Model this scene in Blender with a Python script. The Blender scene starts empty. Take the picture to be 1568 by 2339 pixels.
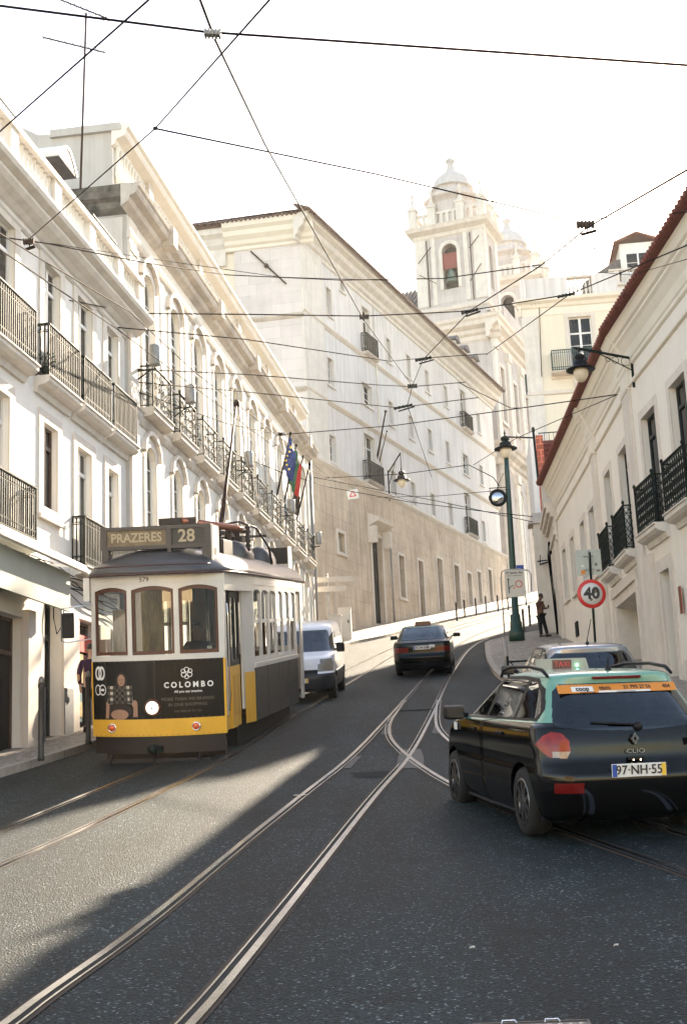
import bpy, bmesh, math, random
from mathutils import Vector, Matrix, noise
C = bpy.context.scene.collection
SC = bpy.context.scene
R = math.radians
random.seed(7)
# ------------------------------------------------------------------ camera
FPX = 2950.0
PITCH = math.atan(621 / FPX); ROLL = R(2.6)
Fw = Vector((0, math.cos(PITCH), math.sin(PITCH)))
U0 = Vector((0, -math.sin(PITCH), math.cos(PITCH))); R0 = Vector((1, 0, 0))
Rt = math.cos(ROLL) * R0 - math.sin(ROLL) * U0
Up = math.sin(ROLL) * R0 + math.cos(ROLL) * U0
cd = bpy.data.cameras.new('camera'); cam = bpy.data.objects.new('camera', cd); C.objects.link(cam)
M = Matrix((Rt, Up, -Fw)).transposed().to_4x4()
cam.matrix_world = M
cd.sensor_fit = 'VERTICAL'; cd.sensor_height = 36; cd.lens = FPX / 2339 * 36
cd.clip_start = 0.1; cd.clip_end = 3000
SC.camera = cam
# ------------------------------------------------------------------ light
SUN_AZ, SUN_EL = 21.5, 26.5
w = bpy.data.worlds.new('World'); SC.world = w; w.use_nodes = True
nt = w.node_tree; nt.nodes.clear()
sky = nt.nodes.new('ShaderNodeTexSky'); sky.sky_type = 'NISHITA'; sky.sun_disc = False
sky.sun_elevation = R(SUN_EL); sky.sun_rotation = R(SUN_AZ); sky.air_density = 1.0; sky.dust_density = 0.6; sky.ozone_density = 1.0
bg = nt.nodes.new('ShaderNodeBackground'); bg.inputs[1].default_value = 0.115
wo = nt.nodes.new('ShaderNodeOutputWorld')
wb = nt.nodes.new('ShaderNodeMix'); wb.data_type = 'RGBA'; wb.blend_type = 'MULTIPLY'; wb.inputs['Factor'].default_value = 1; wb.inputs['B'].default_value = (1.21, 1.0, .82, 1)
nt.links.new(sky.outputs[0], wb.inputs['A']); nt.links.new(wb.outputs['Result'], bg.inputs[0]); nt.links.new(bg.outputs[0], wo.inputs[0])
sl = bpy.data.lights.new('sun', 'SUN'); sun = bpy.data.objects.new('sun', sl); C.objects.link(sun)
sl.energy = 5.0; sl.angle = R(0.5); sl.color = (1.0, 0.84, 0.64)
sd = Vector((math.sin(R(SUN_AZ)) * math.cos(R(SUN_EL)), math.cos(R(SUN_AZ)) * math.cos(R(SUN_EL)), math.sin(R(SUN_EL))))
sun.rotation_euler = sd.to_track_quat('Z', 'Y').to_euler(); sun.location = (20, 40, 60)
SC.view_settings.view_transform = 'Standard'; SC.view_settings.look = 'None'
SC.view_settings.exposure = 2.42; SC.view_settings.gamma = 1
# ------------------------------------------------------------------ places
def ray(u, v):
    d = Fw * FPX + Rt * (u - 784) + Up * (1169.5 - v); return d / d.y
PR = [(-40, -2.6), (-10, -1.75), (0, -1.47), (3, -1.37), (6.4, -1.13), (9, -.90), (12, -.58), (16, -.08), (19.6, .37), (25, 1.12), (31, 2.0),
      (40, 3.35), (55, 5.85), (71, 8.55), (90, 11.8), (115, 16.2), (140, 20.6), (170, 24.5), (260, 30)]
def pchip(s):
    if s <= PR[0][0]: return PR[0][1]
    if s >= PR[-1][0]: return PR[-1][1]
    for i in range(len(PR) - 1):
        if PR[i][0] <= s <= PR[i + 1][0]: break
    def m(j):
        if j == 0: return (PR[1][1] - PR[0][1]) / (PR[1][0] - PR[0][0])
        if j == len(PR) - 1: return (PR[-1][1] - PR[-2][1]) / (PR[-1][0] - PR[-2][0])
        return (PR[j + 1][1] - PR[j - 1][1]) / (PR[j + 1][0] - PR[j - 1][0])
    h = PR[i + 1][0] - PR[i][0]; t = (s - PR[i][0]) / h
    return ((2 * t**3 - 3 * t * t + 1) * PR[i][1] + (t**3 - 2 * t * t + t) * h * m(i) + (-2 * t**3 + 3 * t * t) * PR[i + 1][1] + (t**3 - t * t) * h * m(i + 1))
def G(x, y): return pchip(.989 * y + .148 * x)
def gp(x, y, h=0.0): return Vector((x, y, G(x, y) + h))
def at_y(u, v, y): return ray(u, v) * y                       # the point of the place seen there at a given depth
def at_g(u, v, h=0.0):                                        # the point h above the ground seen there
    d = ray(u, v); t = 3.0; step = .5
    while t < 300:
        if d.z * t < G(d.x * t, t) + h:
            if step < .003: return d * t
            t -= step; step /= 4
        t += step
    return d * 300
# ------------------------------------------------------------------ tagging
def tag(o, label=None, cat=None, group=None, kind=None):
    if label: o['label'] = label
    if cat: o['category'] = cat
    if group: o['group'] = group
    if kind: o['kind'] = kind
    return o
def thing(name, label, cat, loc=(0, 0, 0), rotz=0.0, group=None, mat=None):
    o = bpy.data.objects.new(name, None); C.objects.link(o); o.empty_display_size = .3
    if mat is not None: o.matrix_world = mat
    else: o.location = loc; o.rotation_euler = (0, 0, rotz)
    return tag(o, label, cat, group)
def kids(o): return [c for c in bpy.data.objects if c.parent == o]
def copy_tree(o, parent=None, ch=None):
    if ch is None:
        ch = {}
        for c in bpy.data.objects:
            if c.parent: ch.setdefault(c.parent.name, []).append(c)
    c = o.copy(); C.objects.link(c)
    if parent:
        c.parent = parent; c.matrix_parent_inverse.identity()
    for k in ch.get(o.name, []): copy_tree(k, c, ch)
    return c
def frame_z(loc, az, inward=True):                             # local X along azimuth az, Z up
    X = Vector((math.sin(R(az)), math.cos(R(az)), 0)); Z = Vector((0, 0, 1)); Y = Z.cross(X)
    m = Matrix((X, Y, Z)).transposed().to_4x4(); m.translation = Vector(loc); return m
def frame_y(loc, az, pitch=0.0, roll=0.0):                     # local Y forward along azimuth, pitched up
    Y = Vector((math.sin(R(az)) * math.cos(R(pitch)), math.cos(R(az)) * math.cos(R(pitch)), math.sin(R(pitch))))
    X = Vector((math.cos(R(az)), -math.sin(R(az)), 0)); Z = X.cross(Y)
    m = Matrix((X, Y, Z)).transposed().to_4x4(); m.translation = Vector(loc)
    return m @ Matrix.Rotation(R(roll), 4, 'Y')
# ------------------------------------------------------------------ mesh builder
class MB:
    def __init__(s): s.v = []; s.f = []; s.m = []; s.sm = []; s.T = Matrix.Identity(4); s.mi = 0
    def add(s, vs, fs, smooth=False):
        b = len(s.v); s.v += [tuple(s.T @ Vector(p)) for p in vs]
        for f in fs: s.f.append([b + i for i in f]); s.m.append(s.mi); s.sm.append(smooth)
        return s
    def box(s, x0, x1, y0, y1, z0, z1):
        if x0 > x1: x0, x1 = x1, x0
        if y0 > y1: y0, y1 = y1, y0
        if z0 > z1: z0, z1 = z1, z0
        vs = [(x0, y0, z0), (x1, y0, z0), (x1, y1, z0), (x0, y1, z0), (x0, y0, z1), (x1, y0, z1), (x1, y1, z1), (x0, y1, z1)]
        return s.add(vs, [(0, 3, 2, 1), (4, 5, 6, 7), (0, 1, 5, 4), (1, 2, 6, 5), (2, 3, 7, 6), (3, 0, 4, 7)])
    def bbox(s, x0, x1, y0, y1, z0, z1, b=.02):               # box with chamfered edges
        if x0 > x1: x0, x1 = x1, x0
        if y0 > y1: y0, y1 = y1, y0
        if z0 > z1: z0, z1 = z1, z0
        b = min(b, (x1 - x0) * .45, (y1 - y0) * .45, (z1 - z0) * .45)
        bm = bmesh.new(); bmesh.ops.create_cube(bm, size=1)
        for v in bm.verts: v.co = Vector((x0 if v.co.x < 0 else x1, y0 if v.co.y < 0 else y1, z0 if v.co.z < 0 else z1))
        bmesh.ops.bevel(bm, geom=bm.edges[:], offset=b, segments=2, affect='EDGES', profile=.6)
        s.bm(bm); return s
    def bm(s, bm, smooth=False):
        bm.verts.index_update()
        s.add([v.co for v in bm.verts], [[v.index for v in f.verts] for f in bm.faces], smooth); bm.free()
    def quad(s, a, b, c, d): return s.add([a, b, c, d], [(0, 1, 2, 3)])
    def prism(s, poly, axis, a, b):                           # polygon in the two other axes extruded along axis
        n = len(poly)
        def P(p, t):
            if axis == 0: return (t, p[0], p[1])
            if axis == 1: return (p[0], t, p[1])
            return (p[0], p[1], t)
        vs = [P(p, a) for p in poly] + [P(p, b) for p in poly]
        fs = [list(range(n))[::-1], list(range(n, 2 * n))] + [(i, (i + 1) % n, n + (i + 1) % n, n + i) for i in range(n)]
        return s.add(vs, fs)
    def tube(s, pts, r, n=8, closed=False, smooth=True):
        pts = [Vector(p) for p in pts]; k = len(pts); vs = []; fs = []
        rr = r if isinstance(r, (list, tuple)) else [r] * k
        for i, p in enumerate(pts):
            a = pts[(i - 1) % k] if (i > 0 or closed) else p; b = pts[(i + 1) % k] if (i < k - 1 or closed) else p
            d = (b - a).normalized(); ref = Vector((0, 0, 1)) if abs(d.z) < .9 else Vector((0, 1, 0))
            X = d.cross(ref).normalized(); Y = X.cross(d)
            for j in range(n):
                t = 2 * math.pi * j / n; vs.append(p + rr[i] * (math.cos(t) * X + math.sin(t) * Y))
        for i in range(k if closed else k - 1):
            for j in range(n):
                a = i * n + j; b = i * n + (j + 1) % n; c = ((i + 1) % k) * n + (j + 1) % n; d = ((i + 1) % k) * n + j
                fs.append((a, b, c, d))
        if not closed: fs += [list(range(n))[::-1], list(range((k - 1) * n, k * n))]
        return s.add(vs, fs, smooth)
    def bar(s, a, b, wx, wz):                                 # square bar
        a, b = Vector(a), Vector(b); d = (b - a).normalized(); ref = Vector((0, 0, 1)) if abs(d.z) < .9 else Vector((1, 0, 0))
        X = d.cross(ref).normalized() * wx / 2; Y = X.cross(d).normalized() * wz / 2
        vs = [a - X - Y, a + X - Y, a + X + Y, a - X + Y, b - X - Y, b + X - Y, b + X + Y, b - X + Y]
        return s.add(vs, [(0, 3, 2, 1), (4, 5, 6, 7), (0, 1, 5, 4), (1, 2, 6, 5), (2, 3, 7, 6), (3, 0, 4, 7)])
    def lathe(s, prof, n=16, c=(0, 0, 0), axis=2, sx=1.0, sy=1.0, smooth=True, rot=0.0, caps=True):
        vs = []; fs = []
        for r, z in prof:
            for j in range(n):
                t = 2 * math.pi * (j + rot) / n; a, b = r * math.cos(t) * sx, r * math.sin(t) * sy
                p = (a, b, z) if axis == 2 else ((z, a, b) if axis == 0 else (b, z, a))
                vs.append((p[0] + c[0], p[1] + c[1], p[2] + c[2]))
        k = len(prof)
        for i in range(k - 1):
            for j in range(n): fs.append((i * n + j, i * n + (j + 1) % n, (i + 1) * n + (j + 1) % n, (i + 1) * n + j))
        if caps: fs += [list(range(n))[::-1], list(range((k - 1) * n, k * n))]
        return s.add(vs, fs, smooth)
    def ball(s, c, r, n=10, sz=1.0):
        prof = [(max(1e-4, r * math.sin(math.pi * i / n)), -r * sz * math.cos(math.pi * i / n)) for i in range(n + 1)]
        return s.lathe(prof, n + 2, c)
    def grid(s, P, nu, nv, smooth=True, keep=None):            # P(i,j) -> point
        vs = [P(i, j) for i in range(nu + 1) for j in range(nv + 1)]; fs = []
        for i in range(nu):
            for j in range(nv):
                if keep is None or keep(i, j): fs.append((i * (nv + 1) + j, (i + 1) * (nv + 1) + j, (i + 1) * (nv + 1) + j + 1, i * (nv + 1) + j + 1))
        return s.add(vs, fs, smooth)
    def each(s, name, mat, parent=None, local=None):           # every separate piece becomes a part of its own
        par = list(range(len(s.v)))
        def f(a):
            while par[a] != a: par[a] = par[par[a]]; a = par[a]
            return a
        for q in s.f:
            for k in q[1:]: par[f(k)] = f(q[0])
        gr = {}
        for i, q in enumerate(s.f): gr.setdefault(f(q[0]), []).append(i)
        for g in gr.values():
            m = MB(); idx = {}
            for i in g:
                for k in s.f[i]:
                    if k not in idx: idx[k] = len(m.v); m.v.append(s.v[k])
                m.f.append([idx[k] for k in s.f[i]]); m.m.append(s.m[i]); m.sm.append(s.sm[i])
            m.build(name, mat, parent, local)
    def build(s, name, mat, parent=None, local=None, label=None):
        me = bpy.data.meshes.new(name); me.from_pydata(s.v, [], s.f)
        ms = mat if isinstance(mat, (list, tuple)) else [mat]
        for m in ms: me.materials.append(m)
        me.polygons.foreach_set('material_index', s.m); me.polygons.foreach_set('use_smooth', s.sm)
        bm = bmesh.new(); bm.from_mesh(me); loose = [v for v in bm.verts if not v.link_faces]
        if loose: bmesh.ops.delete(bm, geom=loose, context='VERTS')
        bm.to_mesh(me); bm.free()
        me.update(); o = bpy.data.objects.new(name, me); C.objects.link(o)
        if parent: o.parent = parent
        if local is not None: o.matrix_local = local
        if label: o['label'] = label
        return o
# ------------------------------------------------------------------ materials
MATS = {}
def mat(name, col, rough=.7, metal=0.0, var=0.0, vscale=3.0, bump=0.0, bscale=40.0, streak=0.0, spec=None, col2=None, emis=None, coat=0.0, stretch=(1, 1, 1), blocks=None, dirt=None):
    if name in MATS: return MATS[name]
    m = bpy.data.materials.new(name); m.use_nodes = True; n = m.node_tree; b = n.nodes['Principled BSDF']
    def N(t): return n.nodes.new(t)
    L = n.links.new
    b.inputs['Roughness'].default_value = rough; b.inputs['Metallic'].default_value = metal
    if spec is not None: b.inputs['Specular IOR Level'].default_value = spec
    if coat: b.inputs['Coat Weight'].default_value = coat; b.inputs['Coat Roughness'].default_value = .04
    tc = N('ShaderNodeTexCoord'); mp = N('ShaderNodeMapping'); L(tc.outputs['Object'], mp.inputs[0]); mp.inputs['Scale'].default_value = stretch
    c1 = (*col, 1); c2 = (*(col2 if col2 else [max(0, c * (1 - var)) for c in col]), 1)
    out = None
    if var or col2:
        no = N('ShaderNodeTexNoise'); no.inputs['Scale'].default_value = vscale; no.inputs['Detail'].default_value = 6; no.inputs['Roughness'].default_value = .65
        L(mp.outputs[0], no.inputs['Vector'])
        rp = N('ShaderNodeValToRGB'); rp.color_ramp.elements[0].position = .35; rp.color_ramp.elements[1].position = .68
        rp.color_ramp.elements[0].color = c2; rp.color_ramp.elements[1].color = c1; L(no.outputs[0], rp.inputs[0]); out = rp.outputs[0]
    if streak:
        m2 = N('ShaderNodeMapping'); m2.inputs['Scale'].default_value = (2.2, 2.2, .16); L(tc.outputs['Object'], m2.inputs[0])
        n2 = N('ShaderNodeTexNoise'); n2.inputs['Scale'].default_value = 1.6; n2.inputs['Detail'].default_value = 7; n2.inputs['Roughness'].default_value = .7; L(m2.outputs[0], n2.inputs['Vector'])
        r2 = N('ShaderNodeMapRange'); r2.inputs[1].default_value = .42; r2.inputs[2].default_value = .75; r2.inputs[3].default_value = 0; r2.inputs[4].default_value = streak; L(n2.outputs[0], r2.inputs[0])
        mx = N('ShaderNodeMix'); mx.data_type = 'RGBA'; mx.blend_type = 'MULTIPLY'; mx.inputs['B'].default_value = (*(dirt or (.42, .38, .33)), 1)
        L(r2.outputs[0], mx.inputs['Factor'])
        if out: L(out, mx.inputs['A'])
        else: mx.inputs['A'].default_value = c1
        out = mx.outputs['Result']
    hgt = None
    if blocks:                                                # ashlar or tiles: (width, height, mortar, mortar colour factor)
        bw, bh, mo, mc = blocks
        sp = N('ShaderNodeSeparateXYZ'); L(tc.outputs['Object'], sp.inputs[0]); cb = N('ShaderNodeCombineXYZ')
        L(sp.outputs[0], cb.inputs[0]); L(sp.outputs[2], cb.inputs[1])
        br = N('ShaderNodeTexBrick'); br.inputs['Scale'].default_value = 1; br.inputs['Brick Width'].default_value = bw; br.inputs['Row Height'].default_value = bh
        br.inputs['Mortar Size'].default_value = mo; br.offset = .37; br.offset_frequency = 3; br.squash = 1.35; br.squash_frequency = 4; br.inputs['Mortar Smooth'].default_value = .6; br.inputs['Bias'].default_value = 0
        br.inputs['Color1'].default_value = (1, 1, 1, 1); br.inputs['Color2'].default_value = (.84, .84, .84, 1); br.inputs['Mortar'].default_value = (mc, mc, mc, 1)
        L(cb.outputs[0], br.inputs['Vector'])
        mx = N('ShaderNodeMix'); mx.data_type = 'RGBA'; mx.blend_type = 'MULTIPLY'; mx.inputs['Factor'].default_value = 1; fn = N('ShaderNodeTexNoise'); fn.inputs['Scale'].default_value = .8; fn.inputs['Detail'].default_value = 4; fr_ = N('ShaderNodeMapRange'); fr_.inputs[1].default_value = .38; fr_.inputs[2].default_value = .62; fr_.inputs[3].default_value = .25; L(tc.outputs['Object'], fn.inputs['Vector']); L(fn.outputs[0], fr_.inputs[0]); L(fr_.outputs[0], mx.inputs['Factor'])
        if out: L(out, mx.inputs['A'])
        else: mx.inputs['A'].default_value = c1
        L(br.outputs['Color'], mx.inputs['B']); out = mx.outputs['Result']; hgt = br.outputs['Fac']
    if out: L(out, b.inputs['Base Color'])
    else: b.inputs['Base Color'].default_value = c1
    if bump:
        nb = N('ShaderNodeTexNoise'); nb.inputs['Scale'].default_value = bscale; nb.inputs['Detail'].default_value = 5; L(mp.outputs[0], nb.inputs['Vector'])
        bp = N('ShaderNodeBump'); bp.inputs['Strength'].default_value = bump; bp.inputs['Distance'].default_value = .02; L(nb.outputs[0], bp.inputs['Height']); L(bp.outputs[0], b.inputs['Normal'])
    if emis: b.inputs['Emission Color'].default_value = (*emis[0], 1); b.inputs['Emission Strength'].default_value = emis[1]
    MATS[name] = m; return m
def glass(name, tint, refl=.12, rough=.02):
    if name in MATS: return MATS[name]
    m = bpy.data.materials.new(name); m.use_nodes = True; n = m.node_tree; n.nodes.clear()
    o = n.nodes.new('ShaderNodeOutputMaterial'); t = n.nodes.new('ShaderNodeBsdfTransparent'); t.inputs[0].default_value = (*tint, 1)
    g = n.nodes.new('ShaderNodeBsdfGlossy'); g.inputs['Roughness'].default_value = rough; g.inputs[0].default_value = (.9, .95, 1, 1)
    f = n.nodes.new('ShaderNodeFresnel'); f.inputs[0].default_value = 1.5
    a = n.nodes.new('ShaderNodeMath'); a.operation = 'MULTIPLY_ADD'; a.inputs[1].default_value = 1.3; a.inputs[2].default_value = refl - .05; n.links.new(f.outputs[0], a.inputs[0])
    mx = n.nodes.new('ShaderNodeMixShader'); n.links.new(a.outputs[0], mx.inputs[0]); n.links.new(t.outputs[0], mx.inputs[1]); n.links.new(g.outputs[0], mx.inputs[2])
    n.links.new(mx.outputs[0], o.inputs[0]); MATS[name] = m; return m
M_ = dict
def text(name, body, size, mat_, parent, local, align='CENTER', extrude=.002, sx=1.0, bold=0.0, label=None, sub=None):
    cu = bpy.data.curves.new(name, 'FONT'); cu.body = body; cu.size = size; cu.align_x = align; cu.align_y = 'CENTER'; cu.extrude = extrude; cu.offset = bold
    cu.resolution_u = 3
    t = bpy.data.objects.new('tmp', cu); C.objects.link(t); dg = bpy.context.evaluated_depsgraph_get(); dg.update()
    me = bpy.data.meshes.new_from_object(t.evaluated_get(dg)); bpy.data.objects.remove(t); bpy.data.curves.remove(cu)
    me.transform(Matrix.Diagonal((sx, 1, 1, 1))); me.materials.clear(); me.materials.append(mat_)
    o = bpy.data.objects.new(name, me); C.objects.link(o); o.parent = parent; o.matrix_local = local
    if label: o['label'] = label
    return o
def face_m(o, X, Up_):                                        # matrix for a flat decal: X reading direction, Up_ text up
    X = Vector(X).normalized(); Y = Vector(Up_).normalized(); Z = X.cross(Y); m = Matrix((X, Y, Z)).transposed().to_4x4(); m.translation = Vector(o); return m
MT = dict(
 plaster=mat('white_plaster', (.80, .77, .72), .9, var=.07, vscale=.8, bump=.15, bscale=30, streak=.16),
 plaster2=mat('cream_plaster', (.80, .765, .69), .9, var=.08, vscale=.7, bump=.15, bscale=30, streak=.2),
 plaster3=mat('grey_white_plaster', (.74, .72, .70), .9, var=.16, vscale=.3, bump=.25, bscale=16, streak=.6, dirt=(.5, .47, .45)),
 plaster6=mat('warm_white_plaster', (.80, .75, .67), .9, var=.05, vscale=.8, bump=.12, bscale=30, streak=.1),
 yellow=mat('pale_yellow_plaster', (.76, .69, .56), .9, var=.06, vscale=.8, bump=.1, streak=.12),
 cornyel=mat('cream_yellow_moulding', (.76, .71, .61), .85, var=.05, vscale=1.5, streak=.1),
 stone=mat('limestone_trim', (.70, .64, .57), .85, var=.12, vscale=2.2, bump=.2, bscale=25, streak=.25),
 stonel=mat('pale_limestone', (.72, .68, .62), .85, var=.14, vscale=1.8, bump=.2, bscale=25, streak=.3),
 stoned=mat('soot_stained_limestone', (.68, .62, .54), .9, col2=(.42, .38, .34), vscale=.9, bump=.25, bscale=25, streak=.35),
 ashlar=mat('rose_white_ashlar', (.70, .645, .62), .9, var=.08, vscale=.7, blocks=(1.15, .6, .014, .66), bump=.2, bscale=18, streak=.15),
 ashbase=mat('beige_ashlar_base', (.73, .62, .49), .9, col2=(.50, .40, .30), vscale=.45, blocks=(1.1, .66, .016, .6), bump=.3, bscale=18, streak=.65),
 church=mat('church_limestone', (.60, .555, .53), .9, var=.12, vscale=.5, blocks=(1.1, .5, .008, .85), bump=.2, bscale=14, streak=.45, dirt=(.5, .42, .38)),
 tile=mat('red_roof_tile', (.20, .055, .035), .85, col2=(.12, .035, .024), vscale=6, bump=.4, bscale=25),
 tileb=mat('brown_weathered_eave_tile', (.15, .09, .07), .85, col2=(.09, .055, .045), vscale=6, bump=.4, bscale=25),
 tiled=mat('weathered_dark_roof_tile', (.16, .14, .135), .85, col2=(.08, .075, .075), vscale=5, bump=.3, bscale=25),
 iron=mat('black_green_ironwork', (.008, .014, .011), .7, spec=.2),
 irong=mat('green_painted_iron', (.012, .05, .032), .45, spec=.6, var=.3, vscale=6),
 post=mat('dark_green_lamp_paint', (.006, .045, .03), .4, spec=.6, var=.3, vscale=5, bump=.1),
 wood=mat('dark_varnished_wood', (.06, .022, .012), .45, var=.35, vscale=5, stretch=(1, 1, 6)),
 woodg=mat('dark_green_door_paint', (.012, .018, .019), .6, var=.3, vscale=5),
 white=mat('white_paint', (.78, .77, .75), .5, var=.06, vscale=5),
 wframe=mat('white_window_frame', (.75, .74, .70), .55, var=.06, vscale=6),
 wpane=mat('window_glass', (.008, .010, .012), .12, spec=.22, var=.5, vscale=.9),
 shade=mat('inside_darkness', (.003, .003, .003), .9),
 steel=mat('polished_rail_steel', (.82, .84, .88), .2, metal=1.0, var=.25, vscale=5),
 groove=mat('rail_groove_grime', (.003, .003, .003), .9),
 rust=mat('rusty_road_stain', (.045, .026, .015), .9, var=.3, vscale=9),
 black=mat('black_rubber', (.004, .004, .004), .85, bump=.1, bscale=80),
 blackp=mat('black_plastic', (.005, .005, .006), .5, bump=.05, bscale=120, spec=.25),
 chrome=mat('chrome', (.75, .75, .75), .12, metal=1.0),
 alum=mat('grey_metal', (.30, .30, .29), .5, metal=.4, var=.2, vscale=8),
 wire=mat('dark_copper_wire', (.010, .005, .004), .8, spec=.05),
 cable=mat('black_cable', (.008, .007, .007), .8, spec=.05),
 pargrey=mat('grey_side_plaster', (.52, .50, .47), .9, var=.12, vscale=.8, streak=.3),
 sooty=mat('black_stained_cornice', (.22, .20, .17), .9, col2=(.035, .038, .035), vscale=2.2, bump=.3, bscale=20),
)
# ------------------------------------------------------------------ ground, road, pavements
def asphalt():
    m = bpy.data.materials.new('worn_asphalt'); m.use_nodes = True; n = m.node_tree; b = n.nodes['Principled BSDF']; L = n.links.new
    N = n.nodes.new
    tc = N('ShaderNodeTexCoord')
    v = N('ShaderNodeTexVoronoi'); v.inputs['Scale'].default_value = 64; L(tc.outputs['Object'], v.inputs['Vector'])
    g = N('ShaderNodeTexNoise'); g.inputs['Scale'].default_value = 90; g.inputs['Detail'].default_value = 3; L(tc.outputs['Object'], g.inputs['Vector'])
    big = N('ShaderNodeTexNoise'); big.inputs['Scale'].default_value = .55; big.inputs['Detail'].default_value = 6; L(tc.outputs['Object'], big.inputs['Vector'])
    r1 = N('ShaderNodeValToRGB'); e = r1.color_ramp.elements; e[0].position = .2; e[0].color = (.001, .003, .0038, 1); e[1].position = .66; e[1].color = (.007, .016, .019, 1); e2 = e.new(.9); e2.color = (.12, .15, .155, 1); e3 = e.new(.82); e3.color = (.012, .022, .025, 1)
    L(v.outputs['Color'], r1.inputs[0])
    r2 = N('ShaderNodeMapRange'); r2.inputs[1].default_value = .3; r2.inputs[2].default_value = .72; r2.inputs[3].default_value = .72; r2.inputs[4].default_value = 1.25; L(big.outputs[0], r2.inputs[0])
    mx = N('ShaderNodeMix'); mx.data_type = 'RGBA'; mx.blend_type = 'MULTIPLY'; mx.inputs['Factor'].default_value = 1
    mp = N('ShaderNodeMapping'); mp.inputs['Rotation'].default_value = (0, 0, math.radians(8.5)); mp.inputs['Scale'].default_value = (1.5, .07, 1); L(tc.outputs['Object'], mp.inputs[0])
    tr = N('ShaderNodeTexNoise'); tr.inputs['Scale'].default_value = 1.1; tr.inputs['Detail'].default_value = 5; L(mp.outputs[0], tr.inputs['Vector'])
    r4 = N('ShaderNodeMapRange'); r4.inputs[1].default_value = .35; r4.inputs[2].default_value = .68; r4.inputs[3].default_value = .6; r4.inputs[4].default_value = 1.5; L(tr.outputs[0], r4.inputs[0])
    st = N('ShaderNodeTexNoise'); st.inputs['Scale'].default_value = 1.7; st.inputs['Detail'].default_value = 8; st.inputs['Roughness'].default_value = .7; L(tc.outputs['Object'], st.inputs['Vector'])
    r5 = N('ShaderNodeMapRange'); r5.inputs[1].default_value = .3; r5.inputs[2].default_value = .46; r5.inputs[3].default_value = .35; r5.inputs[4].default_value = 1; L(st.outputs[0], r5.inputs[0])
    m4 = N('ShaderNodeMath'); m4.operation = 'MULTIPLY'; L(r4.outputs[0], m4.inputs[0]); L(r5.outputs[0], m4.inputs[1]); m5 = N('ShaderNodeMath'); m5.operation = 'MULTIPLY'; L(m4.outputs[0], m5.inputs[0]); L(r2.outputs[0], m5.inputs[1])
    L(r1.outputs[0], mx.inputs['A']); L(m5.outputs[0], mx.inputs['B']); L(mx.outputs['Result'], b.inputs['Base Color'])
    r3 = N('ShaderNodeMapRange'); r3.inputs[3].default_value = .5; r3.inputs[4].default_value = .85; L(g.outputs[0], r3.inputs[0]); L(r3.outputs[0], b.inputs['Roughness'])
    b.inputs['Specular IOR Level'].default_value = .2
    ad = N('ShaderNodeMath'); ad.operation = 'ADD'; L(v.outputs['Distance'], ad.inputs[0]); L(g.outputs[0], ad.inputs[1])
    bp = N('ShaderNodeBump'); bp.inputs['Strength'].default_value = .75; bp.inputs['Distance'].default_value = .014; L(ad.outputs[0], bp.inputs['Height']); L(bp.outputs[0], b.inputs['Normal'])
    return m
def cobble():
    m = bpy.data.materials.new('small_limestone_setts'); m.use_nodes = True; n = m.node_tree; b = n.nodes['Principled BSDF']; L = n.links.new; N = n.nodes.new
    tc = N('ShaderNodeTexCoord'); v = N('ShaderNodeTexVoronoi'); v.inputs['Scale'].default_value = 11; v.feature = 'DISTANCE_TO_EDGE'; L(tc.outputs['Object'], v.inputs['Vector'])
    v2 = N('ShaderNodeTexVoronoi'); v2.inputs['Scale'].default_value = 11; L(tc.outputs['Object'], v2.inputs['Vector'])
    r = N('ShaderNodeValToRGB'); r.color_ramp.elements[0].color = (.17, .145, .115, 1); r.color_ramp.elements[1].color = (.44, .39, .33, 1); L(v2.outputs['Color'], r.inputs[0])
    j = N('ShaderNodeMapRange'); j.inputs[1].default_value = 0; j.inputs[2].default_value = .09; j.inputs[3].default_value = .35; j.inputs[4].default_value = 1; L(v.outputs['Distance'], j.inputs[0])
    mx = N('ShaderNodeMix'); mx.data_type = 'RGBA'; mx.blend_type = 'MULTIPLY'; mx.inputs['Factor'].default_value = 1
    L(r.outputs[0], mx.inputs['A']); L(j.outputs[0], mx.inputs['B']); L(mx.outputs['Result'], b.inputs['Base Color']); b.inputs['Roughness'].default_value = .7
    bp = N('ShaderNodeBump'); bp.inputs['Strength'].default_value = .6; bp.inputs['Distance'].default_value = .015; L(j.outputs[0], bp.inputs['Height']); L(bp.outputs[0], b.inputs['Normal'])
    return m
ASPH = asphalt(); COB = cobble()
KERB = mat('kerb_limestone', (.42, .37, .31), .8, var=.25, vscale=4, bump=.3, bscale=30)
ys = [-40, -30, -20, -12, -6, -3] + [i * .5 for i in range(0, 260)] + [130, 136, 142, 150, 160, 175, 200, 240, 300, 400, 600]
xs = [-300, -150, -80, -50, -30, -20] + [i * .75 for i in range(-16, 41)] + [36, 45, 60, 90, 150, 300]
mb = MB(); mb.grid(lambda i, j: (xs[j], ys[i], G(xs[j] if abs(xs[j]) < 40 else 40 * (1 if xs[j] > 0 else -1), ys[i])), len(ys) - 1, len(xs) - 1)
road = tag(mb.build('road', ASPH), kind='structure')
def resample(pl, d=.4):
    out = []
    for a, b in zip(pl[:-1], pl[1:]):
        a = Vector(a[:2]); b = Vector(b[:2]); n = max(1, int((b - a).length / d))
        out += [a.lerp(b, i / n) for i in range(n)]
    return out + [Vector(pl[-1][:2])]
def smooth_poly(pl, it=2):
    pl = [Vector(p[:2]) for p in pl]
    for _ in range(it):
        q = [pl[0]]
        for a, b in zip(pl[:-1], pl[1:]): q += [a.lerp(b, .25), a.lerp(b, .75)]
        pl = q + [pl[-1]]
    return pl
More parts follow.
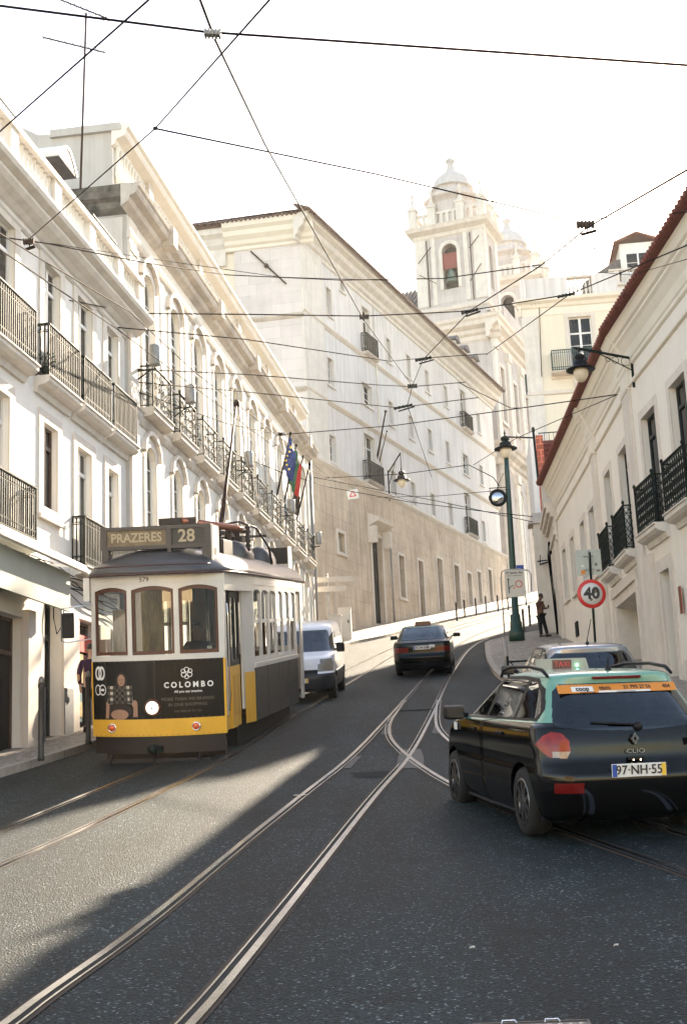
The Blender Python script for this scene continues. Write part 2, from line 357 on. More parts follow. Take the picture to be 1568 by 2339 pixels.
def strip(mb, pl, o0, o1, h, h1=None):                        # ribbon from offset o0 to o1 (right positive) lying h above the ground
    n = len(pl); rows = []
    for i, p in enumerate(pl):
        a = pl[max(0, i - 1)]; b = pl[min(n - 1, i + 1)]; d = (b - a).normalized(); nr = Vector((d.y, -d.x))
        q0 = p + nr * o0; q1 = p + nr * o1
        rows.append(((q0.x, q0.y, G(q0.x, q0.y) + h), (q1.x, q1.y, G(q1.x, q1.y) + (h if h1 is None else h1))))
    mb.grid(lambda i, j: rows[i][j], n - 1, 1, smooth=False)
KL = [(-9.0, 6), (-7.2, 13), (-6.1, 17.5), (-5.45, 20.5), (-4.75, 24), (-3.95, 30), (-2.9, 37), (-1.7, 46), (-.25, 55.3)]
KL += [tuple(at_g(u, v, .12)[:2]) for u, v in ((876, 1452), (917, 1440), (1010, 1417), (1120, 1395), (1225, 1372))] + [(19, 110), (24, 125)]
KR = [(24, 13.5), (14, 14.3), (8.6, 15.6), (6.6, 17.6), (5.9, 20.5), (5.5, 25), (4.4, 28.5), (3.75, 33), (4.3, 41), (4.9, 47), (5.3, 50.5), (8.3, 54.9), (10.5, 58), (13.6, 64), (19.5, 80), (26, 100), (33, 125)]
KLs, KRs = resample(smooth_poly(KL)), resample(smooth_poly(KR))
def pavement(pl, side, wdt, name):
    mb = MB(); o = .17 * side
    for k in range(wdt): strip(mb, pl, o + side * k * 1.0, o + side * (k + 1) * 1.0, .125 + .012 * min(k, 8) - .0, .125 + .012 * min(k + 1, 8))
    tag(mb.build('pavement', COB), kind='structure')
    mb = MB(); a, b = (0, o) if side > 0 else (o, 0)
    strip(mb, pl, a, b, .131); strip(mb, pl, -.004 * side, 0.0, -.05, .131)
    # joints between the kerb stones
    mb.mi = 1
    for i in range(3, len(pl) - 1, 3):
        d = (pl[i] - pl[i - 1]).normalized(); nr = Vector((d.y, -d.x)); q = pl[i]
        for t0, t1, z0, z1 in ((-.006, .17, .1325, .1325), (-.007, -.006, 0, .132)):
            A = q + nr * t0 * side; B = q + nr * t1 * side; e = d * .006
            mb.add([(A.x - e.x, A.y - e.y, G(A.x, A.y) + z0), (A.x + e.x, A.y + e.y, G(A.x, A.y) + z0), (B.x + e.x, B.y + e.y, G(B.x, B.y) + z1), (B.x - e.x, B.y - e.y, G(B.x, B.y) + z1)], [(0, 1, 2, 3)])
    tag(mb.build('kerb', [KERB, MT['groove']]), kind='structure')
pavement(KLs, -1, 12, 'left'); pavement(KRs, 1, 14, 'right')
# ------------------------------------------------------------------ tram rails
def rail(px, label, groove_right=True, pts=None, r_it=2):
    P = [at_g(u, v).xy for u, v in px] if pts is None else [Vector(p) for p in pts]
    pl = resample(smooth_poly(P, r_it), .3); s = 1 if groove_right else -1
    mb = MB()
    def st(o0, o1, h, mi):
        mb.mi = mi; a, b = sorted((o0 * s, o1 * s)); strip(mb, pl, a, b, h)
    st(-.027, .027, .012, 0); st(.027, .067, .008, 1); st(.067, .082, .0115, 0)
    st(-.055, -.027, .006, 2); st(.082, .115, .006, 2)
    o = mb.build('tram_rail', [MT['steel'], MT['groove'], MT['rust']])
    return tag(o, label, 'rail', kind='structure')
A_ = [(-120, 2435), (15, 2339), (100, 2272), (302, 2133), (526, 1945), (676, 1827), (799, 1731), (880, 1645), (940, 1580), (985, 1530), (1015, 1497), (1052, 1466), (1120, 1436), (1225, 1402)]
B_ = [(340, 2435), (443, 2339), (610, 2133), (757, 1945), (860, 1815), (936, 1731), (984, 1640), (1014, 1575), (1031, 1541), (1052, 1507), (1071, 1483), (1100, 1464), (1146, 1446), (1225, 1426)]
rail(A_, 'long left rail of the middle tram track running from the lower left corner uphill')
rail(B_, 'right rail of the middle tram track running from the bottom edge uphill', False)
rail([(-120, 1945), (0, 1896), (110, 1851), (223, 1804), (330, 1760), (470, 1700), (610, 1634), (720, 1570), (796, 1526), (917, 1470), (1010, 1438), (1120, 1409), (1225, 1384)], 'outer left rail passing under the yellow tram beside the kerb', True)
rail([(-120, 2037), (0, 1981), (200, 1892), (385, 1804), (575, 1702), (660, 1641), (740, 1598), (796, 1560), (913, 1487), (1000, 1452), (1110, 1418), (1225, 1392)], 'bright rail passing under the right side of the yellow tram', False)
rail([(925, 1600), (910, 1622), (893, 1645), (887, 1668), (893, 1690), (914, 1713), (936, 1731), (974, 1758), (1015, 1784), (1105, 1828), (1183, 1858), (1374, 1927), (1568, 1994), (1700, 2040)], 'curved rail leaving the switch and crossing the middle track towards the black taxi')
rail([(999, 1600), (995, 1622), (994, 1652), (1001, 1670), (1019, 1689), (1080, 1735), (1200, 1790), (1404, 1862), (1535, 1901), (1700, 1950)], 'short curved rail turning right behind the black taxi', False)
def plate(px, label, name='switch_plate', mt='steel'):
    mb = MB(); P = [at_g(u, v) for u, v in px]; n = len(P)
    mb.add([(p.x, p.y, p.z + .009) for p in P], [list(range(n))])
    tag(mb.build(name, MT[mt]), label, 'rail', kind='structure')
MT['plate'] = mat('worn_switch_plate_steel', (.04, .04, .04), .6, spec=.3, var=.35, vscale=8, bump=.1)
plate([(908, 1730), (918, 1712), (960, 1712), (967, 1730), (968, 1756), (905, 1756)], 'steel plate under the rail crossing in mid road', mt='plate')
plate([(868, 1678), (888, 1650), (896, 1672), (892, 1678)], 'small steel plate at the left switch blade', mt='plate')
plate([(985, 1676), (996, 1650), (1003, 1665), (1006, 1676)], 'small steel plate at the right switch blade', mt='plate')
plate([(785, 1756), (812, 1728), (826, 1728), (800, 1756)], 'narrow steel junction box beside the middle left rail', mt='plate')
mb = MB(); a = at_g(911, 1625); b = at_g(990, 1621); mb.bar((a.x, a.y, a.z + .01), (b.x, b.y, b.z + .01), .07, .02)
tag(mb.build('tie_bar', MT['plate']), 'flat steel bar tying the two rails at the switch', 'rail', kind='structure')
# asphalt patches and cracks beside the rails (lie 4 mm above the road)
PATCH = mat('darker_asphalt_patch', (.005, .009, .010), .8, spec=.15, var=.35, vscale=12, bump=.4, bscale=90)
PATCHL = mat('pale_concrete_patch', (.02, .02, .019), .8, spec=.15, var=.3, vscale=8, bump=.3, bscale=60)
for px, m_ in (([(800, 1765), (905, 1760), (900, 1775), (815, 1778)], PATCH),):
    mb = MB(); P = [at_g(u, v) for u, v in px]
    Q = []
    for i in range(len(P)):
        a, b = P[i], P[(i + 1) % len(P)]
        for k in range(5):
            q = a.lerp(b, k / 5); Q.append((q.x + random.uniform(-.03, .03), q.y + random.uniform(-.05, .05)))
    mb.add([(x, y, G(x, y) + .004) for x, y in Q], [list(range(len(Q)))])
    tag(mb.build('road_patch', m_), kind='structure')
CRK = mat('tar_crack', (.002, .002, .002), .95, spec=.05)
for px in ([(805, 1775), (850, 1779), (905, 1777)], [(1130, 1690), (1160, 1745), (1230, 1770)], [(690, 1560), (760, 1575), (840, 1570)], [(1060, 1640), (1100, 1625), (1140, 1640)]):
    P = [at_g(u, v).xy for u, v in px]; Q = []
    for a, b in zip(P[:-1], P[1:]):
        for k in range(9): q = a.lerp(b, k / 9); Q.append(Vector((q.x + random.gauss(0, .012), q.y + random.gauss(0, .02))))
    Q.append(P[-1]); mb = MB(); strip(mb, Q, -.006, .006, .0035); tag(mb.build('road_crack', CRK), kind='structure')
# litter on the road: torn paper, flakes
LIT = mat('torn_white_paper', (.6, .57, .52), .8, var=.15, vscale=30)
for (u, v, s_, lb) in ((686, 1819, .07, 'long white paper scrap beside the middle left rail'), (1078, 2170, .014, 'tiny white scrap on the dark road in front of the taxi'), (1406, 2165, .014, 'tiny bright flake on the road near the right edge')):
    p = at_g(u, v); mb = MB(); k = 7
    vs = [(p.x + s_ * (1 + .4 * random.random()) * math.cos(2 * math.pi * i / k), p.y + .35 * s_ * math.sin(2 * math.pi * i / k) * (1 + random.random()), p.z + .012 + .012 * random.random()) for i in range(k)]
    mb.add(vs + [(x, y, z - .006) for x, y, z in vs], [list(range(k)), list(range(2 * k - 1, k - 1, -1))] + [(i, k + i, k + (i + 1) % k, (i + 1) % k) for i in range(k)])
    tag(mb.build('paper_scrap', LIT), lb, 'litter')
# drain cover at the bottom edge
dp = at_g(1222, 2368); t = thing('manhole_cover', 'chequered iron cover with two lifting loops at the bottom edge of the road', 'manhole cover', mat=frame_y((dp.x, dp.y, G(dp.x, dp.y)), 2, 4.5))
MTP = mat('grey_iron_cover', (.10, .10, .10), .5, metal=.7, var=.3, vscale=20)
mb = MB(); mb.box(-.26, .26, -.2, .2, -.01, .008); mb.mi = 1
for i in range(20):
    for j in range(14):
        if (i + j) % 2 == 0: mb.box(-.24 + i * .024, -.24 + i * .024 + .018, -.17 + j * .024, -.17 + j * .024 + .014, .008, .013)
mb.mi = 0; mb.box(-.268, -.26, -.2, .2, -.01, .014); mb.box(.26, .268, -.2, .2, -.01, .014); mb.box(-.268, .268, .2, .208, -.01, .014)
mb.build('cover', [MTP, MT['steel']], t)
mb = MB()
for x in (-.1, .1): mb.tube([(x - .035, .2, .01), (x - .03, .225, .016), (x + .03, .225, .016), (x + .035, .2, .01)], .004, 6)
mb.build('lifting_loop', MT['steel'], t)
# ------------------------------------------------------------------ facades: local X along the wall, Z up, Y into the wall
def arch_pts(x0, x1, z1, r, n=8):                              # from left springing to right springing, rise r
    w_ = (x1 - x0) / 2; cx = (x0 + x1) / 2
    return [(cx - w_ * math.cos(math.pi * i / n), z1 - r + r * math.sin(math.pi * i / n)) for i in range(n + 1)]
def wall(mb, x0, x1, z0, z1, holes, dep=.22, y=0.0, slope=None):
    """front face with openings (x0,x1,z0,z1[,rise]) and their reveals"""
    X = sorted({x0, x1} | {h[0] for h in holes} | {h[1] for h in holes}); Z = sorted({z0, z1} | {h[2] for h in holes} | {h[3] for h in holes})
    for a, b in zip(X[:-1], X[1:]):
        run = None
        for c, d in zip(Z[:-1], Z[1:]):
            cx, cz = (a + b) / 2, (c + d) / 2
            inside = any(h[0] < cx < h[1] and h[2] < cz < h[3] for h in holes)
            if not inside:
                if run is None: run = [c, d]
                else: run[1] = d
            if inside or d == Z[-1]:
                if run: mb.quad((a, y, run[0]), (b, y, run[0]), (b, y, run[1]), (a, y, run[1])); run = None
    for h in holes:
        a, b, c, d = h[:4]; r = h[4] if len(h) > 4 else 0; Y = y + dep
        zt = d - r
        mb.quad((a, y, c), (a, Y, c), (a, Y, zt), (a, y, zt)); mb.quad((b, Y, c), (b, y, c), (b, y, zt), (b, Y, zt)); mb.quad((a, Y, c), (a, y, c), (b, y, c), (b, Y, c))
        if r:
            P = arch_pts(a, b, d, r)
            for p, q in zip(P[:-1], P[1:]): mb.quad((p[0], y, p[1]), (q[0], y, q[1]), (q[0], Y, q[1]), (p[0], Y, p[1]))
            m = len(P) // 2
            for i in range(m): mb.add([(a, y, d), (P[i][0], y, P[i][1]), (P[i + 1][0], y, P[i + 1][1])], [(0, 1, 2)])
            for i in range(m, len(P) - 1): mb.add([(b, y, d), (P[i][0], y, P[i][1]), (P[i + 1][0], y, P[i + 1][1])], [(0, 1, 2)])
        else: mb.quad((a, y, d), (b, y, d), (b, Y, d), (a, Y, d))
def window(par, h, style='casement', rec=.16, fm='wframe', pm='wpane', cols=2, rows=3, name='window', surround=None, proud=.035, sw=.16, sill=True, trans=None, local=None):
    a, b, c, d = h[:4]; r = h[4] if len(h) > 4 else 0; f = .055; mb = MB(); y = rec
    cx = (a + b) / 2; w_ = (b - a) / 2
    if style != 'dark':
        mb.box(a + .002, a + f, y, y + .06, c + .002, d - r); mb.box(b - f, b - .002, y, y + .06, c + .002, d - r); mb.box(a + f, b - f, y + .002, y + .06, c + .002, c + f * 1.3)
        if r:
            P = arch_pts(a + .002, b - .002, d - .002, r); Q = arch_pts(a + f, b - f, d - f, max(.02, r - .03))
            for i in range(len(P) - 1):
                for yy, s in ((y, 0), (y + .06, 1)): mb.quad(*[(p[0], yy, p[1]) for p in (P[i], P[i + 1], Q[i + 1], Q[i])])
                mb.quad((Q[i][0], y, Q[i][1]), (Q[i + 1][0], y, Q[i + 1][1]), (Q[i + 1][0], y + .06, Q[i + 1][1]), (Q[i][0], y + .06, Q[i][1]))
        else: mb.box(a + f, b - f, y + .002, y + .06, d - f, d - .002)
        top = d - (r * .55 if r else f)
        zt = trans if trans else None
        for k in range(1, cols): x = a + (b - a) * k / cols; mb.box(x - .035 * (k * 2 == cols) - .018, x + .018 + .035 * (k * 2 == cols), y - .006, y + .05, c + f, d - f if (not r or k * 2 == cols) else d - r * .6)
        for k in range(1, rows): z = c + (d - c) * k / rows; mb.box(a + f, b - f, y + .006, y + .045, z - .014, z + .014)
        if zt: mb.box(a + f, b - f, y - .012, y + .055, zt - .04, zt + .04)
        fr = mb.build(name, MT[fm], par, local)
    else:
        mb.box(a + .002, a + .05, y, y + .05, c, d); mb.box(b - .05, b - .002, y, y + .05, c, d); mb.box(a + .05, b - .05, y, y + .05, d - .06, d); fr = mb.build(name, MT[fm], par, local)
    mb = MB(); yp = y + .035
    if r:
        P = [(a, c), (b, c)] + arch_pts(a, b, d, r)[::-1]; mb.add([(p[0], yp, p[1]) for p in P], [list(range(len(P)))])
    else: mb.quad((a, yp, c), (b, yp, c), (b, yp, d), (a, yp, d))
    mb.build('pane', MT[pm], fr)
    if surround:
        mb = MB(); s = sw; p = proud
        mb.box(a - s, a - .001, -p, .01, c - (s if sill else 0), d - r); mb.box(b + .001, b + s, -p, .01, c - (s if sill else 0), d - r)
        if sill: mb.box(a - .001, b + .001, -p, .01, c - s, c - .001); mb.box(a - s - .04, b + s + .04, -p - .06, -p + .001, c - s - .03, c - s + .06)
        if r:
            P = arch_pts(a, b, d, r); Q = arch_pts(a - s, b + s, d + s, r + s * .8)
            for i in range(len(P) - 1):
                mb.quad(*[(q[0], -p, q[1]) for q in (P[i], P[i + 1], Q[i + 1], Q[i])])
                mb.quad((Q[i][0], -p, Q[i][1]), (Q[i + 1][0], -p, Q[i + 1][1]), (Q[i + 1][0], .005, Q[i + 1][1]), (Q[i][0], .005, Q[i][1]))
                mb.quad((P[i][0], .001, P[i][1]), (P[i + 1][0], .001, P[i + 1][1]), (P[i + 1][0], -p, P[i + 1][1]), (P[i][0], -p, P[i][1]))
            # hood mould
            P = arch_pts(a - s - .05, b + s + .05, d + s + .14, r + s); Q = arch_pts(a - s - .14, b + s + .14, d + s + .24, r + s + .05)
            for i in range(len(P) - 1):
                for y0, y1 in ((-p - .09, -p - .09),): mb.quad(*[(q[0], y0, q[1]) for q in (P[i], P[i + 1], Q[i + 1], Q[i])])
                mb.quad((Q[i][0], -p - .09, Q[i][1]), (Q[i + 1][0], -p - .09, Q[i + 1][1]), (Q[i + 1][0], .005, Q[i + 1][1]), (Q[i][0], .005, Q[i][1]))
                mb.quad((P[i][0], .001, P[i][1]), (P[i + 1][0], .001, P[i + 1][1]), (P[i + 1][0], -p - .09, P[i + 1][1]), (P[i][0], -p - .09, P[i][1]))
        else: mb.box(a - s, b + s, -p, .01, d + .001, d + s)
        mb.build('window_surround', MT[surround], par, local)
    return fr
def cornice(par, x0, x1, prof, m, name='cornice', ends=True, local=None):
    """prof: list of (outwards, z) from bottom to top, closed at the wall"""
    mb = MB(); P = [(-o, z) for o, z in prof]; poly = [(0.0, prof[0][1])] + P + [(0.0, prof[-1][1])]
    mb.prism(poly, 0, x0, x1); return mb.build(name, m, par, local)
def railing(mb, x0, x1, y0, z0, z1, fancy='bars', returns=True):
    """balcony ironwork around three sides, front at y=y0 (outwards, negative)"""
    def panel(a, b):
        a, b = Vector(a), Vector(b); L_ = (b - a).length; d = (b - a) / L_; H = z1 - z0; up = Vector((0, 0, 1))
        mb.bar(a + up * H, b + up * H, .055, .03); mb.bar(a + up * .06, b + up * .06, .022, .022)
        n = max(2, round(L_ / .10))
        if fancy == 'bars':
            for zz in (.2, H - .16): mb.bar(a + up * zz, b + up * zz, .016, .016)
            for i in range(n + 1):
                p = a + d * (L_ * i / n); mb.bar(p + up * .0, p + up * H, .024, .024)
                if i < n:
                    q = p + d * (L_ / n / 2); rr = L_ / n * .42
                    for zz in (.13, H - .08):
                        mb.tube([q + up * zz + d * rr * math.cos(t * math.pi / 3) + up * .055 * math.sin(t * math.pi / 3) for t in range(6)], .010, 3, True, False)
        elif fancy == 'scroll':
            m = max(1, round(L_ / .3))
            for i in range(m + 1): p = a + d * (L_ * i / m); mb.bar(p, p + up * H, .016, .016)
            for i in range(m):
                q = a + d * (L_ * (i + .5) / m); rr = L_ / m * .42
                for zc, s in ((H * .25, 1), (H * .52, -1), (H * .79, 1)):
                    pts = [q + up * (zc + .13 * math.sin(t * .62) * (1 - t / 18)) + d * (s * rr * math.cos(t * .62) * (1 - t / 18)) for t in range(14)]; mb.tube(pts, .0085, 3, False, False)
                    pts = [q + up * (zc + .07 * math.sin(t)) + d * (-s * rr * .5 * math.cos(t)) for t in range(7)]; mb.tube(pts, .007, 3, False, False)
        else:                                                  # lattice
            for zz in (.12, H - .2): mb.bar(a + up * zz, b + up * zz, .018, .018)
            m = max(2, round(L_ / .16))
            for i in range(m):
                p = a + d * (L_ * i / m); q = a + d * (L_ * (i + 1) / m); c = (p + q) / 2
                for k in range(4):
                    za = .12 + (H - .32) * k / 4; zb = .12 + (H - .32) * (k + 1) / 4; zm = (za + zb) / 2
                    mb.bar(c + up * za, q + up * zm, .02, .016); mb.bar(q + up * zm, c + up * zb, .02, .016); mb.bar(c + up * za, p + up * zm, .02, .016); mb.bar(p + up * zm, c + up * zb, .02, .016)
                mb.tube([c + up * (H - .11) + d * .05 * math.cos(t) + up * .075 * math.sin(t) for t in (0, 1.05, 2.1, 3.14, 4.2, 5.2)], .010, 3, True, False)
                mb.bar(p, p + up * H, .014, .014)
    up = Vector((0, 0, z0))
    A, B = Vector((x0, y0, z0)), Vector((x1, y0, z0)); panel(A, B)
    panel(Vector((x0, -.02, z0)), A); panel(B, Vector((x1, -.02, z0)))
    for p in (A, B):
        mb.bar(p, p + Vector((0, 0, z1 - z0 + .02)), .035, .035)
        if fancy != 'bars': mb.ball((p.x, p.y, z1 + .07), .04, 5, 1.5)
def balcony(par, x0, x1, z, rail_h=1.05, dep=.42, slab=.2, fancy='bars', m='iron', slabm='stonel', local=None):
    mb = MB(); prof = [(.06, z - slab - .12), (.10, z - slab), (dep - .06, z - slab + .03), (dep + .02, z - slab + .09), (dep + .02, z - .04), (dep + .06, z - .03), (dep + .06, z)]
    poly = [(0.0, z - slab - .12)] + [(-o, zz) for o, zz in prof] + [(0.0, z)]
    mb.prism(poly, 0, x0 - .07, x1 + .07)
    b = mb.build('balcony', MT[slabm], par, local)
    mb = MB(); railing(mb, x0, x1, -dep + .02, z + .001, z + rail_h, fancy); mb.build('railing', MT[m], b); return b
def balustrade(par, x0, x1, z0, z1, y0, y1, m, step=.22, posts=None, name='balustrade'):
    mb = MB(); ym = (y0 + y1) / 2; mb.box(x0, x1, y0, y1, z0, z0 + .1); mb.box(x0, x1, y0 - .03, y1 + .03, z1 - .12, z1)
    posts = posts or [x0 + .2, x1 - .2]
    for p in posts: mb.box(p - .18, p + .18, y0 + .01, y1 - .01, z0 + .1, z1 - .12)
    H = z1 - .12 - z0 - .1; prof = [(.05, 0), (.05, .06), (.03, .09), (.075, H * .35), (.06, H * .5), (.03, H * .72), (.035, H - .09), (.055, H - .06), (.055, H)]
    x = x0 + step / 2
    while x < x1:
        if all(abs(x - p) > .24 for p in posts): mb.lathe([(r, z0 + .1 + z) for r, z in prof], 8, (x, ym, 0))
        x += step
    return mb.build(name, m, par)
def pipe(par, pts, r, m='white', name='drainpipe'):
    mb = MB(); mb.tube(pts, r, 8); mb.build(name, MT[m], par)

# ================================================================== left townhouse with balconies (near left)
B1 = thing('townhouse', 'white sunlit townhouse with black balconies and a roof balustrade, nearest on the left', 'building', mat=frame_z((-5.91, 23.98, 0), 7.9))
E1 = 6.2
up_w = [(-4.0, -3.1, 8.07, 10.65), (-1.95, -.98, 8.07, 10.65), (.55, 1.42, 8.07, 10.65), (2.48, 3.42, 8.07, 10.65), (4.42, 5.25, 8.07, 10.65)]
lo_w = [(-4.0, -3.1, 4.65, 7.25), (-2.1, -1.17, 4.65, 7.25), (.52, 1.28, 5.55, 7.25), (2.45, 3.33, 4.65, 7.25), (4.45, 5.18, 4.65, 7.25)]
gr_w = [(-3.9, -.35, -1, 3.25), (.66, 1.58, -1, 3.75), (2.55, 3.75, -1, 3.6), (4.5, 5.4, 1.9, 3.6)]
mb = MB(); wall(mb, -9, E1, -1.5, 11.0, up_w + lo_w + gr_w, .3)
mb.quad((E1, 0, -1.5), (E1, 8, -1.5), (E1, 8, 11.0), (E1, 0, 11.0)); mb.quad((-9, 0, 11.0), (E1, 0, 11.0), (E1, 8, 11.4), (-9, 8, 11.4))
mb.quad((-9, 8, -1.5), (-9, 0, -1.5), (-9, 0, 11.0), (-9, 8, 11.0))
mb.build('wall', MT['plaster'], B1)
for i, h in enumerate(up_w): window(B1, h, fm='wframe' if i != 1 else 'white', cols=2, rows=1, trans=h[3] - .5, surround='stone', sw=.26, sill=False, rec=.1)
for i, h in enumerate(lo_w): window(B1, h, cols=2, rows=1, trans=h[3] - .5 if i != 2 else h[3] - .42, surround='stone', sw=.24, sill=(i == 2), rec=.1, fm='wood' if i == 2 else 'wframe')
for a, b in ((-2.5, -.55), (.12, 1.86), (2.15, 3.88), (4.15, 5.8)): balcony(B1, a, b, 8.05, 1.07, .30, .2)
for a, b in ((-2.5, -.5), (2.15, 5.55)): balcony(B1, a, b, 4.62, 1.03, .30, .2)
cornice(B1, -9, E1 + .12, [(.03, 10.78), (.07, 10.82), (.07, 10.9), (.12, 10.93), (.2, 11.0), (.34, 11.08), (.42, 11.16), (.42, 11.22), (.56, 11.28), (.6, 11.36), (.6, 11.42)], MT['stonel'])
balustrade(B1, -8.8, E1 - .02, 11.42, 12.34, -.40, -.14, MT['stonel'], .2, [-6.6, -4.2, -1.9, .35, 2.45, 4.4, 6.0])
mb = MB(); mb.box(-.42, .2, -.12, -.001, -1, 3.4); mb.box(1.6, 2.5, -.04, -.001, -1, 3.55); mb.box(3.8, 4.45, -.05, -.001, -1, 3.6); mb.each('stone_pier', MT['stone'], B1)
mb = MB(); mb.box(.05, .62, -.05, -.001, -1, 2.05); mb.box(1.62, 2.1, -.06, -.0412, -1, 2.1); mb.box(3.8, 4.4, -.07, -.0512, -1, 2.05); mb.each('grey_plinth', mat('grey_plinth_paint', (.16, .17, .19), .7, var=.2, vscale=4, bump=.2), B1)
# dark openings of the ground floor
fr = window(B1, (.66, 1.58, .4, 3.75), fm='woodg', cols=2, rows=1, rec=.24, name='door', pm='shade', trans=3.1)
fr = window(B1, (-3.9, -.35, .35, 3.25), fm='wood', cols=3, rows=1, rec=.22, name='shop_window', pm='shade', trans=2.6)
fr = window(B1, (2.55, 3.75, .6, 3.6), fm='alum', cols=1, rows=1, rec=.22, name='shop_window', pm='wpane')
window(B1, (4.5, 5.4, 1.9, 3.6), fm='alum', cols=1, rows=1, rec=.22, name='shop_window', pm='wpane')
# colourful stock behind the kiosk glass: red band and posters
mb = MB(); mb.box(2.6, 3.7, .10, .14, 2.95, 3.3); mb.mi = 1; mb.box(2.62, 3.15, .11, .14, 2.3, 2.9); mb.mi = 2; mb.box(3.18, 3.68, .11, .14, 2.35, 2.9); mb.mi = 3; mb.box(2.7, 3.6, .11, .14, 1.5, 2.25); mb.mi = 1; mb.box(2.75, 3.1, .1, .108, 1.6, 1.9); mb.mi = 2; mb.box(3.2, 3.5, .1, .108, 1.7, 2.1)
mb.build('poster_display', [mat('red_kiosk_band', (.55, .04, .03), .5), mat('poster_yellow', (.55, .38, .12), .5, var=.5, vscale=14), mat('poster_maroon', (.3, .06, .07), .5, var=.6, vscale=18), mat('poster_teal', (.07, .18, .22), .5, var=.6, vscale=16)], B1)
# fascia board, awning cassette, spotlight
t = B1
mb = MB(); mb.box(-4.2, .92, -.42, -.36, 3.5, 4.22); mb.box(-4.2, .92, -.42, -.001, 4.2, 4.25); mb.build('fascia_board', mat('grey_green_fascia', (.30, .33, .29), .6, var=.12, vscale=3), B1)
mb = MB(); mb.tube([(-4.2, -.5, 4.42), (1.45, -.5, 4.42)], .075, 10); mb.bar((-4.2, -.62, 4.33), (1.75, -.62, 4.33), .06, .09); mb.bar((-2.4, -.0, 4.45), (-2.4, -.62, 4.36), .05, .05); mb.bar((.9, -.0, 4.45), (.9, -.62, 4.36), .05, .05)
mb.mi = 1; mb.prism([(-.52, 4.5), (-.66, 4.3), (-.6, 4.3), (-.45, 4.46)], 0, -4.2, 1.3); mb.build('awning_cassette', [MT['white'], mat('orange_brown_awning', (.42, .17, .06), .8, var=.2, vscale=6)], B1)
pipe(B1, [(5.98, -.07, 10.8), (5.9, -.07, -.6)], .055, 'white')
# bundled cables along the first floor
mb = MB()
for k in range(7):
    pts = []
    for i in range(22):
        x = -2.2 + i * .37; pts.append((x, -.05 - .02 * (k % 3), 4.25 + .045 * k - .012 * i * (k % 4) + .1 * math.sin(i * .9 + k * 1.7) * .5))
    mb.tube(pts, .012, 4, False, False)
mb.tube([(.98, -.06, 4.0), (.9, -.09, 3.4), (1.05, -.1, 3.1), (1.3, -.12, 3.3), (1.5, -.08, 3.7), (1.7, -.05, 4.0)], .012, 4)
mb.build('cable_bundle', MT['cable'], B1)
# skylight gable and rooftop turret behind the balustrade
t = thing('roof_dormer', 'white dormer with a curved dark-lined roof hood behind the left balustrade', 'dormer', mat=B1.matrix_world @ Matrix.Translation((3.3, .75, 12.55)) @ Matrix.Scale(.78, 4))
mb = MB(); mb.box(-.55, .55, .1, 2.4, 0, 2.1); mb.build('dormer_wall', MT['plaster'], t)
mb = MB(); P = [(-.78 + 1.56 * i / 12, 2.1 + .55 * math.sin(math.pi * i / 12)) for i in range(13)]; Q = [(x * .93, z - .07) for x, z in P[::-1]]
mb.prism(P + Q, 1, -.35, 2.5); mb.build('dormer_roof', MT['white'], t)
mb = MB(); mb.prism([(x * .92, z - .08) for x, z in P] + [(.72, 2.0), (-.72, 2.0)], 1, -.33, .09); mb.build('roof_lining', MT['tiled'], t)
mb = MB(); mb.box(-.4, .4, .06, .099, .7, 1.9); mb.build('window', MT['wpane'], t)
# iron guard rails on the roof edge
for x0, x1, lb in ((3.4, 5.1, 'short iron guard rail on the left roof just before the tall pale building'), (-2.4, -1.1, 'short iron guard rail on the roof at the left edge of the picture')):
    t = MB(); t.T = B1.matrix_world @ Matrix.Translation((0, -.05, 12.35))
    t.bar((x0, 0, .6), (x1, 0, .6), .03, .03); t.bar((x0, 0, .05), (x1, 0, .05), .02, .02)
    for i in range(12): x = x0 + (x1 - x0) * i / 11; t.bar((x, 0, 0), (x, 0, .6), .014, .014)
    tag(t.build('guard_rail', MT['iron']), lb, 'railing')

# ================================================================== long pale palace with arched windows
B2 = thing('palace', 'long cream building with arched windows, scrolled iron balconies and a heavy stone cornice', 'building', mat=frame_z((-5.02, 29.75, 0), 7.75))
E2 = 26.3
n2 = 10; tx = [1.72 + 2.5 * i for i in range(n2)]
up2 = [(t - .5, t + .5, 9.32, 13.1, .42) for t in tx]; lo2 = [(t - .46, t + .46, 6.35, 8.5, .42) for t in tx]; gr2 = [(t - .7, t + .7, 2.0 + .27 * i, 5.6, .5) for i, t in enumerate(tx) if i > 4]
mb = MB(); wall(mb, 0, E2, -1, 14.9, up2 + lo2 + gr2, .3)
mb.quad((E2, 0, -1), (E2, 9, -1), (E2, 9, 14.9), (E2, 0, 14.9))
mb.build('wall', MT['plaster2'], B2)
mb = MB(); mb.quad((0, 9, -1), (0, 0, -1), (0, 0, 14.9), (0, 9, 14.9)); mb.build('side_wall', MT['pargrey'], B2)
for i, h in enumerate(up2): window(B2, h, cols=2, rows=5, trans=12.05, surround='stone', sw=.17, sill=False, rec=.1)
for i, h in enumerate(lo2): window(B2, h, cols=2, rows=4, surround='stone', sw=.15, sill=False, rec=.1)
for i, h in enumerate(gr2): window(B2, h, cols=2, rows=2, surround='stone', sw=.15, sill=False, rec=.2, fm='wood', name='ground_window')
for i, t_ in enumerate(tx): balcony(B2, t_ - .82, t_ + .82, 9.3, 1.08, .36, .24, 'scroll', 'iron', 'stoned')
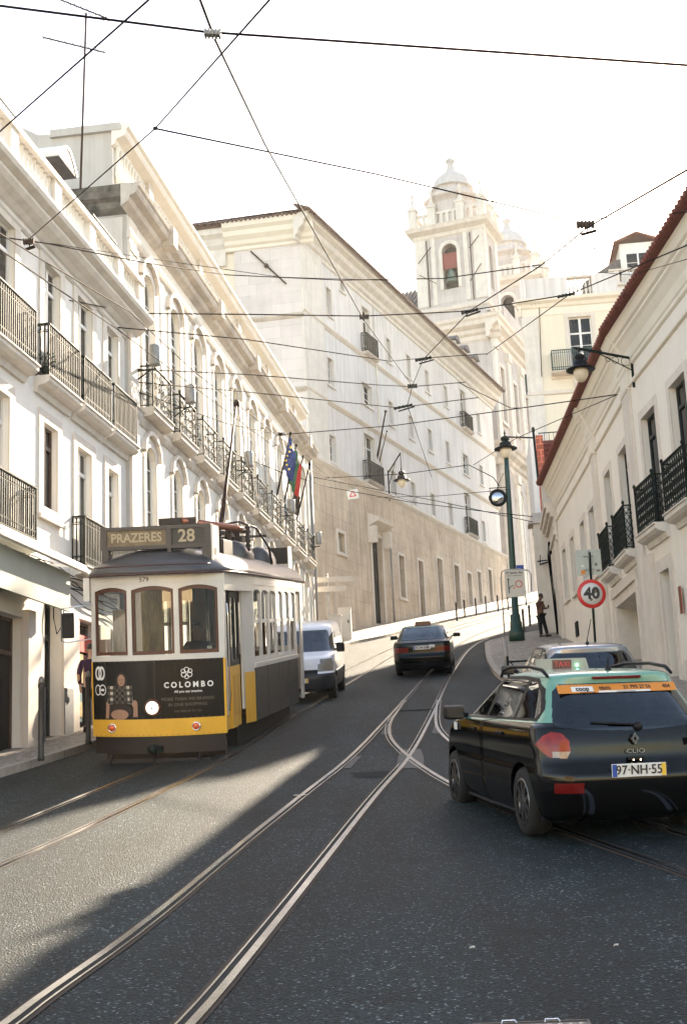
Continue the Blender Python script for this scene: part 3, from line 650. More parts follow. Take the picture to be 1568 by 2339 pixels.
# long moulded string under the balconies, frieze stone and cornice
cornice(B2, -.05, E2 + .1, [(.04, 8.86), (.08, 8.92), (.12, 9.0), (.12, 9.1), (.16, 9.14)], MT['stoned'], 'string_course')
cornice(B2, -.05, E2 + .05, [(.03, 13.40), (.08, 13.44), (.12, 13.54), (.12, 13.62)], MT['stone'], 'string_course')
cornice(B2, -.5, E2 + .25, [(.02, 14.05), (.08, 14.1), (.18, 14.16), (.22, 14.24), (.22, 14.3), (.38, 14.36), (.42, 14.44), (.42, 14.5), (.47, 14.54), (.50, 14.62)], MT['stoned'])
mb = MB(); mb.box(0, .62, -.07, -.001, -1, 13.97); mb.box(0, .62, -.10, -.0712, 13.1, 13.3)
mb.box(E2 - .75, E2, -.07, -.001, -1, 13.97); mb.each('corner_pilaster', MT['stone'], B2)
mb = MB(); mb.box(-.06, -.001, .1, .9, -1, 13.96); mb.build('side_pilaster', MT['stonel'], B2)
mb = MB()
for t_ in (3.0, 5.45, 8.0, 10.45, 13.0, 15.5): mb.box(t_ - .16, t_ + .16, -.035, -.001, 9.4, 13.38)
mb.each('lesene', MT['plaster'], B2)
# side return of cornice, upper storey parapet with curved side
mb = MB(); mb.prism([(-.001, 14.05), (-.08, 14.1), (-.18, 14.16), (-.22, 14.3), (-.38, 14.36), (-.42, 14.5), (-.50, 14.62), (-.001, 14.62)], 1, -.001, 3.4); mb.build('side_cornice', MT['sooty'], B2)
mb = MB(); mb.box(.02, E2, .35, 8, 14.6, 16.35); mb.build('parapet', MT['plaster'], B2)
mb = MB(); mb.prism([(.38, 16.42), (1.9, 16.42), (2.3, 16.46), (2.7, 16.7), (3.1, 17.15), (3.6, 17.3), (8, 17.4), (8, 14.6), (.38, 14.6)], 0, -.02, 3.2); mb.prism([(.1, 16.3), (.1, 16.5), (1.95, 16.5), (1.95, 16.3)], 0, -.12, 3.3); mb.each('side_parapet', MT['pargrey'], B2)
cornice(B2, -.1, E2 + .1, [(.02, 15.9), (.08, 15.95), (.12, 16.05), (.34, 16.14), (.38, 16.22), (.38, 16.30), (.46, 16.36), (.46, 16.45)], MT['plaster2'], 'parapet_coping', local=Matrix.Translation((0, .35, 0)))
mb = MB()
for i in range(110):
    x = .15 + i * .24; mb.lathe([(.05, 14.95), (.08, 15.2), (.05, 15.5), (.045, 15.8), (.08, 15.95)], 6, (x, .27, 0))
mb.build('baluster_row', MT['plaster2'], B2)
mb = MB()
for t_ in (2.6, 8.0, 13.4, 18.6, 24.2): mb.box(t_ - .2, t_ + .2, -.53, .0, 14.2, 14.72); mb.box(t_ - .2, t_ + .2, .12, .36, 14.86, 16.1)
mb.each('cornice_block', MT['stoned'], B2)
pipe(B2, [(E2 - .12, -.12, 14.2), (E2 - .12, -.12, 9.4), (E2 - .12, -.16, 9.2), (E2 - .12, -.12, 4)], .06, 'alum')
# floodlight drums and boxes on brackets
def box_lamp(x, z, lb):
    t = thing('wall_floodlight', lb, 'floodlight', mat=B2.matrix_world @ Matrix.Translation((x, -.5, z - .5)))
    mb = MB(); mb.lathe([(.02, -.26), (.13, -.25), (.14, -.2), (.14, .22), (.13, .26), (.02, .27)], 14); mb.build('lamp_drum', MT['alum'], t)
    mb = MB(); mb.bar((0, .48, -.35), (0, -.05, -.35), .04, .04); mb.bar((0, .48, -.6), (0, .1, -.35), .03, .03); mb.build('arm', MT['iron'], t)
box_lamp(.55, 11.0, 'grey drum floodlight beside the first arched window, nearest of the wall drums')
box_lamp(3.9, 11.0, 'grey drum floodlight between the first two scrolled balconies'); box_lamp(11.3, 11.0, 'grey drum floodlight halfway along the cream facade'); box_lamp(18.9, 11.0, 'grey drum floodlight beside the leaning flagpoles')
box_lamp(25.2, 10.9, 'grey drum floodlight at the far corner of the cream building')
# ================================================================== convent block on the left uphill
B3 = thing('convent_building', 'tall pale stone building with small windows above a beige stone base, left side uphill', 'building', mat=frame_z((1.02, 68.26, 0), 22.3))
X0, X1 = -7.0, 27.6
W3_ = [(-3.75, -3.05, 24.45, 25.95), (-1.7, -1.15, 26.5, 27.3), (1.4, 2.5, 23.75, 26.6), (5.15, 5.85, 24.45, 25.85), (8.6, 9.3, 24.45, 25.85), (12.1, 12.8, 24.45, 25.85), (15.9, 16.6, 24.45, 25.85), (19.6, 20.8, 23.75, 26.6), (23.4, 24.1, 24.4, 25.8),
       (-3.95, -3.2, 20.5, 21.95), (.85, 2.3, 20.75, 21.95), (5.0, 5.75, 20.5, 21.9), (8.45, 9.2, 20.5, 21.9), (12.0, 12.75, 20.5, 21.9), (15.6, 16.3, 20.5, 21.9), (19.3, 20.5, 20.5, 21.9), (23.2, 23.9, 20.5, 21.9),
       (-4.15, -3.35, 16.3, 17.7), (.75, 2.35, 16.2, 18.95), (4.75, 5.55, 16.25, 17.65), (8.15, 8.95, 16.25, 17.65), (11.8, 12.55, 16.25, 17.65), (15.4, 16.15, 16.25, 17.7), (19.1, 20.35, 16.2, 19.1), (22.85, 23.55, 16.3, 17.75)]
mb = MB(); wall(mb, X0, X1, 15.6, 28.1, W3_, .3); mb.quad((X1, 0, 0), (X1, 12, 0), (X1, 12, 28), (X1, 0, 28)); mb.build('wall', MT['plaster3'], B3)
base_h = [(-4.35, -3.45, 11.5, 12.5), (.35, 1.9, 8.3, 13.1), (4.45, 5.35, 10.2, 12.6), (7.75, 8.65, 9.5, 12.75), (11.3, 12.35, 10.15, 13.4), (14.7, 15.75, 10.7, 13.45), (17.5, 18.4, 11.2, 13.3), (19.85, 20.65, 11.6, 13.7), (22.5, 23.35, 12.0, 14.2)]
mb = MB(); wall(mb, -12, X1, 3, 15.75, base_h, .35, -.3); mb.quad((-12, -.3, 15.75), (X1, -.3, 15.75), (X1, .01, 15.75), (-12, .01, 15.75)); mb.build('stone_base', MT['ashbase'], B3)
for h in W3_:
    tall = h[3] - h[2] > 2
    window(B3, h, cols=2, rows=4 if tall else 3, trans=h[3] - .7 if tall else None, surround='stonel', sw=.13, proud=.025, rec=.2, sill=not tall)
    if tall: balcony(B3, h[0] - .35, h[1] + .35, h[2] - .02, 1.1, .35, .18, 'bars', 'iron', 'stoned')
for i, h in enumerate(base_h):
    hh = h; root = B3; nm = 'door' if i not in (0, 2) else 'window'
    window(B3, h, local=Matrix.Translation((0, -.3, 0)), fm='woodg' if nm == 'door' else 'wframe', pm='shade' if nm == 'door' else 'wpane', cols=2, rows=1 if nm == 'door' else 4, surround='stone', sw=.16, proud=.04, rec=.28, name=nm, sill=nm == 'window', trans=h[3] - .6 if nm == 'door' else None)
# portal hood over the first door
mb = MB(); mb.prism([(.3, 13.2), (-.9, 13.75), (-.95, 13.95), (-.3, 14.25), (.0, 14.3), (.3, 14.3)], 0, -.1, 2.35)
mb.box(-.1, .2, -.75, -.301, 12.6, 13.5); mb.box(2.05, 2.35, -.75, -.301, 12.6, 13.5); mb.each('door_hood', MT['stone'], B3)
cornice(B3, -12, X1, [(.30, 15.6), (.36, 15.66), (.44, 15.78), (.44, 15.86), (.1, 16.0)], MT['stone'], 'string_course')
for z in (19.3, 23.4): cornice(B3, X0 - .08, X1, [(.02, z), (.08, z + .06), (.16, z + .16), (.16, z + .24), (.02, z + .3)], MT['stone'], 'string_course')
cornice(B3, X0 - .7, X1 + .3, [(.03, 27.1), (.08, 27.15), (.08, 27.3), (.2, 27.4), (.26, 27.6), (.5, 27.8), (.56, 27.95), (.56, 28.05), (.8, 28.2), (.85, 28.4), (.9, 28.48)], MT['stonel'])
mb = MB(); mb.box(X0, X0 + 2.6, -.1, -.001, 15.9, 27.1); mb.each('corner_pilaster', MT['stonel'], B3)
mb = MB(); mb.quad((X0 - .95, -1.0, 28.5), (X1 + .4, -1.0, 28.5), (X1 + .4, 7, 29.5), (X0 - .95, 7, 29.2)); mb.quad((X0 - .95, -1.0, 28.36), (X1 + .4, -1.0, 28.36), (X1 + .4, -1.0, 28.5), (X0 - .95, -1.0, 28.5))
x = X0 - .9
while x < X1 + .3: mb.tube([(x, -1.06, 28.46), (x, -.2, 28.85)], .085, 6); x += .24
mb.build('tiled_roof', MT['tileb'], B3)
# end wall facing down the street
ew = Matrix(B3.matrix_world.inverted()) @ frame_z(B3.matrix_world @ Vector((X0 + .02, .0, 0)), 100.4)
mb = MB(); mb.quad((-3.45, 0, 3), (0, 0, 3), (0, 0, 28.1), (-3.45, 0, 28.1)); mb.quad((-3.45, .12, 3), (-3.45, 0, 3), (-3.45, 0, 28.1), (-3.45, .12, 28.1)); mb.build('end_wall', MT['ashlar'], B3, ew)
mb = MB(); hw = [(-9.2, -8.4, 24.9, 26.2), (-4.9, -4.2, 24.2, 25.2)]; wall(mb, -16, -3.45, 3, 28.1, hw, .2, .12); mb.build('plastered_end_wall', MT['yellow'], B3, ew)
ew2 = ew @ Matrix.Translation((0, .12, 0)); window(B3, hw[1], cols=2, rows=2, rec=.12, local=ew2); window(B3, hw[0], cols=2, rows=2, rec=.12, local=ew2)
for z, a in ((23.15, -3.6), (19.25, -3.6)): cornice(B3, a, .1, [(.02, z), (.08, z + .06), (.16, z + .16), (.16, z + .24), (.02, z + .3)], MT['stoned'], 'string_course', local=ew)
cornice(B3, -3.9, .75, [(.03, 27.1), (.08, 27.15), (.08, 27.3), (.2, 27.4), (.26, 27.6), (.45, 27.8), (.5, 28.05), (.66, 28.2), (.72, 28.48)], MT['cornyel'], local=ew)
cornice(B3, -16, -3.9, [(.03, 26.4), (.05, 27.3), (.2, 27.5), (.3, 27.8), (.5, 28.0), (.55, 28.45)], MT['stonel'], local=ew)
mb = MB(); mb.quad((-16, -.6, 28.5), (.95, -.75, 28.5), (.6, 7, 29.3), (-16, 7, 30.0)); mb.box(-16, -3.9, -.62, -.5, 28.3, 28.5)
x = -15.8
while x < .8: mb.tube([(x, -.78, 28.47), (x, -.1, 28.8)], .085, 6); x += .24
mb.build('tiled_roof', MT['tileb'], B3, ew)
mb = MB(); mb.bar((-2.55, -.06, 27.0), (-.75, -.10, 25.0), .09, .07); mb.lathe([(.02, -.05), (.12, -.03), (.12, .03), (.02, .05)], 8, (-1.75, -.13, 26.1), 1); mb.build('iron_tie', MT['rust'], B3, ew)
pipe(B3, [(2.95, -.42, 13.2), (2.95, -.42, 8.5)], .06, 'alum'); pipe(B3, [(3.1, -.08, 27), (3.1, -.08, 16)], .05, 'stonel')
# dormers and satellite dishes on the roof near the church
for i, (x, lb) in enumerate(((19.0, 'first small rooftop dormer with a dark curved hood, farthest down the stone eave'), (21.3, 'second small rooftop dormer, in the middle of the three by the tower'), (23.6, 'third small rooftop dormer, closest to the church tower'))):
    t = thing('roof_dormer', lb, 'dormer', mat=B3.matrix_world @ Matrix.Translation((x, -.05, 28.7)), group='dormers on the stone building')
    mb = MB(); mb.box(-.42, .42, 0, 1.8, 0, 1.15); mb.each('dormer_wall', MT['plaster3'], t)
    mb = MB(); P = [(-.6 + 1.2 * k / 8, 1.15 + .42 * math.sin(math.pi * k / 8)) for k in range(9)]; mb.prism(P, 1, -.25, 1.9); mb.build('dormer_roof', MT['tiled'], t)
    window(t, (-.28, .28, .15, 1.0), cols=2, rows=1, rec=-.05)
for x, z in ((18.2, 29.3),):
    t = thing('satellite_dish', 'grey satellite dish on the stone building roof beside the first dormer', 'dish', mat=B3.matrix_world @ Matrix.Translation((x, -.3, z)))
    mb = MB(); mb.lathe([(.02, .08), (.2, .05), (.34, -.03), (.33, -.04), (.2, .03), (.02, .06)], 16, axis=1); mb.build('dish', MT['alum'], t)
    mb = MB(); mb.bar((0, .08, 0), (0, .3, -.6), .04, .04); mb.build('mast', MT['iron'], t)

# ================================================================== church with two bell towers
CH = thing('church', 'pale stone baroque church with two domed bell towers rising over the rooftops', 'church', mat=frame_z((12.2, 97.0, 0), 21.5))
def tower(x0, y0, wx=3.95, wy=5.8, bells=True):
    nm = MT['church']; cx, cy = x0 + wx / 2, y0 + wy / 2; x1, y1 = x0 + wx, y0 + wy
    mb = MB()                                                  # camera-facing (x = x0) and street-facing (y = y0) faces with arched belfry openings
    T1 = Matrix(((0, 1, 0, x0), (1, 0, 0, y0), (0, 0, 1, 0), (0, 0, 0, 1)))   # local: X -> y, Y -> x
    mb.T = T1; wall(mb, 0, wy, 35.6, 43.3, [(wy / 2 - .62, wy / 2 + .62, 38.6, 42.45, .6)], .7)
    mb.T = Matrix.Translation((x0, y0, 0)); wall(mb, 0, wx, 35.6, 43.3, [(wx / 2 - .5, wx / 2 + .5, 38.6, 42.45, .5)], .7)
    mb.T = Matrix.Identity(4); mb.quad((x1, y0, 35.6), (x1, y1, 35.6), (x1, y1, 43.3), (x1, y0, 43.3)); mb.quad((x1, y1, 35.6), (x0, y1, 35.6), (x0, y1, 43.3), (x1, y1, 43.3))
    tw = mb.build('bell_tower', nm, CH)
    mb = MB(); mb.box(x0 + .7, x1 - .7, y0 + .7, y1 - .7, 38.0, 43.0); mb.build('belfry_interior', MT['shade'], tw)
    mb = MB()
    for a, b in ((0, .9), (wy - .9, wy), (1.35, 1.7), (wy - 1.7, wy - 1.35)): mb.box(x0 - .07, x0 - .001, y0 + a, y0 + b, 37.4, 43.2)
    for a, b in ((0, .75), (wx - .75, wx)): mb.box(x0 + a, x0 + b, y0 - .07, y0 - .001, 37.4, 43.2)
    P = arch_pts(y0 + wy / 2 - .62, y0 + wy / 2 + .62, 42.45, .6); Q = arch_pts(y0 + wy / 2 - .9, y0 + wy / 2 + .9, 42.75, .85)
    for i in range(8): mb.quad(*[(x0 - .09, q[0], q[1]) for q in (P[i], P[i + 1], Q[i + 1], Q[i])])
    mb.box(x0 - .09, x0 - .001, y0 + wy / 2 - .9, y0 + wy / 2 - .62, 38.6, 41.9); mb.box(x0 - .09, x0 - .001, y0 + wy / 2 + .62, y0 + wy / 2 + .9, 38.6, 41.9)
    mb.each('tower_pilaster', MT['stonel'], tw)
    def ring(prof, mtl, nme):
        mb = MB()
        for (o0, z0), (o1, z1) in zip(prof[:-1], prof[1:]):
            a = [(x0 - o0, y0 - o0, z0), (x1 + o0, y0 - o0, z0), (x1 + o0, y1 + o0, z0), (x0 - o0, y1 + o0, z0)]; b = [(x0 - o1, y0 - o1, z1), (x1 + o1, y0 - o1, z1), (x1 + o1, y1 + o1, z1), (x0 - o1, y1 + o1, z1)]
            for k in range(4): mb.quad(a[k], a[(k + 1) % 4], b[(k + 1) % 4], b[k])
        o = prof[-1][0]; z = prof[-1][1]; mb.quad((x0 - o, y0 - o, z), (x1 + o, y0 - o, z), (x1 + o, y1 + o, z), (x0 - o, y1 + o, z)); return mb.build(nme, mtl, tw)
    ring([(0, 43.1), (.1, 43.2), (.16, 43.45), (.35, 43.6), (.55, 43.75), (.6, 43.95), (.66, 44.1)], MT['stone'], 'tower_cornice')
    ring([(0, 36.7), (.14, 36.8), (.2, 37.05), (.02, 37.2)], MT['stone'], 'tower_sill_course')
    mb = MB()
    for sx in (-1, 1):
        for k in range(9):
            if True:
                yy = y0 + .9 + (wy - 1.8) * k / 8; mb.box((x0 if sx < 0 else x1 - .2), (x0 + .2 if sx < 0 else x1), yy - .12, yy + .12, 44.3, 45.2)
    for k in range(6):
        xx = x0 + .9 + (wx - 1.8) * k / 5; mb.box(xx - .12, xx + .12, y0, y0 + .2, 44.3, 45.2)
    for a in ((x0, x1, y0, y0 + .25), (x0, x1, y1 - .25, y1), (x0, x0 + .25, y0 + .25, y1 - .25), (x1 - .25, x1, y0 + .25, y1 - .25)):
        mb.box(*a, 44.1, 44.32); mb.box(*a, 45.2, 45.42)
    mb.build('balustrade', MT['stonel'], tw)
    ft = MT['stonel']
    for px, py in ((x0, y0), (x0, y1), (x1, y0), (x1, y1), (x0, y0 + wy * .3), (x0, y0 + wy * .72), (x0 + wx * .5, y0), (x1, y0 + wy * .5)):
        corner = (px in (x0, x1)) and (py in (y0, y1)); h = 1.0 if corner else .9
        mb = MB(); mb.box(px - .33, px + .33, py - .33, py + .33, 44.1, 45.75); mb.box(px - .4, px + .4, py - .4, py + .4, 45.75, 45.9)
        mb.lathe([(.3, 45.9), (.34, 46.05), (.16, 46.3), (.1, 46.5), (.08, 47.0), (.12, 47.05), (.15, 47.2), (.05, 47.45), (.02, 47.55)], 10, (px, py, 0)); mb.build('pinnacle', ft, tw)
    mb = MB(); mb.lathe([(2.0, 44.1), (2.0, 45.8), (2.1, 45.9), (2.45, 46.1), (2.45, 46.25), (2.0, 46.4), (1.75, 46.6), (1.62, 46.85), (1.62, 46.95)], 8, (cx, cy, 0), smooth=False, rot=.5); mb.v = [(x, y, 44.1 + (z - 44.1) * 1.33) for x, y, z in mb.v]; mb.build('drum', nm, tw)
    mb = MB(); mb.lathe([(1.66, 46.95), (1.66, 47.05), (1.5, 47.1), (1.46, 47.35), (1.36, 47.7), (1.18, 48.0), (.95, 48.2), (.66, 48.36), (.5, 48.45), (.44, 48.6), (.34, 48.85), (.28, 49.1), (.26, 49.35), (.38, 49.45), (.38, 49.52), (.3, 49.66), (.14, 49.76), (.07, 49.85), (.1, 49.95), (.03, 50.08)], 16, (cx, cy, 0)); mb.v = [(cx + (x - cx) * 1.08, cy + (y - cy) * 1.08, 46.95 + .94 + (z - 46.95) * 1.05) for x, y, z in mb.v]; mb.build('dome', mat('dome_limestone', (.56, .535, .52), .9, var=.1, vscale=1.2, streak=.3), tw)
    if bells:
        mb = MB(); mb.box(x0 - .02, x0 + .3, y0 + wy / 2 - .6, y0 + wy / 2 + .6, 40.35, 41.65); mb.build('bell_headstock', mat('red_bell_headstock', (.24, .05, .04), .8, var=.35, vscale=9), tw)
        mb = MB(); mb.lathe([(.05, 40.3), (.22, 40.25), (.3, 40.0), (.36, 39.6), (.44, 39.35), (.56, 39.15), (.5, 39.15)], 14, (x0 + .25, y0 + wy / 2, 0)); mb.build('bell', mat('green_bronze_bell', (.16, .22, .18), .5, metal=.6, var=.3, vscale=5), tw)
    mb = MB()
    for a in (1.1, wy - 1.05): mb.bar((x0 - .11, y0 + a, 43), (x0 - .11, y0 + a, 37.3), .07, .05)
    for (ya, za, yb, zb) in ((.35, 42.6, 1.2, 41.7), (.3, 40.2, 1.3, 38.9), (wy - .25, 41.2, wy - 1.4, 42.4), (wy - .3, 40.2, wy - 1.7, 39.2)): mb.bar((x0 - .12, y0 + ya, za), (x0 - .12, y0 + yb, zb), .06, .04)
    mb.build('iron_tie', MT['rust'], tw)
tower(0, 0)
n0 = len(bpy.data.objects); before = set(o.name for o in bpy.data.objects); tower(16.2, -.6, bells=False)
for o in bpy.data.objects:
    if o.name not in before and o.parent == CH: o.location.z = 1.1
# body of the church below the towers
ch_w = [(1.2, 2.4, 27.4, 31.9), (5.2, 6.4, 27.4, 31.6), (9.2, 10.4, 27.4, 31.6), (13.5, 14.7, 27.4, 31.6), (1.4, 2.1, 25.0, 26.0), (9.0, 11.0, 13.2, 22.8, 1.0), (3.6, 5.2, 13.0, 22.0, .8)]
mb = MB(); wall(mb, -.6, 21, 8, 35.7, ch_w, .4, -.2)
T1 = Matrix(((0, 1, 0, -.6), (1, 0, 0, -.2), (0, 0, 1, 0), (0, 0, 0, 1))); mb.T = T1; wall(mb, 0, 6.4, 8, 35.7, [], .2)
mb.T = Matrix.Identity(4); mb.quad((-.6, -.2, 35.7), (21, -.2, 35.7), (21, 6.4, 35.7), (-.6, 6.4, 35.7)); mb.box(4.6, 16, -.1, 5, 35.7, 38.2); mb.build('facade', MT['church'], CH)
for i, h in enumerate(ch_w):
    window(CH, h, local=Matrix.Translation((0, -.2, 0)), cols=2, rows=4, surround='stonel', sw=.3, proud=.12, rec=.3, sill=i < 4, pm='wpane' if i < 5 else 'shade', fm='stonel' if i < 5 else 'woodg', name='window' if i < 5 else 'arched_recess')
for z, p in ((33.6, 1.0), (23.4, .8)):
    pr = [(.2 + o * p, z + h) for o, h in ((.02, 0), (.1, .1), (.1, .45), (.3, .6), (.36, .9), (.75, 1.15), (.8, 1.45), (.95, 1.6), (1.0, 1.85))]
    cornice(CH, -.62 - p * .8, 21.5, pr, MT['stoned'] if z < 30 else MT['stone'])
    mb = MB(); mb.prism([(-.6 - o + .2, zz) for o, zz in pr] + [(-.6, z + 1.85), (-.6, z)], 1, -.2 - p * .8, 6.4); mb.build('cornice_return', MT['stone'], CH)
cornice(CH, -.7, 21.5, [(.22, 36.0), (.3, 36.05), (.3, 36.2)], MT['stone'], 'string_course')
mb = MB()
for x in (-.45, 3.6, 7.6, 11.9, 15.9):
    mb.box(x - .2, x + .65, -.48, -.201, 8, 23.4); mb.box(x - .2, x + .65, -.42, -.201, 25.3, 33.6); mb.box(x - .3, x + .75, -.62, -.201, 22.7, 23.38); mb.box(x - .3, x + .75, -.55, -.201, 32.9, 33.58)
mb.each('pilaster', MT['stonel'], CH)
mb = MB(); mb.quad((-1.5, 5.9, 34.5), (8, 5.9, 42.2), (8, 24, 42.2), (-1.5, 24, 34.5)); mb.quad((8, 5.9, 42.2), (17, 5.9, 34.5), (17, 24, 34.5), (8, 24, 42.2)); mb.quad((-1.5, 5.9, 34.5), (17, 5.9, 34.5), (8, 5.9, 42.2), (8, 5.9, 42.2))
y = 6.0
while y < 24: mb.tube([(-1.5, y, 34.6), (8, y, 42.3)], .11, 5, False, False); y += .36
mb.build('nave_roof', MT['tiled'], CH)

# ================================================================== yellow building closing the street
B5 = thing('apartment_building', 'pale yellow apartment building with a green balcony and roof balustrade behind the right-hand houses', 'building', mat=frame_z((9.15, 60.0, 0), 96))
h5 = [(2.2, 3.3, 18.9, 21.75), (2.35, 3.2, 15.6, 17.65)]
mb = MB(); wall(mb, 0, 4.7, 3, 22.6, h5, .25); mb.build('wall', MT['yellow'], B5)
sw5 = Matrix(B5.matrix_world.inverted()) @ frame_z(B5.matrix_world @ Vector((0, 0, 0)), 204)  # street side going back uphill
mb = MB(); wall(mb, -14, 0, 3, 22.6, [(-3.4, -2.4, 18.3, 21.0), (-7.4, -6.4, 18.3, 21.0)], .25); mb.build('side_wall', MT['yellow'], B5, sw5)
window(B5, (-3.4, -2.4, 18.3, 21.0), cols=2, rows=2, surround='stone', local=sw5); window(B5, (-7.4, -6.4, 18.3, 21.0), cols=2, rows=2, surround='stone', local=sw5)
balcony(B5, -3.9, -1.5, 18.45, 1.05, .5, .2, 'bars', 'irong', 'stone', local=sw5)
for h in h5[:1]: window(B5, h, cols=2, rows=2, trans=20.95, surround='stone', sw=.2, sill=False, fm='white')
for h in h5[1:]: window(B5, h, cols=2, rows=2, surround='stone', sw=.2, fm='white')
balcony(B5, 1.25, 4.2, 18.9, 1.05, .6, .12, 'bars', 'irong', 'stone')
mb = MB()
for x in (2.3, 3.6): mb.prism([(-.01, 18.6), (-.4, 18.6), (-.3, 18.3), (-.12, 18.0), (-.01, 17.9)], 0, x - .08, x + .08)
mb.each('bracket', MT['stone'], B5)
cornice(B5, -.25, 4.75, [(.03, 21.95), (.06, 22.3), (.14, 22.36), (.2, 22.5), (.36, 22.6), (.4, 22.75)], MT['cornyel'])
cornice(B5, -14, .2, [(.03, 21.95), (.06, 22.3), (.14, 22.36), (.2, 22.5), (.36, 22.6), (.4, 22.75)], MT['cornyel'], local=sw5)
cornice(B5, -.02, 4.7, [(.03, 17.9), (.09, 17.95), (.09, 18.1)], MT['stone'], 'string_course')
mb = MB(); mb.box(0, .75, -.05, -.001, 3, 21.95); mb.each('corner_pilaster', MT['stonel'], B5)
mb = MB(); mb.box(0, 2.3, .0, .3, 22.6, 23.9); mb.box(3.5, 4.7, 0, .3, 22.6, 23.9); mb.each('parapet', MT['plaster3'], B5)
for a, b in ((2.3, 3.5),): balustrade(B5, a, b, 22.75, 23.9, .02, .28, MT['stone'], .2, [a - 1])
sd5 = Matrix(B5.matrix_world.inverted()) @ frame_z(B5.matrix_world @ Vector((0, 0, 0)), 204)
mb = MB(); mb.box(-14, 0, 0, .3, 22.6, 23.9); mb.each('parapet', MT['plaster3'], B5, sd5)
K8 = 1.62
B8 = thing('apartment_building', 'tall pale building farther off whose tiled roof and gabled dormer show above the red eave', 'building', mat=frame_z((17.76, 80.0, 0), 96))
mb = MB(); wall(mb, 0, 4.96, 6.4, 31.4, [], 0.2); mb.box(0, 4.96, 0.016, 6.4, 6.4, 31.4); mb.build('wall', MT['plaster3'], B8)
balustrade(B8, 0.32, 3.68, 31.1, 32.2, -0.24, -0.016, MT['stone'], 0.24, [0.8, 3.36])
mb = MB(); mb.prism([(-1.28, 30.9), (-1.28, 31.9), (0.96, 33.3), (4.96, 33.6), (4.96, 30.9)], 1, 0.96, 6.4); mb.build('tiled_roof', MT['tiled'], B8)
mb = MB(); mb.box(1.28, 3.52, 0.72, 4, 31.5, 34.3); mb.each('dormer_wall', MT['plaster'], B8)
window(B8, (1.6, 3.2, 32.2, 33.6), cols=2, rows=2, rec=-0.048, fm='white', local=Matrix.Translation((0, 0.72, 0)))
mb = MB(); mb.prism([(0.88, 34.2), (2.4, 34.9), (3.92, 34.2), (3.92, 34.4), (2.4, 35), (0.88, 34.4)], 1, 0.4, 4.16); mb.build('dormer_roof', MT['tile'], B8)

# ================================================================== small corner house with a steep red roof
B7 = thing('corner_house', 'small stone corner house with a steep red tiled roof beyond the cream building', 'building', mat=frame_z((8.3, 52.0, 0), 96))
mb = MB(); mb.box(-.55, .12, 0, 1.0, 3, 10.1); mb.box(-.5, .05, -.03, -.001, 6.6, 7.3); mb.build('wall_pier', MT['stonel'], B7)
mb = MB(); mb.box(-.75, .3, -.16, 1.1, 10.1, 10.22); mb.box(-.66, .22, -.1, 1.05, 10.22, 10.4); mb.box(-.6, .5, -.05, 1.0, 10.4, 10.55); mb.build('pier_cap', MT['stoned'], B7)
mb = MB(); mb.box(.12, 7, -4.4, 6, 3, 10.0); mb.build('wall', MT['stone'], B7)
mb = MB()
for k, (o, z0, z1) in enumerate(((.06, 8.6, 8.8), (.14, 8.8, 8.95), (.1, 8.95, 9.5), (.22, 9.5, 9.65), (.34, 9.65, 9.85), (.42, 9.85, 10.05))): mb.box(.12 - o, .3, -4.4, -.001 * k, z0, z1)
for y in (-3.9, -2.4, -1.0): mb.box(.0, .119, y - .22, y + .22, 3, 8.6)
mb.each('moulded_front', MT['stone'], B7)
mb = MB()
for y in (-3.15, -1.7): mb.box(.105, .118, y - .3, y + .3, 4.6, 7.6)
mb.each('door', MT['woodg'], B7)
mb = MB(); mb.box(-.3, .25, -4.0, -3.3, 10.05, 10.95); mb.box(-.36, .3, -4.05, -3.25, 10.95, 11.05); mb.ball((.0, -3.6, 11.2), .12); mb.build('roof_pedestal', MT['stonel'], B7)
mb = MB(); mb.box(-.42, -.18, .3, 5, 10.5, 14.05); mb.build('gable_parapet', MT['plaster'], B7)
BRK = mat('red_brick_strip', (.40, .12, .07), .85, var=.25, vscale=3, blocks=(.5, .26, .03, 2.2))
mb = MB(); mb.box(-.18, .12, .25, 2, 10.5, 13.9); mb.build('brick_strip', BRK, B7)
mb = MB(); mb.quad((.16, -.3, 10.3), (5, -.3, 10.3), (5, 1.6, 14.0), (.16, 1.6, 14.0)); mb.quad((.16, -.3, 10.3), (.16, 1.6, 14.0), (.16, 5, 14.0), (.16, 5, 10.3)); mb.quad((.16, 1.6, 14), (5, 1.6, 14), (5, 6, 14), (.16, 6, 14))
for k in range(14): z = 10.4 + k * .26; y = -.3 + (z - 10.3) * 1.9 / 3.7; mb.tube([(.16, y - .02, z), (5, y - .02, z)], .05, 5, False, False)
for k in range(3): mb.tube([(1.5 + k * .12, .3 + k * .2, 12.9 + .3 * k), (1.7 + k * .1, .5, 13.6)], .16, 8)
mb.build('tiled_roof', MT['tile'], B7)
mb = MB()
for k in range(16): mb.bar((.1 + k * .2, 2.2, 14.0), (.1 + k * .2, 2.2, 14.5), .02, .02)
mb.bar((.05, 2.2, 14.5), (3.2, 2.2, 14.5), .035, .035); mb.bar((.05, 2.2, 14.1), (3.2, 2.2, 14.1), .025, .025); mb.build('roof_railing', MT['iron'], B7)
mb = MB()
for k in range(4): mb.tube([(.06 - .03 * k, -.8 + .1 * k, 9.2), (.04 - .05 * k, -.9, 8.3 + .1 * k), (.12 - .06 * k, -1.2, 7.2), (.05, -1.3 - .05 * k, 3.6)], .028, 5)
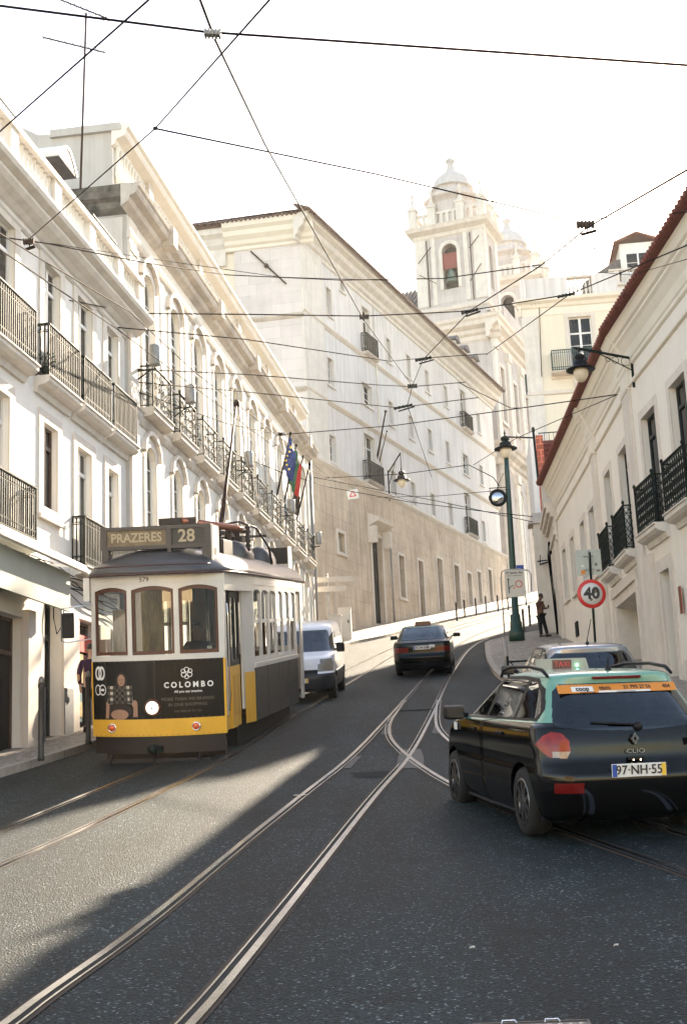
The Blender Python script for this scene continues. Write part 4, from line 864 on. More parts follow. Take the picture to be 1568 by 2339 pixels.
mb.tube([(-.5, -.2, 8.5), (.0, -.7, 8.45), (.06, -.9, 9.4)], .03, 5); mb.bar((-.42, -.3, 8.35), (.1, -.8, 8.4), .06, .05); mb.bar((-.42, -.3, 8.35), (-.38, -.3, 8.75), .03, .03); mb.build('cable_bundle', MT['cable'], B7)

# ================================================================== cream buildings on the right with the red eave
def right_house(name, lab, M0, x0, x1, ups, los, bals, zb, eave):
    t = thing(name, lab, 'building', mat=M0)
    mb = MB(); wall(mb, x0, x1, zb, 10.15, ups + los, .32); mb.quad((x0, 0, zb), (x0, 9, zb), (x0, 9, 10.1), (x0, 0, 10.1)); mb.quad((x1, 9, zb), (x1, 0, zb), (x1, 0, 10.1), (x1, 9, 10.1)); mb.quad((x0, 9, zb), (x1, 9, zb), (x1, 9, 10.1), (x0, 9, 10.1)); mb.build('wall', MT['plaster6'], t)
    cornice(t, x0, x1, [(.03, 9.28), (.07, 9.3), (.07, 9.38), (.02, 9.42)], MT['cornyel'], 'string_course')
    cornice(t, x0, x1, [(.02, 9.75), (.06, 9.78), (.06, 9.86), (.09, 9.9), (.13, 10.1), (.24, 10.3), (.3, 10.36), (.3, 10.42), (.36, 10.46), (.42, 10.62), (.46, 10.68)], MT['cornyel'])
    mb = MB(); mb.quad((x0, -.5, 10.72), (x1, -.5, 10.72), (x1, 5, 12.6), (x0, 5, 12.6)); mb.quad((x0, 9.5, 10.2), (x1, 9.5, 10.2), (x1, 5, 12.6), (x0, 5, 12.6)); mb.box(x0, x1, -.62, -.2, 10.69, 10.715)
    mb.add([(x0, 0, 10.1), (x0, 9, 10.1), (x0, 5, 12.5)], [(0, 1, 2)])
    x = x0 + .1
    while x < x1: mb.tube([(x, -.66, 10.76), (x, .6, 11.2)], .075, 7); x += .2
    mb.build('tiled_roof', MT['tile'], t)
    for h in ups: window(t, h, cols=2, rows=1, trans=h[3] - .5, surround='stone', sw=.2, proud=.03, rec=.14, sill=(h[2] > 5.6), fm='woodg')
    for a, b in bals: balcony(t, a, b, 5.45, 1.12, .30, .22, 'lattice', 'iron', 'stonel')
    return t
B6B = right_house('cream_house', 'long cream house with red tiled eave and garage opening, beyond the nearer right-hand house', frame_z((7.25, 30, 0), 182.36), -17.6, -.7,
   [(-3.45, -2.25, 5.5, 8.25), (-6.0, -5.0, 5.5, 8.25), (-9.45, -8.45, 6.0, 7.95), (-11.6, -10.65, 6.05, 7.95), (-14.25, -13.35, 6.15, 7.95), (-16.6, -15.7, 6.25, 7.95)], [(-6.2, -2.55, -.5, 4.75)], [(-3.75, -1.95), (-6.3, -4.7)], -.5, .5)
mb = MB(); mb.box(-6.2, -2.55, .9, 1.0, 0, 4.75); mb.build('garage_door', mat('grey_cream_garage_wall', (.50, .47, .40), .8, var=.08, vscale=2), B6B)
mb = MB(); mb.box(-6.45, -6.2, -.06, -.001, 1, 4.95); mb.box(-2.55, -2.3, -.06, -.001, 1, 4.95); mb.box(-6.45, -2.3, -.07, -.0012, 4.76, 5.02); mb.box(-6.2, -6.05, .0, .9, 1, 4.75); mb.prism([(0, 4.5), (0, 4.75), (.9, 4.75), (.9, 4.3)], 0, -6.04, -2.56); mb.each('garage_surround', MT['stone'], B6B)
mb = MB(); mb.box(-1.7, -.72, -.12, -.001, 0, 9.27); mb.box(-7.75, -7.15, -.1, -.001, 0, 9.27); mb.each('pilaster', MT['stone'], B6B)
for a, b in ((-1.75, -.70), (-7.8, -7.1)):
    cornice(B6B, a, b, [(.14, 9.24), (.16, 9.3), (.16, 9.42), (.12, 9.46), (.12, 9.72), (.15, 9.78), (.15, 9.86), (.18, 9.9), (.22, 10.1), (.32, 10.3), (.38, 10.36), (.38, 10.42), (.43, 10.46), (.49, 10.62), (.53, 10.67)], MT['cornyel'], 'cornice_break')
mb = MB()
for x in (-9.45, -11.6): mb.box(x + .1, x + .9, .2, .26, 6.02, 6.5)
mb.box(-14.6, -14.0, -.05, -.0, 4.6, 5.1); mb.each('low_grille', MT['iron'], B6B)
B6A = right_house('cream_house', 'nearest cream house on the right edge with lattice iron balconies and stone door frames', frame_z((7.25, 30, 0), 178.33), -.75, 15,
   [(-.02, 1.25, 5.5, 8.25), (2.5, 3.75, 5.5, 8.25), (5.4, 6.65, 5.5, 8.25), (9, 10.2, 5.5, 8.25)], [(.42, 1.2, 1.0, 4.45), (3.2, 4.3, .5, 4.3), (7, 9, .3, 4.2)], [(-.2, 1.42), (2.3, 3.95), (5.2, 6.85)], -1.5, .5)
for h in ((.42, 1.2, 1.0, 4.45), (3.2, 4.3, .5, 4.3), (7, 9, .3, 4.2)): window(B6A, h, cols=1, rows=1, surround='stone', sw=.3, proud=.04, rec=.28, name='door', sill=False, fm='wframe')
mb = MB(); mb.box(-.5, -.3, -.1, -.001, 4.2, 4.7); mb.build('wall_lantern_plate', MT['stone'], B6A)
mb = MB(); mb.box(-.74, .0, -.115, -.001, 0, 5.0); mb.box(1.75, 3.0, -.055, -.0013, 0, 2.3); mb.each('pilaster', MT['stone'], B6A)
mb = MB()
for i in range(5): mb.box(1.9 + .01 * i, 2.05 + .01 * i, -.075, -.056, 3.3, 3.9)
mb.build('letter_box', mat('dull_red_letter_box', (.35, .12, .08), .6), B6A)
# ================================================================== tram
TR = thing('tram', 'yellow, white and black vintage tram with a 28 route sign coming down the left track', 'tram', mat=frame_y((-3.15, 21.36, .52), 6.8, 7.2, 1.3))
TW = mat('tram_cream_white', (.66, .63, .585), .32, var=.07, vscale=3, coat=.3, streak=.1)
TY = mat('tram_yellow', (.80, .43, .035), .3, var=.1, vscale=3, coat=.3, streak=.1)
TB = mat('tram_black_film', (.004, .0035, .003), .3, spec=.3)
TG = mat('tram_side_film', (.016, .015, .015), .35, col2=(.008, .008, .008), vscale=1.6, coat=.1)
TK = mat('tram_brown_skirt', (.014, .006, .004), .5, var=.3, vscale=4)
TRF = mat('tram_grey_roof', (.055, .055, .06), .4, var=.25, vscale=2.5, bump=.06, bscale=30, coat=.15)
TWD = mat('tram_window_wood', (.10, .032, .015), .4, var=.3, vscale=8, stretch=(1, 1, 5))
TGL = glass('tram_glass', (.75, .78, .72), .14)
INT = mat('tram_interior_wood', (.10, .05, .025), .6, var=.3, vscale=4)
HW = 1.11; BU = .30; SX_ = 1.2
def fy(x): return -BU * (1 - (x / HW) ** 2)
def fpan(mb, x0, x1, z0, z1, off=0.0, th=.05, ztop=None, n=None):
    """curved front panel with thickness; ztop(x) optional arched upper edge"""
    n = n or max(2, int((x1 - x0) / .08)); zt = ztop or (lambda x: z1)
    X = [x0 + (x1 - x0) * i / n for i in range(n + 1)]
    F = [(x, fy(x) - off, z0) for x in X] + [(x, fy(x) - off, zt(x)) for x in X]
    Bk = [(x, fy(x) - off + th, z0) for x in X] + [(x, fy(x) - off + th, zt(x)) for x in X]
    m = n + 1; fs = []
    for i in range(n): fs += [(i, i + 1, m + i + 1, m + i), (2 * m + i + 1, 2 * m + i, 3 * m + i, 3 * m + i + 1), (i + 1, i, 2 * m + i, 2 * m + i + 1), (m + i, m + i + 1, 3 * m + i + 1, 3 * m + i)]
    fs += [(0, m, 3 * m, 2 * m), (n, 2 * m + n, 3 * m + n, m + n)]
    mb.add(F + Bk, fs)
panes = [(-1.03, -.43), (-.35, .35), (.43, 1.03)]
mb = MB()
def arch(a, b, z, r): return lambda x: z + r * (1 - ((x - (a + b) / 2) / ((b - a) / 2)) ** 2)
fpan(mb, -HW, HW, 1.62, 1.71, .02, .09)                        # sill
X = -HW
for a, b in panes: fpan(mb, X, a, 1.71, 3.03); X = b
fpan(mb, X, HW, 1.71, 3.03)
for a, b in panes:                                             # header above arched panes
    n = 8; f = arch(a, b, 2.76, .06)
    for k in range(n):
        xa, xb = a + (b - a) * k / n, a + (b - a) * (k + 1) / n
        mb.add([(xa, fy(xa), f(xa)), (xb, fy(xb), f(xb)), (xb, fy(xb), 3.03), (xa, fy(xa), 3.03)], [(0, 1, 2, 3)])
        mb.add([(xa, fy(xa), f(xa)), (xb, fy(xb), f(xb)), (xb, fy(xb) + .05, f(xb)), (xa, fy(xa) + .05, f(xa))], [(3, 2, 1, 0)])
fpan(mb, -HW - .02, HW + .02, 2.865, 2.875, .012, .02)
front = mb.build('front', TW, TR)
for a, b in panes:
    mb = MB(); f = arch(a, b, 2.755, .06); fpan(mb, a, a + .045, 1.715, 2.76, -.03, .04); fpan(mb, b - .045, b, 1.715, 2.76, -.03, .04); fpan(mb, a + .045, b - .045, 1.715, 1.77, -.03, .04)
    n = 8
    for k in range(n):
        xa, xb = a + (b - a) * k / n, a + (b - a) * (k + 1) / n
        mb.add([(xa, fy(xa) + .03, f(xa) - .06), (xb, fy(xb) + .03, f(xb) - .06), (xb, fy(xb) + .03, f(xb) + .01), (xa, fy(xa) + .03, f(xa) + .01)], [(0, 1, 2, 3)])
    fr = mb.build('windscreen_frame', TWD, TR)
    mb = MB(); mb.grid(lambda i, j: (a + (b - a) * i / 8, fy(a + (b - a) * i / 8) + .05, 1.73 if j == 0 else f(a + (b - a) * i / 8)), 8, 1); mb.build('windscreen', TGL, fr)
mb = MB(); fpan(mb, -HW, HW, .68, 1.62, .0, .05); mb.build('advert_panel', TB, TR)
mb = MB(); fpan(mb, -HW - .005, HW + .005, .405, .68, .012, .06); mb.build('yellow_apron', TY, TR)
mb = MB(); fpan(mb, -1.08, 1.08, .13, .405, -.03, .05); mb.box(-1.0, 1.0, .35, .5, -.1, .3); mb.build('skirt', TK, TR)
mb = MB(); fpan(mb, -HW - .012, -HW + .012, .68, 1.62, .012, .04); fpan(mb, HW - .02, HW + .012, .68, 1.62, .012, .04); mb.build('corner_strip', TY, TR)
mb = MB(); mb.grid(lambda i, j: (-.33 + .5 * i / 6, fy(-.33 + .5 * i / 6) + .09 + .01 * math.sin(i * 2), 1.76 + .98 * j), 6, 1); mb.build('painted_reflection', mat('amber_painted_reflection', (.42, .29, .14), .7, col2=(.12, .075, .035), vscale=2.6, stretch=(3, 1, .6)), TR)  # amber sheet behind the middle pane, coloured to imitate light reflected in it
mb = MB(); mb.grid(lambda i, j: (-.72 + .26 * i / 4, fy(-.72 + .26 * i / 4) + .09, 1.76 + .7 * j), 4, 1); mb.build('painted_reflection', MATS['amber_painted_reflection'], TR)  # narrower sheet, same painted reflection for the left pane
def bend(o, eps=.006):
    for v in o.data.vertices: v.co = Vector((v.co.x, fy(v.co.x) - eps - max(0, v.co.z) * 0 + (-v.co.y) * 0 - (v.co.y * 0), v.co.z))
def ftext(nm, body, size, x, z, m_, sx=1.0, bold=0.0, eps=.006):
    o = text(nm, body, size, m_, TR, Matrix.Identity(4), 'CENTER', 0.0, sx, bold)
    for v in o.data.vertices: a, b = v.co.x + x, v.co.y + z; v.co = Vector((a, fy(a) - eps, b))
    return o
def fshape(nm, polys, m_, eps=.006, par=None):                # flat printed shapes on the curved front, in (x, z)
    mb = MB()
    for P in polys: mb.add([(p[0], fy(p[0]) - eps, p[1]) for p in P], [list(range(len(P)))])
    return (mb.each if nm in ('picture_face', 'round_stickers', 'picture_hair') else mb.build)(nm, m_, par or TR)
def ringp(cx, cz, r0, r1, n=22, sx=1.0, a0=0, a1=360):
    out = []
    for i in range(n):
        t0, t1 = R(a0 + (a1 - a0) * i / n), R(a0 + (a1 - a0) * (i + 1) / n)
        out.append([(cx + sx * r0 * math.cos(t0), cz + r0 * math.sin(t0)), (cx + sx * r1 * math.cos(t0), cz + r1 * math.sin(t0)), (cx + sx * r1 * math.cos(t1), cz + r1 * math.sin(t1)), (cx + sx * r0 * math.cos(t1), cz + r0 * math.sin(t1))])
    return out
def disc(cx, cz, rx, rz, n=18): return [[(cx + rx * math.cos(2 * math.pi * i / n), cz + rz * math.sin(2 * math.pi * i / n)) for i in range(n)]]
PW = mat('print_white', (.75, .74, .72), .5); PGR = mat('print_grey_gold', (.13, .11, .085), .5); PK = mat('print_black', (.012, .012, .012), .4)
ftext('fleet_number', '579', .105, -.12, 2.925, PK, 1.05, .001)
ftext('advert_text', 'C O L O M B O', .125, .55, 1.21, PW, .92, .004)
ftext('advert_text', 'All you can imagine.', .052, .55, 1.105, PW, 1.05, .001)
ftext('advert_text', 'MORE THAN 340 BRANDS', .072, .53, .985, PGR, .98); ftext('advert_text', 'IN ONE SHOPPING', .072, .53, .895, PGR, 1.0); ftext('advert_text', 'TAX FREE UP TO 15%', .045, .53, .79, PGR, 1.0)
K = []
for i in range(3):
    t = R(90 + 120 * i); K += ringp(.53 + .052 * math.cos(t), 1.40 + .052 * math.sin(t), .032, .044, 14); t2 = t + R(60); K += ringp(.53 + .062 * math.cos(t2), 1.40 + .062 * math.sin(t2), .026, .037, 14)
fshape('advert_emblem', K, PW)
# advert picture: dim curtains, a girl peeking over a chequered cloth, hands and a dark-haired head below
SK = mat('print_skin', (.40, .22, .14), .5, var=.2, vscale=14); HR = mat('print_dark_hair', (.02, .010, .006), .5); CUR = mat('print_dim_curtain', (.03, .024, .018), .4, col2=(.009, .008, .007), vscale=5, stretch=(1, 1, .1))
fshape('advert_picture', [[(-.86, .685), (.02, .685), (.02, 1.615), (-.86, 1.615)]], CUR, .003)
pic = fshape('picture_hair', disc(-.56, 1.29, .11, .15) + disc(-.60, .82, .22, .13), HR, .005)
fshape('picture_face', disc(-.56, 1.31, .066, .095) + disc(-.60, .76, .16, .085) + disc(-.33, .93, .05, .06) + [[(-.36, .72), (-.28, .72), (-.28, .93), (-.35, .95)], [(-.86, .70), (-.80, .70), (-.78, .95), (-.84, .97)]], SK, .007)
fshape('picture_eyes', disc(-.585, 1.32, .012, .006, 8) + disc(-.535, 1.32, .012, .006, 8) + [[(-.575, 1.27), (-.545, 1.27), (-.545, 1.262), (-.575, 1.262)]], PK, .009)
CH1 = mat('print_cream_cloth', (.60, .54, .44), .6)
fshape('picture_cloth', [[(-.82, .93), (-.36, .93), (-.37, 1.22), (-.81, 1.22)]], CH1, .008)
ch = []; ch2 = []
for i in range(9):
    for j in range(6):
        x = -.815 + i * .05; z = .935 + j * .048; q = [(x, z), (x + .05, z), (x + .05, z + .048), (x, z + .048)]
        if i % 2 == 0 and j % 2 == 0: ch.append(q)
        elif i % 2 == 0 or j % 2 == 0: ch2.append(q)
fshape('picture_check', ch, PK, .010); fshape('picture_check_half', ch2, mat('print_brown_half_tone', (.09, .07, .05), .6), .010)
fshape('round_stickers', ringp(-.985, 1.43, .07, .115, 22, .55) + ringp(-.925, 1.43, .07, .115, 22, .55) + ringp(-1.0, 1.16, .07, .09, 18, .6) + ringp(-.91, 1.16, .07, .09, 18, .75) + disc(-.91, 1.16, .035, .02), PW, .008)
mb = MB()
for k in range(23):
    x = -1.05 + k * .0955
    for z in (1.60, .70): mb.ball((x, fy(x) - .004, z), .008, 4)
    mb.ball((x, fy(x) - .014, .425), .007, 4)
for y in [2.2 + .3 * k for k in range(16)]:
    for z in (1.34, .45): mb.ball((SX_ + .008, y, z), .008, 4)
tag(mb.build('rivet_rows', mat('rivet_grey', (.05, .045, .04), .5), TR), kind='stuff')
# headlight and marker lamps
mb = MB(); c = (-.02, fy(0) - .02, .865); mb.lathe([(.02, .04), (.135, .04), (.14, .0), (.125, -.05), (.11, -.06), (.105, -.04)], 24, c, 1); hl = mb.build('headlight', mat('brown_lamp_rim', (.12, .04, .025), .4), TR)
mb = MB(); mb.lathe([(.02, -.065), (.06, -.062), (.105, -.045), (.105, -.03), (.02, -.03)], 20, c, 1); mb.build('headlight_lens', mat('lit_headlight', (.9, .85, .7), .3, emis=((1, .88, .62), .35)), hl)
mb = MB(); mb.lathe([(.004, -.075), (.02, -.072), (.022, -.06), (.004, -.055)], 10, c, 1); mb.build('bulb_cap', MT['chrome'], hl)
for x in (-.74, .66):
    mb = MB(); c = (x, fy(x) - .015, .545); mb.lathe([(.01, .03), (.075, .02), (.075, -.02), (.06, -.03), (.055, -.02)], 16, c, 1); ml = mb.build('marker_lamp', MT['chrome'], TR)
    mb = MB(); mb.lathe([(.004, -.05), (.03, -.047), (.054, -.03), (.054, -.02), (.004, -.02)], 14, c, 1); mb.build('amber_lens', mat('amber_red_lens', (.65, .10, .02), .15, coat=.6), ml)
# lifeguard slats and gear below the front
mb = MB(); mb.bar((-.9, -.30, .02), (.9, -.30, .02), .03, .07)
for k in range(6): z = -.05 - .045 * k; mb.bar((-.78, -.34 - .07 * k, z), (.78, -.34 - .07 * k, z), .05, .022)
for x in (-.72, 0, .72): mb.bar((x, -.25, .12), (x, -.72, -.21), .03, .03)
mb.build('lifeguard', mat('dark_brown_lifeguard', (.016, .009, .007), .7, var=.3, vscale=6), TR)
mb = MB(); mb.bar((-.12, -.34, .2), (.12, -.34, .2), .08, .1); mb.lathe([(.02, -.5), (.07, -.48), (.07, -.34), (.02, -.33)], 10, (0, 0, .22), 1); mb.build('coupler', MT['iron'], TR)
# platform side with folding door, angled panel, saloon
SX = 1.2
mb = MB(); mb.box(HW - .03, HW + .01, .0, .16, .68, 3.03); mb.box(HW - .04, HW, 1.5, 1.62, .68, 3.03)
mb.box(HW - .04, HW + .03, 0, 1.66, 2.72, 3.03); mb.quad((HW + .0, 1.62, .5), (SX, 2.06, .5), (SX, 2.06, 3.03), (HW + .0, 1.62, 3.03)); mb.add([(HW + .03, 0, 2.72), (HW + .03, 0, 3.03), (SX + .02, 2.06, 3.03), (SX + .02, 2.06, 2.72)], [(0, 3, 2, 1)])
mb.build('platform_side', TW, TR)
mb = MB(); mb.quad((HW + .004, 1.60, .42), (SX + .004, 2.07, .42), (SX + .004, 2.07, 1.3), (HW + .004, 1.60, 1.3)); mb.build('yellow_corner_panel', TY, TR)
for k in range(3):                                             # door leaves
    y0, y1 = .18 + .44 * k, .18 + .44 * (k + 1) - .012
    mb = MB(); x0, x1 = HW - .10 + (.03 if k % 2 else 0), HW - .06 + (.03 if k % 2 else 0)
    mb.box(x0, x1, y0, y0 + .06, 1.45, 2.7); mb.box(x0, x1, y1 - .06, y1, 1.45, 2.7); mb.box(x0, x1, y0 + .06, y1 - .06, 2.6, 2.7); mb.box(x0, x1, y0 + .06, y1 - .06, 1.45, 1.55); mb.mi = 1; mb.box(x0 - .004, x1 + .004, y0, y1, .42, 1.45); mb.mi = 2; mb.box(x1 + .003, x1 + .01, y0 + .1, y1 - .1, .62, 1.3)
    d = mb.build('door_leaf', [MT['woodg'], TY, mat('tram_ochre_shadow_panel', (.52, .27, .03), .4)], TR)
    mb = MB(); mb.quad(((x0 + x1) / 2, y0 + .05, 1.5), ((x0 + x1) / 2, y1 - .05, 1.5), ((x0 + x1) / 2, y1 - .05, 2.62), ((x0 + x1) / 2, y0 + .05, 2.62)); mb.build('door_glass', TGL, d)
mb = MB(); mb.tube([(HW + .03, .12, .75), (HW + .05, .12, 1.0), (HW + .05, .12, 2.3), (HW + .03, .12, 2.5)], .013, 6); mb.build('grab_rail', MT['chrome'], TR)
Y0, Y1 = 2.06, 6.95; nw = 6; ww = (Y1 - Y0 - .1) / nw
TS = Matrix(((0, 1, 0, SX), (1, 0, 0, 0), (0, 0, 1, 0), (0, 0, 0, 1)))  # X->y , Y->x
holes = [(Y0 + .07 + ww * k, Y0 + .07 + ww * (k + 1) - .09, 1.5, 2.76, .07) for k in range(nw)]
for sgn in (1, -1):
    mb = MB(); mb.T = Matrix(((0, -sgn, 0, sgn * SX), (1, 0, 0, 0), (0, 0, 1, 0), (0, 0, 0, 1)))
    wall(mb, Y0, Y1, 1.36, 3.03, holes, .06); mb.box(Y0 - .02, Y1 + .02, -.035, -.001, 1.36, 1.44); mb.box(Y0 - .0, Y1, -.02, -.001, 2.84, 2.86)
    sd_ = mb.build('saloon_side', TW, TR)
    for h in holes:
        mb = MB(); mb.T = Matrix(((0, -sgn, 0, sgn * SX), (1, 0, 0, 0), (0, 0, 1, 0), (0, 0, 0, 1))); a, b = h[0], h[1]
        mb.box(a, a + .03, .02, .05, 1.5, 2.7); mb.box(b - .03, b, .02, .05, 1.5, 2.7); mb.box(a + .03, b - .03, .02, .05, 2.15, 2.22); mb.box(a + .03, b - .03, .02, .05, 1.5, 1.55)
        fr = mb.build('side_window', TW, TR)
        mb = MB(); mb.T = Matrix(((0, -sgn, 0, sgn * SX), (1, 0, 0, 0), (0, 0, 1, 0), (0, 0, 0, 1))); P = [(a, 2.2), (b, 2.2)] + arch_pts(a, b, 2.76, .07)[::-1]; mb.add([(p[0], .035, p[1]) for p in P], [list(range(len(P)))]); mb.build('side_glass', TGL, fr)
    mb = MB(); x0, x1 = (SX - .02, SX + .006) if sgn > 0 else (-SX - .006, -SX + .02)
    mb.box(x0, x1, Y0 + .04, Y1, .42, 1.36); mb.mi = 1
    for k in range(1, 4): y = Y0 + k * 1.25; mb.box(x0 - .003 * (sgn < 0), x1 + .003 * (sgn > 0), y - .006, y + .006, .42, 1.36)
    mb.build('side_advert_panel', [TG, MT['black']], TR)
Msd = lambda y, z: Matrix(((0, 0, 1, SX + .012), (1, 0, 0, y), (0, 1, 0, z), (0, 0, 0, 1)))
PGS = mat('print_faint_grey', (.06, .06, .06), .5)
text('side_text', 'COLOMBO', .17, PGS, TR, Msd(6.0, .93), sx=.9); text('side_text', '28', .2, PGS, TR, Msd(2.75, 1.12)); text('side_text', 'MORE THAN 340 BRANDS', .09, PGS, TR, Msd(5.2, .66))
mb = MB(); mb.T = Msd(4.9, 1.12)
for P in ringp(0, .04, .07, .1, 16) + ringp(.1, -.05, .06, .085, 16) + ringp(-.1, -.05, .06, .085, 16): mb.add([(p[0], p[1], 0) for p in P], [list(range(4))])
mb.build('side_emblem', PGS, TR)
# left platform side, rear platform, floor and interior
mb = MB(); mb.box(-HW - .0, -HW + .04, 0, Y0, .42, 1.62); mb.box(-HW, -HW + .04, 0, .12, 1.62, 3.03); mb.box(-HW, -HW + .04, 1.5, Y0, 1.62, 3.03); mb.box(-HW, -HW + .04, .12, 1.5, 2.75, 3.03)
mb.box(-HW, -HW + .04, Y1, 8.4, .42, 1.5); mb.box(HW - .04, HW, Y1, 8.4, 2.8, 3.03); mb.box(-HW, -HW + .04, Y1, 8.4, 2.8, 3.03); mb.box(HW - .04, HW, Y1, Y1 + .15, .42, 2.8); mb.box(HW - .04, HW, 8.1, 8.4, .42, 2.8); mb.box(-HW, -HW + .04, 8.2, 8.4, 1.5, 2.8)
mb.box(-HW, HW, 8.36, 8.4, .42, 1.6); mb.box(-HW, HW, 8.36, 8.4, 2.75, 3.03)
for x in (-HW, -.42, .34, HW - .08): mb.box(x, x + .08, 8.361, 8.399, 1.6, 2.75)
mb.each('body_rear_panel', TW, TR)
mb = MB(); mb.box(-1.05, 1.05, .1, 8.3, .55, .62); mb.mi = 1; mb.box(-.95, .95, 1.6, 7.2, -.0, .5)
mb.build('underframe', [INT, MT['black']], TR)
mb = MB()
for yb in (1.98, 6.98): mb.box(-1.15, -.42, yb, yb + .05, .62, 3.0); mb.box(.42, 1.15, yb, yb + .05, .62, 1.5); mb.box(.42, .5, yb, yb + .05, 1.5, 3.0); mb.box(1.07, 1.15, yb, yb + .05, 1.5, 3.0); mb.box(-.42, .42, yb, yb + .05, 2.6, 3.0)
for yk in range(7):
    for s in (-1, 1): mb.box(s * .38, s * 1.05, 2.6 + .62 * yk, 2.65 + .62 * yk, 1.0, 1.55); mb.box(s * .38, s * 1.05, 2.65 + .62 * yk, 3.0 + .62 * yk, .98, 1.06)
mb.build('interior', INT, TR)
mb = MB()
for y in (1.9, 3.8, 5.6): mb.tube([(.4, y, .6), (.4, y, 2.95)], .017, 6); mb.tube([(-.4, y, .6), (-.4, y, 2.95)], .017, 6)
mb.each('grab_pole', MT['chrome'], TR)
mb = MB(); mb.box(-.32, .1, .05, .3, .62, 1.55); mb.lathe([(.17, 1.55), (.17, 1.68), (.05, 1.7)], 14, (-.1, .18, 0)); mb.tube([(-.1, .18, 1.72), (-.22, .1, 1.8)], .02, 6); mb.build('driver_console', MT['black'], TR)
mb = MB(); mb.box(-.98, -.78, -.0, .01, 1.75, 1.98); mb.build('paper_notice', mat('pinkish_paper', (.7, .5, .46), .8), TR)
# wheels and truck
for y in (3.1, 5.3):
    for x in (-.5, .5):
        mb = MB(); mb.lathe([(.05, -.06), (.33, -.06), (.37, -.02), (.37, -.04), (.36, .05), (.33, .06), (.05, .06)], 20, (x, y, .30), 0); mb.build('wheel', MT['iron'], TR)
mb = MB(); mb.box(.6, .72, 2.6, 5.9, .12, .4); mb.box(-.72, -.6, 2.6, 5.9, .12, .4); mb.each('truck_frame', MT['black'], TR)
# roof: stack of rounded outlines
def rr(w_, y0, y1, rad, n=8):
    pts = []; rad = min(rad, w_ * .98)
    for cx, cy, a in ((w_ - rad, y0 + rad, -90), (w_ - rad, y1 - rad, 0), (-w_ + rad, y1 - rad, 90), (-w_ + rad, y0 + rad, 180)):
        for k in range(n + 1): t = R(a + 90 * k / n); pts.append((cx + rad * math.cos(t), cy + rad * math.sin(t)))
    return pts
mb = MB(); LV = [(1.20, -.36, 8.7, .85, 3.0), (1.25, -.42, 8.75, .9, 3.03), (1.25, -.42, 8.75, .9, 3.06), (1.235, -.40, 8.72, .9, 3.10), (1.17, -.33, 8.65, .88, 3.19), (1.06, -.2, 8.5, .84, 3.29), (.9, .0, 8.3, .78, 3.375), (.68, .28, 8.0, .6, 3.44), (.4, .6, 7.7, .38, 3.475), (.05, .95, 7.3, .04, 3.49)]
LP = [[(x, y, z) for x, y in rr(w_, a, b, r_)] for w_, a, b, r_, z in LV]; nn = len(LP[0])
mb.grid(lambda i, j: LP[i][j % nn], len(LP) - 1, nn)
mb.add(LP[0], [list(range(nn))[::-1]]); mb.build('roof', TRF, TR)
mb = MB(); P = [(x, y, 3.015) for x, y in rr(1.262, -.432, 8.76, .91)]; mb.tube(P, .018, 6, True); mb.tube([(x * 1.0, y, 3.155) for x, y in rr(1.195, -.36, 8.68, .88)][30:36] + [(x, y, 3.155) for x, y in rr(1.195, -.36, 8.68, .88)][0:5], .012, 5); mb.build('gutter', mat('dark_red_gutter', (.06, .02, .018), .5), TR)
# destination sign box
mb = MB(); sy = .02
mb.box(-.93, .93, sy, sy + .24, 3.76, 3.82); mb.box(-.93, .93, sy, sy + .24, 3.44, 3.5); mb.box(-.93, -.83, sy + .001, sy + .24, 3.5, 3.76); mb.box(.83, .93, sy + .001, sy + .24, 3.5, 3.76); mb.box(.18, .27, sy + .002, sy + .2, 3.5, 3.76); mb.box(-.9, .9, sy + .2, sy + .24, 3.5, 3.76)
mb.box(-.92, -.80, sy + .01, sy + .2, 3.18, 3.44); mb.box(.78, .92, sy + .01, sy + .24, 3.12, 3.44); mb.box(.2, .26, sy + .01, sy + .06, 3.3, 3.44)
sb = mb.build('sign_box', mat('sign_box_grey', (.065, .055, .05), .5, var=.2, vscale=4), TR)
mb = MB(); mb.quad((-.83, sy + .03, 3.5), (.18, sy + .03, 3.5), (.18, sy + .03, 3.76), (-.83, sy + .03, 3.76)); mb.build('destination_blind', mat('aged_beige_blind', (.22, .16, .09), .6, col2=(.13, .095, .055), vscale=7), sb)
mb = MB(); mb.quad((.27, sy + .03, 3.5), (.83, sy + .03, 3.5), (.83, sy + .03, 3.76), (.27, sy + .03, 3.76)); mb.build('route_blind', mat('grey_brown_blind', (.05, .045, .04), .6, var=.2, vscale=6), sb)
CT = mat('faded_cream_letters', (.42, .35, .23), .6); Mf = lambda x, z, y: Matrix(((1, 0, 0, x), (0, 0, -1, y), (0, 1, 0, z), (0, 0, 0, 1)))
text('destination_text', 'PRAZERES', .21, CT, sb, Mf(-.33, 3.63, sy + .024), sx=.92, bold=.004); text('route_text', '28', .29, CT, sb, Mf(.52, 3.63, sy + .024), sx=1.0, bold=.006)
mb = MB(); mb.box(.931, .96, sy + .02, sy + .5, 3.1, 3.8); mb.mi = 1; mb.box(.96, .963, sy + .1, sy + .16, 3.3, 3.42); mb.box(.96, .963, sy + .22, sy + .28, 3.3, 3.42); mb.build('sign_side_plate', [TW, MT['black']], sb)
